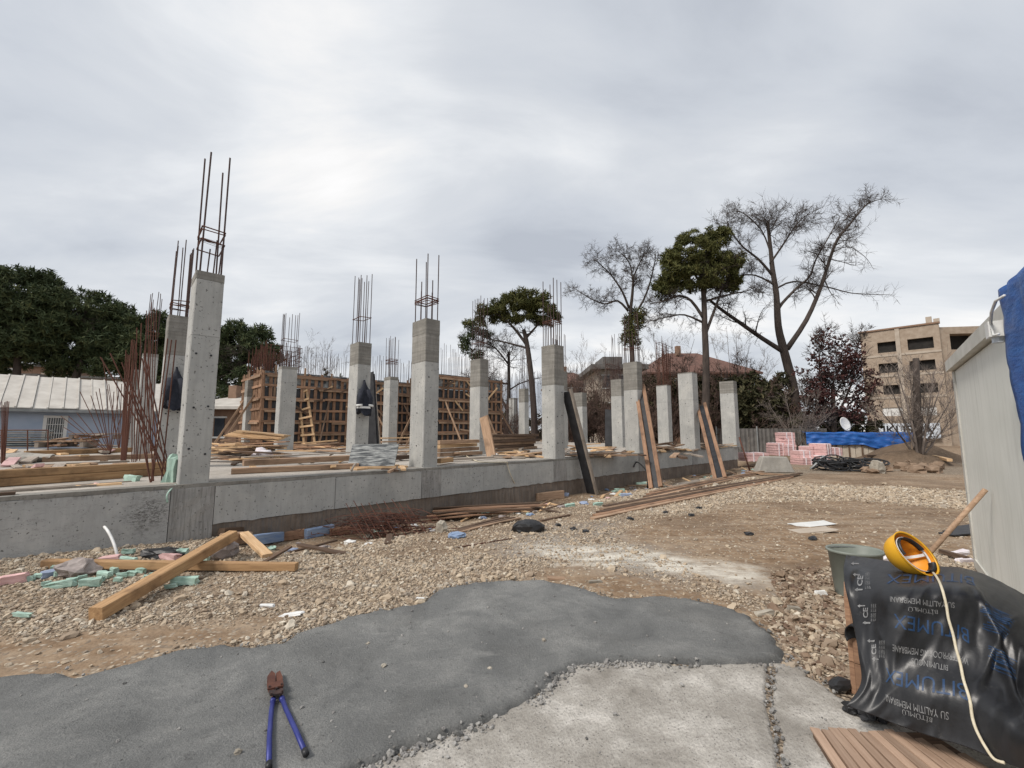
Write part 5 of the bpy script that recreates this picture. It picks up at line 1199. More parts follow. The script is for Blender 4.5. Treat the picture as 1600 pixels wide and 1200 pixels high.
# curled offcut beside the crate
def curl(u, v):
    a = -.5+v*3.6; r = .065+.02*v; c0 = pay(1318, 975, 2.75); return Vector((c0.x-.02+u*.14, c0.y-.10+r*math.cos(a), max(.05, c0.z-.05)+r*math.sin(a)+.02*math.sin(u*5)))
drape('membrane_offcut', curl, 12, 26, 'bitumen', 'curled black membrane offcut between the grey bucket and the wooden crate', 'membrane offcut', .006)
p_ = pay(1308, 997, 2.78); tag(blob('black_plastic_block', (p_.x, p_.y, gz(p_.x,p_.y)+.02), (.16,.10,.07), 'black_plastic', 3, .2, 2, .12), 'small black plastic block by the foot of the crate, below the curled offcut', 'block')
p_ = at(1355, 1122, .03)
for k, (dx, dy, s_) in enumerate(((0,0,.10),(.07,-.02,.08),(-.05,.05,.07))): tag(blob('black_plastic_scrap', (p_.x+dx, p_.y+dy, .03), (s_,s_*.8,.06), 'black_plastic', 5+k, k, 2, .4), 'crumpled black plastic scrap at the lower left corner of the membrane', 'scrap', 'crumpled black scraps')

# ------------------------------------------------------------ helmet, rope, bucket, pole
M['helmet'] = simple('yellow_helmet', (.72,.36,.015), (.80,.43,.03), 6, .38, .05, spec=.5); M['helmet_glow'] = simple('helmet_inside_painted_glow', (.78,.30,.02), (.85,.36,.03), 6, .5, .05)  # inner orange is light glowing through the yellow shell, painted as colour
hp = pay(1430, 865, 2.72); hz_ = Vector((-.22, .88, -.52)).normalized()      # crown direction, opening looks at the camera, up and right
hx = Vector((.72,-.66,-.38)); hx = (hx-hz_*hx.dot(hz_)).normalized(); hy = hz_.cross(hx)
hm = thing('safety_helmet', 'yellow safety helmet lying upturned on the black membrane', 'helmet', hp); hm.rotation_euler = Matrix((hx, hy, hz_)).transposed().to_euler()
def dome(name, rx, ry, rz, mat, rib=0.0, n1=12, n2=36):
    b = MB()
    for i in range(n1+1):
        ph = R(90)*i/n1
        for j in range(n2): an = 2*math.pi*j/n2; k = 1+rib*math.exp(-(math.sin(an)*3.5)**2); b.v.append((rx*math.cos(ph)*math.cos(an), ry*math.cos(ph)*math.sin(an), rz*math.sin(ph)*k))
    for i in range(n1):
        for j in range(n2): b.f.append((i*n2+j, i*n2+(j+1)%n2, (i+1)*n2+(j+1)%n2, (i+1)*n2+j)); b.m.append(0)
    return b.build(name, M[mat], hm, True)
dome('shell', .138, .112, .155, 'helmet', .05); dome('inner_shell', .133, .107, .148, 'helmet_glow')
b = MB(); n2 = 40
for j in range(n2):
    an = 2*math.pi*j/n2; pk = 1+.35*max(0, math.cos(an))**3
    for (dr, dz) in ((0,.004),(.007*pk,-.003),(.008*pk,-.008),(-.004,-.004)): b.v.append(((.137+dr)*math.cos(an), (.111+dr)*math.sin(an), dz))
for j in range(n2):
    for k in range(4): b.f.append((j*4+k, ((j+1)%n2)*4+k, ((j+1)%n2)*4+(k+1)%4, j*4+(k+1)%4)); b.m.append(0)
b.build('brim', M['helmet'], hm, True)
def band(name, rx, ry, z0, z1, a0, a1, mat, th=.003):
    b = MB(); n = 30
    for j in range(n+1):
        an = a0+(a1-a0)*j/n
        for (k, z) in ((0,z0),(0,z1),(th,z1),(th,z0)): b.v.append(((rx-k)*math.cos(an), (ry-k)*math.sin(an), z))
    for j in range(n):
        for k in range(4): b.f.append((j*4+k, (j+1)*4+k, (j+1)*4+(k+1)%4, j*4+(k+1)%4)); b.m.append(0)
    return b.build(name, M[mat], hm, True)
band('head_band', .112, .090, .006, .020, 0, 2*math.pi, 'white'); band('sweat_band', .106, .084, -.008, .024, R(120), R(290), 'black_plastic', .006); band('size_ratchet', .121, .098, -.012, .026, R(-25), R(30), 'black_plastic', .014)
for an in (35, 125):
    a_ = R(an); pts = []
    for k in range(13): f_ = k/12*math.pi; pts.append(Vector((.108*math.cos(f_)*math.cos(a_), .086*math.cos(f_)*math.sin(a_), .02+.075*math.sin(f_))))
    b = MB(); sd_ = Vector((-math.sin(a_), math.cos(a_), 0))*.008
    for p_ in pts: b.v += [tuple(p_-sd_), tuple(p_+sd_)]
    for k in range(12): b.f.append((2*k, 2*k+2, 2*k+3, 2*k+1)); b.m.append(0)
    b.build('crown_strap', M['white'], hm, True)
hull_low = min((hm.matrix_basis @ Vector(v.co)).z for c_ in hm.children for v in c_.data.vertices)
rp_ = []
for (x, y) in ((1455,893),(1463,905),(1470,922),(1475,945),(1479,968),(1486,992),(1493,1015),(1499,1040),(1506,1066),(1514,1095),(1522,1120),(1530,1142),(1543,1165),(1555,1188),(1566,1208)):
    s, t_ = st_of(x, y); q = sheet_pt(s, t_)+sheet_n(s, t_)*.012; rp_.append(q)
rs_ = [];
for i in range(len(rp_)-1):
    for k in range(4): rs_.append(cr(rp_[max(i-1,0)], rp_[i], rp_[i+1], rp_[min(i+2,len(rp_)-1)], k/4))
tag(tube_obj('rope', rs_, .0062, 'rope', None, 8), 'thin pale cord running from the helmet down over the black membrane', 'cord')
M['bucket'] = simple('grey_green_plastic', (.17,.19,.165), (.24,.26,.23), 3, .5, .15)
bc = at(1334, 945, 0); bk = thing('bucket', 'grey green plastic bucket standing behind the black membrane', 'bucket', (pay(1336, 868, bc.y+.22).x, bc.y+.22, gz(bc.x, bc.y)))
b = MB(); n2 = 40; prof = [(.0,.012),(.185,.012),(.190,.0),(.196,.01),(.232,.405),(.248,.41),(.250,.43),(.240,.435),(.226,.42),(.18,.03),(0,.03)]
for (r, z) in prof:
    for j in range(n2): an = 2*math.pi*j/n2; b.v.append((r*math.cos(an), r*.80*math.sin(an), z))
for i in range(len(prof)-1):
    for j in range(n2): b.f.append((i*n2+j, i*n2+(j+1)%n2, (i+1)*n2+(j+1)%n2, (i+1)*n2+j)); b.m.append(0)
b.build('body', M['bucket'], bk, True)
tube_obj('handle', [(.245*math.cos(a_/10*math.pi), .20*math.sin(a_/10*math.pi)*.9, .43-.02*math.sin(a_/10*math.pi)) for a_ in range(11)], .005, 'grey_metal', bk)
top = on_wall(1540, 765, .03); low = at(1405, 893, .0); low.z = gz(low.x, low.y)+.02; low = top+(pay(1465, 850, 4.05)-top)*1.55
sv = thing('wooden_pole', 'long brown wooden tool handle leaning against the site cabin behind the helmet', 'pole', low)
tube_obj('handle', [Vector((0,0,0)), (top-low)*.5, top-low], .021, 'wood_dark', sv, 10); bpy.data.objects[sv.children[0].name].data.materials[0] = M['wood']
# ribbed deck board lying at the bottom right
M['deck'] = wood('ribbed_deck', (.30,.20,.14), (.42,.30,.22), (.16,.10,.07), .7, .3)
rb = thing('ribbed_board', 'light brown ribbed board lying on the concrete at the bottom right', 'board', (0,0,0))
pa, pb = at(1270, 1143, .045), at(1452, 1142, .045); pc, pd = at(1345, 1262, .045), at(1640, 1262, .045); ns = 13
for i in range(ns):
    s = (i+.5)/ns; a_ = pa.lerp(pb, s)+Vector((0,rnd.uniform(-.02,.02),0)); c_ = pc.lerp(pd, s); 
    if i > ns-4: a_ = a_.lerp(c_, .12*(i-ns+4))
    w_ = (pb-pa).length/ns; obj_between('slat', plank_mesh((c_-a_).length, w_*.90, .014, M['deck'], 0, 8, .0008), a_, c_, (0,0,1), rb)
bb = MB(); bb.hexa([pa-Vector((0,0,.03)), pc-Vector((0,0,.03)), pd-Vector((0,0,.03)), pb-Vector((0,0,.03)), pa-Vector((0,0,.006)), pc-Vector((0,0,.006)), pd-Vector((0,0,.006)), pb-Vector((0,0,.006))]); bb.build('backing', M['wood_dark'], rb)

# ------------------------------------------------------------ bolt cutters on the screed
M['blue_steel'] = simple('blue_painted_steel', (.022,.030,.16), (.045,.055,.23), 12, .45, .2, .002, metal=.2, hi=.75)
zb = .050
g0 = lambda px, py, z=zb: at(px, py, z)
bcut = thing('bolt_cutter', 'rusty headed bolt cutter with two blue handles lying on the grey screed', 'bolt cutter', (0,0,0))
for pts in (([(427,1092),(424,1110),(421,1150),(420,1199)]), ([(440,1090),(447,1108),(463,1143),(478,1178)])):
    P_ = [g0(x, y) for x, y in pts]; h = tube_obj('handle', P_, .0125, 'blue_steel', bcut, 12)
    e_ = P_[-1]; d_ = (P_[-1]-P_[-2]).normalized(); tube_obj('handle_end', [e_-d_*.03, e_+d_*.004], .0150, 'black_plastic', h, 12); tube_obj('collar', [P_[0], P_[0]+(P_[1]-P_[0])*.25], .0155, 'blue_steel', h, 8)
hd = MB(); 
def pl(pts, z0, z1, name, mat):
    b = MB(); k = len(pts); z0 -= .022; z1 -= .022; q = [at(x, y, z0) for x, y in pts]; q2 = [Vector((v.x, v.y, z1)) for v in q]
    b.v = [tuple(v) for v in q+q2]; b.f = [tuple(range(k-1,-1,-1)), tuple(range(k,2*k))]+[(i, (i+1)%k, k+(i+1)%k, k+i) for i in range(k)]; b.m = [0]*len(b.f); return b.build(name, M[mat], bcut)
pl([(417,1066),(424,1056),(430,1061),(430,1077),(426,1092),(419,1081)], .065, .098, 'jaw', 'rust'); pl([(431,1060),(437,1056),(441,1066),(442,1079),(440,1091),(432,1077)], .062, .095, 'jaw', 'rust')
pl([(417,1070),(442,1065),(443,1073),(418,1079)], .099, .108, 'cross_plate', 'rust'); pl([(420,1081),(442,1077),(443,1084),(422,1088)], .099, .106, 'cross_plate', 'rust_dark')
for (x, y) in ((421,1074),(440,1070),(424,1085),(441,1081),(432,1077)): c_ = at(x, y, .086); b = MB(); b.tube([c_, c_+Vector((0,0,.010))], .006, 6); b.build('bolt', M['rust_dark'], bcut)
# ------------------------------------------------------------ timber on and against the slab
def Ps(px, py, z=S): return at(px, py, z)
def beamp(label, a, b_, w, h, mat='beam', z=S, lift=0.0, name='timber_beam', cat='beam', group=None, bow=0.0):
    pa = Ps(*a, z); pb = Ps(*b_, z); k = Vector((0,0,lift+h/2)); return plank(label, pa+k, pb+k, w, h, mat, (0,0,1), group, name, cat, bow)
D0 = Vector((0,0,1))
# two long beams stacked at the left edge
a_, b_ = Ps(-200, 775), Ps(276, 741)
plank('lower of two long stacked beams at the left end of the slab', a_+D0*.06, b_+D0*.06, .16, .115, 'beam', name='timber_beam', cat='beam', group='long beams at the left end')
plank('upper of two long stacked beams with a grey top, left end of the slab', a_+D0*.176+VD*.01, b_+D0*.176+VD*.02, .17, .108, 'beam', name='timber_beam', cat='beam', group='long beams at the left end')
for lab, a, b, w, h, m in (
 ('grey splintered plank in front of the long stacked beams', (-30,772),(150,760),.10,.03,'wood_grey'),
 ('short pale plank end with an orange smear before the long beams', (118,762),(190,757),.10,.03,'wood_new'),
 ('dark short board at the left picture edge on the slab rim', (-60,779),(24,773),.09,.04,'wood_dark'),
 ('thin long lath lying beside the short pale plank', (20,766),(205,753),.035,.02,'wood_grey'),
 ('brown beam behind the long stacked beams, nearer of two', (66,722),(250,716),.18,.13,'wood'),
 ('long brown beam lying farther back behind the rusty bars', (38,713),(236,705),.2,.16,'beam'),
 ('grey board resting in front of the grey sheet pile', (-40,716),(60,709),.25,.08,'wood_grey'),
 ('thin plank across the slab behind the rusty bar bundle', (70,728),(200,722),.15,.04,'wood_grey')):
    beamp(lab, a, b, w, h, m)
tag(blob('red_rag', Ps(149, 757), (.10,.05,.035), 'foam_pink', 4, 0, 2, .3), 'small orange red scrap on the short pale plank', 'rag')
tag(blob('concrete_lump', Ps(30, 722), (1.5,.5,.30), 'old_block', 8, .2, 3, .15), 'low broken concrete lump on the slab at the far left', 'concrete lump')
# pile of grey sheets, pallets and scrap timber far left
for k in range(8): plank('grey green sheet in the flat pile behind the guard rail', Ps(8+rnd.uniform(-2,2), 700, .85)+D0*(.05+.1*k)*1.0, Ps(44+rnd.uniform(-2,2), 698, .85)+D0*(.05+.1*k), 1.6, .05, 'sheet_green' if k % 2 else 'wood_grey', name='metal_sheet', cat='sheet', group='grey sheets piled behind the guard rail')
for k in range(22):
    x = rnd.uniform(50, 150); y = rnd.uniform(697, 703); L_ = rnd.uniform(20, 50); p0 = Ps(x, y); p1 = Ps(x+L_, y+rnd.uniform(-2,2)); z = rnd.uniform(.05, .65)*(1-abs(x-110)/110)
    plank('brown board in the scrap heap before the pale blue building', p0+D0*z, p1+D0*(z+rnd.uniform(-.1,.15)), rnd.uniform(.12,.3), .06, rnd.choice(['wood','wood_grey','wood_dark','wood_red']), group='boards heaped before the blue building')
for i, (x, y, lab) in enumerate(((105, 702, 'pallet with dark gaps in front of the barred window'), (148, 700, 'stacked pallet near the fanned thin bars'))):
    p0 = Ps(x, y); t = thing('pallet', lab, 'pallet', p0, R(20+i*15), 'pallets before the blue building')
    for k in range(5): obj_between('slat', plank_mesh(1.6, .14, .03, M['wood']), (-.8, -.5+.25*k, .34+i*.3), (.8, -.5+.25*k, .34+i*.3), (0,0,1), t)
    for k in range(3): b = MB(); b.box((-.7+.7*k, 0, .2+i*.3), (.12, 1.1, .2)); b.build('block', M['wood_grey'], t)
# guard rail
gr = thing('guard_rail', 'thin rusty guard rail of bars in front of the grey sheet pile', 'railing', (0,0,0))
for (x, y0, y1) in ((3,727,672),(43,708,672),(75,708,672)): p0 = Ps(x, y0); q = pay(x, y1, p0.y); rebar(p0, q, .018, gr, REBAR_R, 'post')
pA = pay(-60, 672, Ps(75,708).y); pB = pay(76, 672, Ps(75,708).y); rebar(pA, pB, .018, gr, REBAR_R, 'rail'); rebar(pA+Vector((0,0,-.35)), pay(5,680,pA.y), .018, gr, REBAR_R, 'rail')
lb = thing('rebar_bundle', 'leaning rusty bars at the far left picture edge beside the guard rail', 'rebar', Ps(5,728))
o_ = lb.location
for k in range(6): rebar(Ps(3+k*.8, 728)-o_, pay(3+k*2.2, 632+rnd.uniform(-6,4), Ps(5,728).y+rnd.uniform(-.1,.3))-o_, .0075, lb, REBAR_R)
# crossing starter bars by the first column
def bars(label, lst, r=.011, dY=.0, group='bundles of bent starter bars at the left'):
    p0 = Ps(*lst[0][0]); t = thing('rebar_bundle', label, 'rebar', p0, 0, group)
    for (a, b, *rest) in lst:
        q = Ps(*a); rebar(q-p0, pay(b[0], b[1], q.y+(rest[0] if rest else dY))-p0, r, t, REBAR_R)
    return t
bars('crossed rusty starter bars leaning left of the nearest column', [((236,754),(262,529),.1),((238,752),(268,531),.2),((252,751),(275,531),.1),((269,753),(157,558),-.3),((266,752),(172,552),-.2),((262,745),(222,560),0),((235,754),(205,600),0),((234,750),(212,566),.1),((240,752),(226,548),.1),((268,750),(225,552),-.1),((272,748),(200,590),-.2),((248,742),(232,565),.2),((258,752),(190,566),-.2)], .0095)
bars('thick upright bundle of rusty bars beside the crossed bars', [((189+k*.9,722),(197+k*2.2,535+rnd.uniform(-6,26)),.1) for k in range(9)]+[((206,722),(207,530)),((209,722),(214,512)),((212,722),(221,505)),((214,720),(229,510)),((218,720),(236,520))], .0115)
bars('fan of thin bars spreading left over the scrap timber', [((172,710),(b, c)) for b, c in ((95,650),(107,650),(120,645),(125,612),(142,618),(150,612),(155,607),(167,608),(178,612),(100,668),(186,610),(192,640))], .011)
bars('second fan of bars with a small stirrup frame, behind the upright bundle', [((186,706),(b, c)) for b, c in ((160,560),(182,590),(190,600),(170,600),(200,590))], .011)
tb2 = bars('bars standing behind the slim column at the left', [((225+k*3,716),(229+k*4,470+rnd.uniform(0,20))) for k in range(5)], .011)
# jumbled wood pile between the first column and the formwork
def jumble(label, x0, x1, y0, y1, n, zmax, mats, wl=(18,60), group='boards', w=(.1,.22), slope=.0, ang=6):
    for k in range(n):
        x = rnd.uniform(x0, x1); y = y0+(y1-y0)*rnd.random(); L_ = rnd.uniform(*wl); s_ = 1-abs((x-(x0+x1)/2)/((x1-x0)/2+1))*.6
        z = zmax*s_*rnd.random(); p0 = Ps(x-L_/2, y+rnd.uniform(-ang,ang)*.3); p1 = Ps(x+L_/2, y+rnd.uniform(-ang,ang)*.3+slope*L_)
        plank(label, p0+D0*(z+.03), p1+D0*(max(0,z+rnd.uniform(-.12,.12))+.03), rnd.uniform(*w), rnd.uniform(.025,.06), rnd.choice(mats), group=group, bow=.01)
jumble('rough sawn board in the jumbled wood pile right of the nearest column', 335, 425, 706, 722, 46, .62, ['wood_new','wood','wood','wood_new','wood_dark','wood_red'], (25,85), 'boards in the jumbled pile right of the nearest column', slope=.03)
for k in range(6): plank(('lowest','second','third','fourth','fifth','topmost')[k]+' of the long pale boards lying on the jumbled wood pile', Ps(350+k*4, 712+k)+D0*(.62+.03*k), Ps(432+k*3, 712+k*1.2)+D0*(.46+.035*k), .22, .035, 'wood_new', group='pale boards on top of the jumbled pile', bow=.01)
tag(blob('plastic_bag', Ps(408, 722), (.50,.36,.42), 'bag_white', 5, .3, 3, .22, smooth=True), 'knotted white and pink plastic bag by the jumbled wood pile', 'bag')
# long beams before the pile
a_, b_ = Ps(362, 741), Ps(560, 732); plank('lower long beam near the slab rim, right of the nearest column', a_+D0*.055, b_+D0*.055, .16, .10, 'wood', name='timber_beam', cat='beam', group='two long beams near the rim')
a_, b_ = Ps(379, 737), Ps(548, 727); plank('upper long beam with grey top near the slab rim', a_+D0*.165, b_+D0*.165, .22, .11, 'wood', name='timber_beam', cat='beam', group='two long beams near the rim')
plank('flat grey board lying over the upper long beam', Ps(378,733)+D0*.235, Ps(545,722)+D0*.235, .24, .02, 'wood_grey')
a_, b_, c_ = Ps(545,731)+D0*.02, Ps(612,731)+D0*.03, Ps(590,716)
fp = thing('plywood_sheet', 'cement smeared dark formwork panel propped on the slab rim', 'panel', Ps(580,732))
o = obj_between('sheet', plank_mesh(1.0, .75, .02, M['ply_smear']), Vector((-.45,.10,.18)), Vector((.45,.02,.20)), (.15,-.75,.6), fp)
o2 = obj_between('edge_batten', plank_mesh(.9, .05, .05, M['wood_new']), Vector((-.3,-.22,.03)), Vector((.5,-.14,.04)), (0,0,1), fp)
plank('fresh yellow board lying before the cement smeared panel', Ps(553,735)+D0*.02, Ps(618,728)+D0*.02, .20, .03, 'wood_new')
for i, (x0, y0, x1, y1, z, w, m, lab) in enumerate((
 (545,712,640,706,.12,.2,'wood_new','top fresh board of the stack left of the square stirrup column'), (545,713,640,708,.02,.25,'wood','bottom board of the stack left of the square stirrup column'),
 (594,702,640,700,.42,.2,'wood_new','uppermost yellow board behind the stack by the square stirrup column'), (594,703,640,701,.28,.2,'wood','middle board behind the stack by the square stirrup column'), (590,704,640,702,.12,.25,'wood','lowest board behind the stack by the square stirrup column'),
 (600,722,640,719,.05,.2,'wood_dark','dark beam end touching the square stirrup column'), (684,716,750,712,.05,.2,'wood','lowest beam of the stack right of the square stirrup column'), (684,716,745,711,.17,.2,'wood','second beam of the stack right of the square stirrup column'), (684,716,742,711,.29,.2,'wood_new','third beam of the stack right of the square stirrup column'),(684,716,745,712,.41,.2,'wood','top beam of the stack right of the square stirrup column'),
 (684,727,704,724,.05,.16,'beam','short orange beam end near the square stirrup column'),(700,722,770,718,.02,.14,'wood_grey','bent grey plank behind the slack rope'))):
    plank(lab, Ps(x0,y0)+D0*(z+.04), Ps(x1,y1)+D0*(z+.04), w, .10 if 'beam' in lab else .05, m)
for r_ in range(6):
    for q_ in range(2):
        plank('weathered beam in the big stack behind the leaning brown board', Ps(768+q_*1.5+rnd.uniform(-2,2), 706)+D0*(.06+r_*.105)+VD*q_*.22, Ps(836+rnd.uniform(-5,8), 701)+D0*(.06+r_*.105)+VD*q_*.22, .2, .095, 'wood_dark' if r_ % 2 else 'wood', name='timber_beam', cat='beam', group='beams of the big stack in mid slab')
jumble('loose board on the slab between the middle columns', 770, 845, 708, 716, 10, .12, ['wood_grey','wood','wood_new'], (20,50), 'loose boards between the middle columns')
jumble('board lying before the long formwork near the ladder', 440, 545, 698, 708, 26, .25, ['wood','wood_new','wood_red'], (25,70), 'boards before the long formwork')
jumble('board in the low pile left of the leaning black board', 892, 945, 703, 710, 12, .25, ['wood_new','wood','wood_new'], (20,45), 'boards piled behind the leaning black board')
jumble('plank along the rim between black board and scratched column', 890, 965, 712, 715, 6, .12, ['wood','wood_grey'], (50,80), 'planks on the rim right of the black board')
jumble('board in the small pile before the lone second row column', 1030, 1070, 701, 705, 12, .3, ['wood','wood_dark','wood_new'], (14,34), 'boards in the small pile on the right of the slab')
jumble('board in the heap behind the last leaning channel', 1092, 1140, 699, 702, 12, .3, ['wood','wood_new','wood_grey'], (14,30), 'boards heaped behind the last leaning channel')
jumble('short scrap of wood on the slab right of the nearest column', 345, 640, 712, 738, 26, .015, ['wood','wood_new','wood_grey','wood_dark'], (4,16), 'wood scraps right of the nearest column', w=(.03,.10), ang=12)
jumble('scrap of wood scattered over the slab', 620, 1100, 703, 716, 60, .03, ['wood','wood_new','wood_grey','wood_dark'], (4,14), 'wood scraps scattered over the slab', ang=12)
jumble('scrap of wood scattered over the left part of the slab', 0, 240, 706, 745, 40, .02, ['wood','wood_new','wood_grey','foam_pink'], (5,18), 'wood scraps on the left part of the slab', ang=14)
for i, (x, y, s_) in enumerate(((918,707,.45),(890,704,.3),(770,711,.25),(730,712,.2),(462,712,.2))):
    tag(blob('plastic_sheet_scrap', Ps(x, y), (s_*1.6,s_,s_*.35), 'white', 20+i, i, 3, .3), ('crumpled white plastic on the boards by the leaning black board','small white scrap near the front column with the black board','crumpled pale sheet by the leaning brown board','pale scrap beside the slack rope','small white scrap at the foot of the column by the ladder')[i], 'plastic')
# upright boards and rods leaning on columns
def lean(label, foot, topp, w, th_, mat, up=(0,-1,0), name='wooden_plank', cat='plank', zf=S, dY=.6, group=None, parent=None):
    p0 = Ps(foot[0], foot[1], zf); p1 = pay(topp[0], topp[1], p0.y+dY); return plank(label, p0, p1, w, th_, mat, up, group, name, cat, .0, parent)
lean('brown board leaning on the column before the second formwork', (768,714),(756,651),.30,.05,'wood',(-.5,-.8,.2),dY=.25)
lean('fresh yellow board standing against the scratched column, taller', (990,704),(987,673),.20,.04,'wood_new',(-.6,-.7,.2),dY=.1)
lean('fresh yellow board standing against the scratched column, shorter', (982,704),(981,679),.16,.04,'wood_new',(-.6,-.7,.2),dY=.1)
for i, (x0, x1, w) in enumerate(((579,573,.40),(586,578,.22),(591,580,.10))): lean(('widest black board beside the striped jacket column','black board next to the widest one beside the jacket column','narrow wooden strip edging the black boards')[i], (x0+3,708),(x1+3,583+i*2),w,.04,'ply_black' if i < 2 else 'wood_grey',(-.3,-.95,.1),dY=.15, name='black_board' if i < 2 else 'wooden_plank', cat='board', group='boards beside the striped jacket column')
lean('black board standing behind the scratched column', (951,698),(951,640),.35,.03,'ply_black',(-.4,-.9,.1),dY=.2,name='black_board',cat='board')
# ladder
ld = thing('ladder', 'rough wooden ladder leaning on the long formwork', 'ladder', P(6.35, 13.2, S))
L0 = ld.location; 
for (f_, t_) in (((476,699),(466,610)),((493,699),(478,604))):
    p0 = Ps(*f_); p1 = pay(t_[0], t_[1], p0.y+.5); obj_between('rail', plank_mesh((p1-p0).length, .10, .06, M['wood_new']), p0-L0, p1-L0, (-.3,-.9,.2), ld)
for k in range(7):
    s = .06+.145*k; a_ = Ps(476,699).lerp(pay(466,610,Ps(476,699).y+.5), s); b_ = Ps(493,699).lerp(pay(478,604,Ps(493,699).y+.5), s); e_ = (b_-a_)*.18
    obj_between('rung', plank_mesh((b_-a_).length*1.36, .09, .05, M['wood_new']), a_-e_-L0-Vector((0,.06,0)), b_+e_-L0-Vector((0,.06,0)), (-.3,-.9,.2), ld)
# jackets hung on columns
def jacket(label, px, py0, py1, w, plane_pt, nrm, stripes=False, arms=1):
    r0 = ray(px, py0); o = Vector((0,0,CH)); k = (plane_pt-o).dot(nrm)/r0.dot(nrm); top_ = o+r0*k; r1 = ray(px, py1); k1 = (plane_pt-o).dot(nrm)/r1.dot(nrm); bot = (o+r1*k1); H_ = top_.z-bot.z
    t = thing('jacket', label, 'jacket', top_, math.atan2(nrm.y, nrm.x)+R(90)); b = MB(); nu, nv = 22, 24
    for j in range(nv+1):
        v = j/nv; ww = w*(.10+.90*sst(0, .55, v))*(1-.12*sst(.8,1,v)); sag = .05*math.sin(v*3)
        for i in range(nu):
            a = 2*math.pi*i/nu; fold = 1+.16*math.sin(a*5+v*4)*v+.10*noise.noise(Vector((a, v*4, px))); x = ww/2*math.cos(a)*fold+sag*.4; y = -(.055+.07*v)*(.9+math.sin(a))*fold*.9
            z = -H_*v+ (.05*math.sin(a*3)+.03*math.cos(a*2) if j == nv else 0); b.v.append((x, y-.005, z))
    for j in range(nv):
        for i in range(nu): b.f.append((j*nu+i, j*nu+(i+1)%nu, (j+1)*nu+(i+1)%nu, (j+1)*nu+i)); b.m.append(0)
    b.f.append(tuple(range(nu))); b.m.append(0); b.f.append(tuple(nv*nu+i for i in range(nu-1,-1,-1))); b.m.append(0)
    b.build('body', M['cloth'], t, True)
    if arms:
        for s_ in (-1, 1): tube_obj('sleeve', [(s_*w*.2, -.09, -H_*.3), (s_*w*.34, -.15, -H_*.6), (s_*w*.30, -.13, -H_*(1.0+.08*s_))], [.07,.075,.06], 'cloth', t, 9)
    if stripes:
        for s_ in (-1, 1): tube_obj('cuff_stripe', [(s_*w*.37, -.15, -H_*.74), (s_*w*.355, -.15, -H_*.80)], .085, 'white', t, 9)
        q = MB(); 
        for k in range(14): a = math.pi*(1+k/13); q.v += [(w*.50*math.cos(a), -.09+.14*math.sin(a)*.9-.02, -H_*.80), (w*.50*math.cos(a), -.09+.14*math.sin(a)*.9-.02, -H_*.86)]
        for k in range(13): q.f.append((2*k,2*k+2,2*k+3,2*k+1)); q.m.append(0)
        q.build('hem_stripe', M['white'], t)
    return t
jacket('dark navy jacket hanging on the column just behind the nearest column', 276, 574, 637, .36, P(-.1, 3.32), -VD, False, 1)
jacket('black jacket with white stripes hanging on a second row column', 568, 594, 646, .42, P(3.96, 3.29), -VD, True, 1)
# boards and channels leaning on the edge beam from the yard
def ground_pt(px, py): p = at(px, py, 0); 
def gp(px, py):
    p = at(px, py, 0)
    for _ in range(4): p = at(px, py, gz(p.x, p.y))
    return p
def front_of(u, dv=-.2): return P(u, dv, 0).y
f0 = gp(925, 772); tp = pay(885, 612, P(8.7,-.28).y); ud = (tp-f0).normalized(); nb = Vector((-.80,-.58,0)); nb = (nb-ud*nb.dot(ud)).normalized()
lbd = thing('leaning_board', 'long black coated board with wooden edge leaning on the front column', 'board', f0)
obj_between('sheet', plank_mesh((tp-f0).length, .36, .03, M['ply_black'], 0, 10), Vector((0,0,0)), tp-f0, nb, lbd)
yb = nb.cross(ud)*1.0; e_ = (yb if yb.x > 0 else -yb)*.19
obj_between('edge_strip', plank_mesh((tp-f0).length*1.02, .06, .09, M['wood_grey'], 0, 10), e_, (tp-f0)*1.02+e_, nb, lbd)
def channel(label, foot, topp, Yt, w=.42):
    f0 = gp(*foot); tp = pay(topp[0], topp[1], Yt); ud = (tp-f0).normalized(); nb = Vector((-.45,-.89,0)); nb = (nb-ud*nb.dot(ud)).normalized(); yb = nb.cross(ud)
    t = thing('formwork_channel', label, 'formwork', f0, 0, 'timber channels leaning on the edge beam'); L_ = tp-f0
    obj_between('back_sheet', plank_mesh(L_.length, w, .02, M['ply_black']), Vector((0,0,0)), L_, nb, t)
    for k in (-1, 1): obj_between('side_board', plank_mesh(L_.length*1.01, .12, .10, M['wood_red'], .01, 9), yb*k*w/2+nb*.05, L_*1.01+yb*k*w/2+nb*.05, nb, t)
channel('two-board timber channel leaning on the beam below the scratched column', (1026,764),(1000,606), P(13.4,-.3).y, .27)
channel('two-board timber channel leaning on the beam near its right end', (1126,750),(1096,634), P(17.6,-.35).y, .30)
tag(tube_obj('rusty_pipe', [gp(1172,737), pay(1155,683, gp(1172,737).y+.3)], .03, 'rust', None), 'thin rusty pipe leaning at the right corner of the foundation', 'pipe')
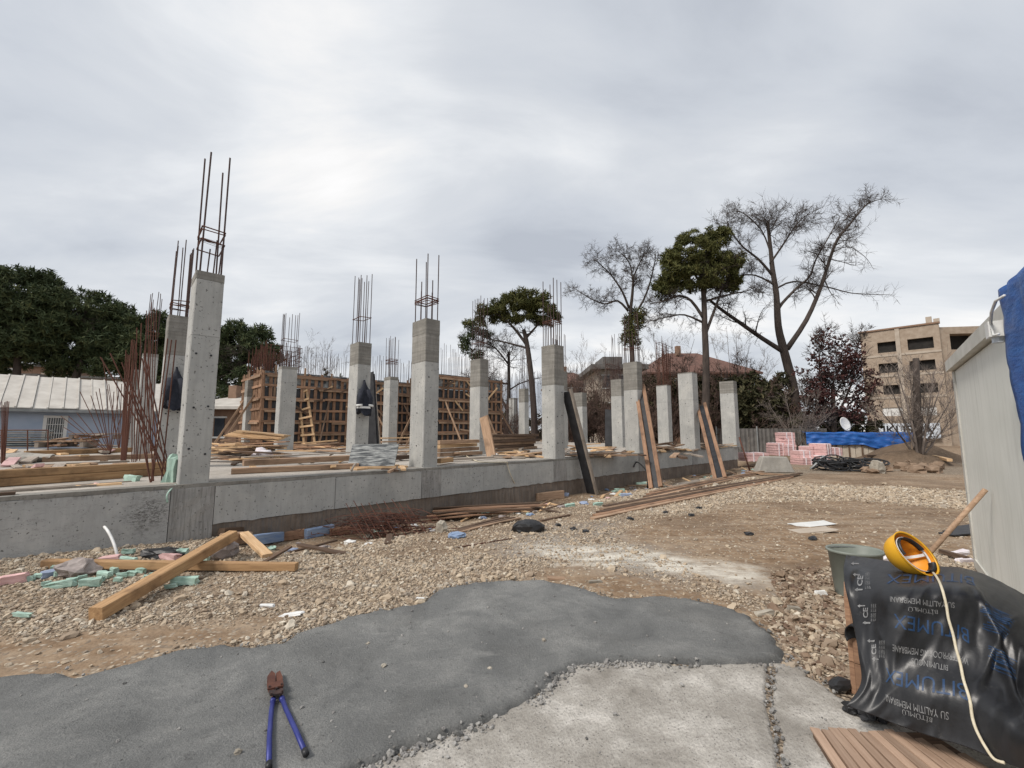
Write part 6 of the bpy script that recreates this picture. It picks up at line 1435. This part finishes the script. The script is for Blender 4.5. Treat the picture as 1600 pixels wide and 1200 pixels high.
# ropes
def rope(label, pts, r=.012, name='rope', cat='rope', mat='rope'):
    q = []
    for i in range(len(pts)-1):
        for k in range(5): q.append(cr(pts[max(i-1,0)], pts[i], pts[i+1], pts[min(i+2,len(pts)-1)], k/5))
    q.append(pts[-1]); return tag(tube_obj(name, q, r, mat, None, 6), label, cat)
rope('slack pale rope from the slab down over the beam to the gravel', [Ps(704,694,.95), Ps(715,703,.87), Ps(735,716,.86), Ps(755,722,.85), Ps(790,722,.85), P(6.3,-.19,.78), P(6.45,-.20,.45), gp(820,785)+D0*.03, gp(838,797)+D0*.02, gp(850,798)+D0*.02])
rope('bent black hose standing against the beam before the timber channel', [gp(1012,764)+D0*.02, gp(1012,764)+D0*.5, P(12.2,-.22,.55), P(12.0,-.21,.4)], .025, 'hose', 'hose', 'black_plastic')

# ------------------------------------------------------------ debris in front of the beam
def gplank(label, a, b_, w, h, mat, lift=0.0, lift2=None, group=None, name='wooden_plank', cat='plank', bow=0.0):
    p0 = gp(*a); p1 = gp(*b_); return plank(label, p0+D0*(h/2+lift), p1+D0*(h/2+(lift if lift2 is None else lift2)), w, h, mat, (0,0,1), group, name, cat, bow)
n0 = gp(148, 972); f1 = pay(364, 836, 5.55)
plank('heavy square beam lying across the foam scraps, pointing at the camera', n0+D0*.06, f1, .125, .115, 'beam', name='timber_beam', cat='beam')
gplank('long squared batten lying under the heavy beam among foam scraps', (68,888),(463,893),.085,.085,'beam',.01,.01,name='timber_beam',cat='beam')
gplank('short board propped between heavy beam and trench', (380,852),(418,872),.12,.05,'wood_new',.14,.0)
for lab, a, b, w, h, m, lf in (
 ('faded blue board in the trench, left piece', (392,853),(440,845),.12,.15,'blue_paint',.0), ('brown board between two faded blue boards in the trench', (441,845),(476,840),.12,.15,'wood_red',.0), ('faded blue board in the trench, right piece', (477,842),(520,833),.12,.15,'blue_paint',.0),
 ('dark board edge along the foot of the beam', (345,842),(450,830),.10,.10,'wood_dark',.05), ('red brown board end beside the wire tangle', (515,835),(548,832),.25,.10,'wood_red',.0),
 ('tan board stub left of the trench', (352,852),(384,848),.20,.16,'wood',.0), ('long dark board low in the trench behind the wire tangle', (520,822),(700,800),.10,.10,'wood_dark',.0),
 ('pale short plank at the right of the wire tangle', (662,800),(690,812),.12,.04,'wood_grey',.1), ('brown thick board by the foot of the black board', (838,783),(880,778),.12,.20,'wood',.0),
 ('grey board in the trench under the middle of the beam', (710,806),(800,790),.15,.04,'wood_grey',.0)): gplank(lab, a, b, w, h, m, lf)
for k in range(10): gplank('flat rusty plank in the loose bundle right of the wire tangle', (672+rnd.uniform(-6,10), 812+rnd.uniform(-5,5)), (842+rnd.uniform(-14,14), 798+rnd.uniform(-5,3)), .09, .022, 'wood_dark' if k % 3 else 'wood_red', .02+.02*k, .02+.012*k, 'flat planks in the loose bundle', bow=.02)
for k in range(3): gplank(('nearest','middle','farthest')[k]+' thin dark plank crossing before the loose bundle', (705+k*6,836-k*3), (812-k*9,812-k), .07, .02, 'wood_dark' if k else 'wood', .01*k, .02, 'thin planks before the loose bundle', bow=.02)
for k in range(5): gplank(('nearest','second nearest','middle','fourth','farthest')[k]+' long brown plank of the row lying on the gravel', (925+k*5,812-k*4), (1232+k*5,748-k*1.5), .12, .035, ['wood','wood_red','wood_dark','wood','wood_dark'][k], .012*k, .012*k, 'long planks nearest the camera at the right of the trench', bow=.03)
for k in range(4): gplank('long brown plank lying close to the beam at the right', (1003+k*5,782-k*3), (1180+k*4,742-k), .13, .04, ['wood','wood_dark','wood_red','wood'][k], .015*k, .015*k, 'long planks close to the beam', bow=.03)
for k in range(3): gplank('greyish plank lying under the leaning channels', (1040+k*8,768-k*5), (1128+k*10,744-k*2), .16, .03, 'wood_grey', .01, .01, 'greyish planks under the channels')
gplank('short pale plank near the right corner of the foundation', (1165,741),(1235,746),.15,.05,'wood',.05)
gplank('dark thin stick lying right of the black bag', (845,815),(890,806),.05,.03,'wood_dark',.0)
gplank('rusty thin rod lying on the gravel', (715,857),(800,843),.012,.012,'rust',.01,name='steel_rod',cat='rod')
# wire tangle
wt = thing('wire_tangle', 'big tangle of rusty wire and thin bars lying before the beam', 'wire tangle', gp(600, 838))
b = MB(); b2 = MB()
for k in range(210):
    cx_ = rnd.gauss(0,.42); r_ = rnd.uniform(.12,.5); h0 = rnd.uniform(.02,.38)*max(.15,1-(abs(cx_)/1.1)**2); a0 = rnd.uniform(0,6.28); aa = rnd.uniform(.8,3.4); til = rnd.uniform(-.5,.5); pts = []
    sx_, sy_ = rnd.uniform(.7,1.4), rnd.uniform(.3,.8)
    for i in range(7): an = a0+aa*i/6; pts.append((cx_+r_*sx_*math.cos(an)+rnd.gauss(0,.03), rnd.gauss(0,.02)+r_*sy_*math.sin(an)*.8, max(.01, h0+til*r_*math.sin(an)*.6+rnd.gauss(0,.02))))
    (b if k % 3 else b2).tube(pts, rnd.uniform(.003,.006), 4, cap=False)
tag(b.build('wire', M['rust'], wt), kind='stuff'); tag(b2.build('thin_bar', M['rust_dark'], wt), kind='stuff')
for k in range(9): x = -.7+.13*k; rebar((x, .1, .5+.1*rnd.random()), (x+.5+.1*rnd.random(), -.35, .02), .0065, wt, REBAR_R)
for k in range(12): x = rnd.uniform(-.9,.8); rebar((x, rnd.uniform(-.3,.3), rnd.uniform(.02,.3)), (x+rnd.uniform(-.8,.8), rnd.uniform(-.5,.5), rnd.uniform(.02,.4)), .006, wt, REBAR_R)
# foam scraps, bags and stones
def chunk(px, py, w, h, mat, label, rz=0.0, group=None, name='foam_scrap', cat='foam scrap', dz=0.0, th_=None):
    p = gp(px, py); s_ = p.y/F*1.02; W_ = w*s_; H_ = h*s_*1.0; bm = bmesh.new(); bmesh.ops.create_cube(bm, size=1); bmesh.ops.subdivide_edges(bm, edges=bm.edges[:], cuts=2, use_grid_fill=True)
    sd_ = rnd.uniform(0,50); T_ = th_ or max(.03, H_*.8); D_ = max(W_*.30, H_*.7, .03)
    for v in bm.verts:
        n = noise.noise_vector(v.co*2.1+Vector((sd_,sd_*.3,1))); v.co = Vector(((v.co.x+n.x*.16)*W_, (v.co.y+n.y*.2)*D_, (v.co.z+n.z*.22)*T_))
    me = bpy.data.meshes.new(name); bm.to_mesh(me); bm.free(); me.materials.append(M[mat]); o = link(name, me); o.location = (p.x, p.y, p.z+T_*.42+dz); o.rotation_euler = (rnd.uniform(-.15,.15), rnd.uniform(-.15,.15), rz); return tag(o, label, cat, group)
G = 'pale green foam scraps by the heavy beam'
chunk(15,912,34,16,'foam_pink','long pink foam scrap at the left picture edge',R(35)); chunk(38,909,22,9,'foam_green','small green foam scrap beside the long pink one',.3)
chunk(75,902,16,16,'foam_blue','blue foam block standing out among the green scraps',R(60),th_=.07)
for i, (x, y, w, h, a) in enumerate(((86,893,12,10,.5),(99,888,16,10,.2),(95,918,46,12,.15),(141,918,32,14,.4),(163,905,30,10,-.25),(178,897,18,10,-.5),(206,901,16,9,.1),(191,905,18,8,.3),(219,899,16,9,0),(200,880,30,9,0),(200,866,20,8,.2),(284,871,18,15,.3),(316,882,24,10,.1),(288,914,44,14,.25),(266,921,22,6,0),(35,968,30,5,.05),(60,905,14,6,.2),(240,901,14,6,.5),(150,893,14,8,.4),(128,907,14,6,.8),(300,888,14,6,.2),(112,912,16,8,.9),(158,912,12,8,-.6),(230,905,12,7,.4),(184,912,14,7,.1),(72,915,14,7,.7),(252,897,12,6,-.3),(90,903,13,9,1.1),(214,890,14,6,.5))):
    chunk(x, y, w*.72, h, 'foam_green', 'pale green foam scrap '+('left of the grey brown sack' if x < 110 else 'in front of the batten' if y > 908 else 'behind the batten' if y < 890 else 'tucked along the batten beside the sack'), a, G, dz=rnd.uniform(0,.03))
chunk(172,878,26,11,'foam_pink','greyish pink foam scrap behind the batten',.2); chunk(262,874,34,12,'foam_pink','pink foam slab by the foot of the concrete wall',-.2); chunk(355,885,20,8,'foam_pink','small pinkish stone-like scrap right of the heavy beam',.3); chunk(262,884,30,7,'white','flat whitish foam strip behind the batten',.05)
p = gp(118, 899); tag(blob('plastic_sack', (p.x,p.y,p.z), (.40,.26,.22), 'bag_grey', 2, .2, 3, .2), 'crumpled grey brown sack lying by the blue foam block', 'sack')
p = gp(345, 872); tag(blob('plastic_sack', (p.x,p.y,p.z), (.36,.26,.27), 'bag_grey', 9, .6, 3, .18), 'translucent grey plastic bag right of the heavy beam', 'bag')
p = gp(256, 870); tag(blob('black_rag', (p.x,p.y,p.z), (.5,.24,.14), 'black_plastic', 12, .1, 3, .25), 'black plastic rag at the foot of the wall behind the pink slab', 'rag')
p = gp(826, 830); tag(blob('black_bag', (p.x,p.y,p.z-.02), (.52,.34,.25), 'black_plastic', 14, .1, 3, .14), 'black filled bag lying alone on the gravel near the powder spill', 'bag')
p = gp(690, 832); tag(blob('boulder', (p.x,p.y,p.z-.02), (.19,.16,.27), 'stone', 6, .1, 3, .18), 'upright pale stone at the right end of the wire tangle', 'stone')
p = gp(713, 840); bw = thing('blue_bag', 'small light blue plastic bag beside the upright stone', 'bag', (p.x,p.y,p.z)); blob('bag', (0,0,0), (.26,.18,.10), 'blue_paint', 7, 0, 3, .25, bw)
rope('curved white plastic strip standing up against the wall at the left', [pay(186,884,5.35), pay(182,862,5.35), pay(175,842,5.4), pay(168,829,5.45), pay(163,823,5.5)], .016, 'plastic_strip', 'strip', 'white')
rope('pale green strip hanging down the wall from the first column', [Ps(277,757)+Vector((0,-.03,.0)), P(-.14,-.2,.72), P(-.13,-.19,.60)], .012, 'plastic_strip', 'strip', 'foam_green')
q = Ps(277,752); o = chunk(277,790,12,20,'foam_green','green foam piece standing at the left foot of the nearest column',0); o.location = (q.x, q.y-.05, S+.09); o.scale = (1.0,1.2,2.6)
q = Ps(207,752); o = chunk(207,790,12,10,'foam_green','small green foam piece on the slab before the long stacked beams',0); o.location = (q.x, q.y, S+.03)
for i, (x, y, w, h, lab) in enumerate(((456,962,30,10,'white crumpled paper on the gravel near the screed, larger'),(417,948,20,8,'white crumpled paper on the gravel, smaller'),(657,937,12,6,'small white scrap on the rim of the screed'),(487,857,20,12,'white crumpled film below the wire tangle'),(870,905,26,4,'short brown stick on the dirt by the screed'),(1268,820,60,4,'flat pale board fragment lying on the dirt'),(1262,830,70,3,'flat beige sheet half covered by dirt'),(930,910,20,5,'small beige chip on the brown dirt'),(1195,962,26,9,'pale broken block among the rubble'),(1240,955,16,9,'cream stone among the rubble near the bucket'),(1283,930,14,8,'white plastic scrap among the rubble by the bucket'),(983,946,12,4,'white chip lying on the screed'))):
    chunk(x, y, w, h, ['white','white','white','bag_white','wood','shutter','plaster','stone','stone','stone','white','white'][i], lab, rnd.uniform(-.3,.3), None, ['paper_scrap','paper_scrap','paper_scrap','plastic_film','wood_stick','board_fragment','board_fragment','stone_chip','stone_block','stone_block','plastic_scrap','paper_scrap'][i], ['paper','paper','scrap','film','stick','board','board','stone','block','stone','scrap','scrap'][i], th_=.02 if i < 8 else None)
for i, (x, y) in enumerate(((895,828),(915,832),(872,822),(1170,836),(1080,806),(985,812),(1092,795),(1270,843),(1040,802))):
    p = gp(x, y); tag(blob('dark_clod', (p.x,p.y,p.z), (rnd.uniform(.08,.2),.1,.06), 'black_plastic', 30+i, i, 2, .35), 'dark clod of plastic and dirt lying on the open gravel', 'clod', 'dark clods scattered on the gravel')
# small litter of the trench
LM = ['foam_green','white','foam_blue','wood_new','wood','foam_pink','wood_dark','blue_paint','stone','bag_grey']
for k in range(150):
    u_ = rnd.uniform(.8, 21.5); d_ = rnd.uniform(.25, 1.9) if u_ < 12 else rnd.uniform(.3, 2.4); p = P(u_, -.15-d_); s_ = rnd.uniform(.04,.16); m = rnd.choice(LM)
    w_ = m.startswith('wood')
    if w_: an = rnd.uniform(0, 3.1); dd = Vector((math.cos(an), math.sin(an), 0))*rnd.uniform(.1,.45); z_ = gz(p.x,p.y)+.03; plank(('near' if u_ < 7 else 'middle' if u_ < 14 else 'far')+' part of the littered strip before the beam, '+{'wood_new':'fresh yellow','wood':'brown','wood_dark':'dark'}[m]+' wood offcut', Vector((p.x,p.y,z_))-dd, Vector((p.x,p.y,z_+rnd.uniform(0,.1)))+dd, rnd.uniform(.03,.1), .025, m, group='wood offcuts before the beam')
    else: tag(blob('litter_scrap', (p.x,p.y,gz(p.x,p.y)), (s_*1.4,s_,s_*.5), m, 50+k, rnd.uniform(0,3), 1 if s_ < .08 else 2, .35), 'small '+{'foam_green':'pale green','white':'white','foam_blue':'blue','foam_pink':'pink','blue_paint':'light blue','stone':'stone coloured','bag_grey':'grey'}[m]+' scrap in the littered strip before the beam', 'scrap', 'small scraps before the beam')
for i, (x, y, m, lab) in enumerate(((978,776,'foam_blue','light blue foam scrap by the foot of the first channel'),(968,768,'foam_green','pale green foam scrap behind the light blue one'),(1003,758,'foam_green','green foam scrap beside the black hose'),(992,789,'foam_blue','bluish foam scrap in front of the long planks'),(890,792,'foam_green','pale green scrap near the foot of the black board'),(935,790,'foam_green','pale scrap left of the long plank pair'),(880,775,'foam_blue','light blue scrap left of the foot of the black board'))): chunk(x, y, 15, 6, m, lab, rnd.uniform(-.4,.4))
# ------------------------------------------------------------ stores at the far right of the yard
def pbox(x0, y0, x1, y1, Y, z0, dep, label, rz=0.0):
    a_ = pay(x0, y1, Y); b_ = pay(x1, y1, Y); w_ = b_.x-a_.x; h_ = (y1-y0)/F*Y; o_ = thing('foam_board_pack', label, 'pack', ((a_.x+b_.x)/2, Y+dep/2, z0), rz, 'packs of pink insulation boards')
    n_ = max(2, int(h_/.12))
    for k in range(n_): b = MB(); b.box((rnd.uniform(-.015,.015), 0, h_*(k+.5)/n_), (w_*.97, dep, h_/n_-.012), 0, 0, .008); b.build('board', M['foam_pink'], o_)
    for s_ in (-.22,.22): b = MB(); b.box((w_*s_, 0, h_/2), (.05, dep+.04, h_+.03)); b.build('strap', M['bag_white'], o_)
    return h_
Yp = 21.5; zb0 = lambda x, y, Y: pay(x, y, Y).z
for (x0, y0, x1, y1, Y, lab, rz) in ((1212,693,1228,712,21.8,'pink pack left in the tall pile by the thick trunk, bottom row',.1),(1229,695,1246,712,21.6,'pink pack right in the tall pile by the thick trunk, bottom row',-.1),(1227,685,1243,695,21.8,'middle pink pack of the tall pile by the trunk',.05),(1225,676,1243,685,21.8,'topmost pink pack of the tall pile by the trunk',-.05),
 (1166,708,1203,721,21.0,'long low pink pack lying alone by the foundation corner',.1),(1252,716,1273,728,20.2,'lower pink pack at the left of the low pile',.15),(1251,705,1272,716,20.3,'upper pink pack at the left of the low pile',-.05),(1273,713,1299,728,20.0,'large lower pink pack in the middle of the low pile',.2),(1266,698,1281,711,20.9,'small pink pack at the back of the low pile',.3),(1283,694,1300,712,20.5,'tilted pink pack on top of the low pile',.5),(1300,700,1317,712,21.2,'pink pack at the right end of the low pile',0)):
    pbox(x0, y0, x1, y1, Y, pay((x0+x1)/2, y1, Y).z, .75, lab, rz)
bb_ = thing('concrete_block', 'trapezoid grey concrete block lying before the pink packs', 'concrete block', gp(1214, 739)); 
b = MB(); b.hexa([(-.72,0,0),(.72,0,0),(.66,.5,0),(-.66,.5,0),(-.45,.08,.62),(.50,.08,.60),(.46,.42,.60),(-.41,.42,.62)]); o = b.build('block', M['old_block'], bb_); bv = o.modifiers.new('bevel', 'BEVEL'); bv.width = .03
ch_ = thing('cable_coils', 'heap of black cables and hoses before the blue tarpaulin hut', 'cable heap', gp(1325, 735))
b = MB()
for k in range(34):
    cx_, cy_ = rnd.uniform(-.9,.9), rnd.uniform(-.3,.5); r_ = rnd.uniform(.25,.6); til = rnd.uniform(-.25,.6); a0 = rnd.uniform(0,6); pts = []
    for i in range(14): an = a0+6.0*i/13; pts.append((cx_+r_*math.cos(an), cy_+r_*.6*math.sin(an), max(.03, .15+rnd.uniform(0,.02)+til*r_*math.sin(an)+.1*(k % 3))))
    b.tube(pts, rnd.uniform(.018,.035), 5, cap=False)
b.build('cable', M['black_plastic'], ch_)
for k in range(9): x = rnd.uniform(-.9,.9); tube_obj('pipe', [(x-.6,rnd.uniform(-.2,.3),.05),(x,.1,rnd.uniform(.3,.6)),(x+.4,.1,rnd.uniform(.1,.4))], .03, 'grey_metal' if k % 2 else 'black_plastic', ch_)
rope('bent black pipe lying across the ground before the hut', [gp(1228,717)+D0*.3, gp(1290,713)+D0*.35, gp(1335,711)+D0*.5, gp(1350,716)+D0*.2, gp(1352,730)+D0*.05], .05, 'pipe', 'pipe', 'black_plastic')
for lab, a, b_, m in (('dark beam on the ground under the hut tarpaulin', (1350,712),(1424,710),'wood_dark'),('second dark beam lying before the hut', (1352,718),(1430,716),'wood_dark'),('pale pole lying on the dirt mound', (1449,719),(1485,730),'wood_new')): gplank(lab, a, b_, .18, .12, m, .25 if 'pole' in lab else .1)
for k in range(34):
    x, y = rnd.uniform(1365,1480), rnd.uniform(726,741); p = gp(x, y); s_ = rnd.uniform(.12,.5)
    tag(blob('rock', (p.x,p.y+.3,p.z), (s_*1.4,s_,s_*.8), 'rock_brown', 120+k, rnd.uniform(0,3), 2, .3), ('large' if s_ > .36 else 'fist-sized' if s_ < .22 else 'middling')+' brown rock in the '+('left' if x < 1403 else 'middle' if x < 1442 else 'right')+' part of the rock row before the dirt mound', 'rock', 'rocks at the foot of the dirt mound')
p = gp(1371, 739); tag(blob('rock', (p.x,p.y,p.z), (.6,.45,.6), 'stone', 77, .4, 3, .2), 'largest pale rock at the left end of the rock row', 'rock')
# dark sheets and slope behind the helmet
for k in range(4): p0 = at(1478+k*6, 838-k*3); p1 = at(1530, 835-k*3); plank('dark ribbed roofing strip lying by the foot of the cabin', p0+D0*.03, p1+D0*.05, .18, .02, 'black_plastic', name='roofing_strip', cat='strip', group='dark strips by the cabin foot')
for i, (x, y, w) in enumerate(((1380,878,30),(1500,868,26),(1508,880,22))): chunk(x, y, w, 9, 'bag_white', ('crumpled white paper behind the membrane left of the helmet','white sack scrap by the cabin foot','lower white sack scrap by the cabin foot')[i], .1, None, 'paper_scrap', 'paper')
gplank('brown pole lying on the ground by the cabin foot', (1470,868),(1512,880),.06,.05,'wood_dark',.03)
# a few stray pebbles and splashes on the screed
for i, (x, y) in enumerate(((372,1175),(575,1006),(728,1073),(765,1045),(600,1040),(850,1000))): p = at(x, y, .04); tag(blob('pebble', (p.x,p.y,.035), (.035,.03,.022), 'stone', 160+i, i, 2, .3), 'single pebble lying on the grey screed', 'pebble', 'pebbles on the screed')
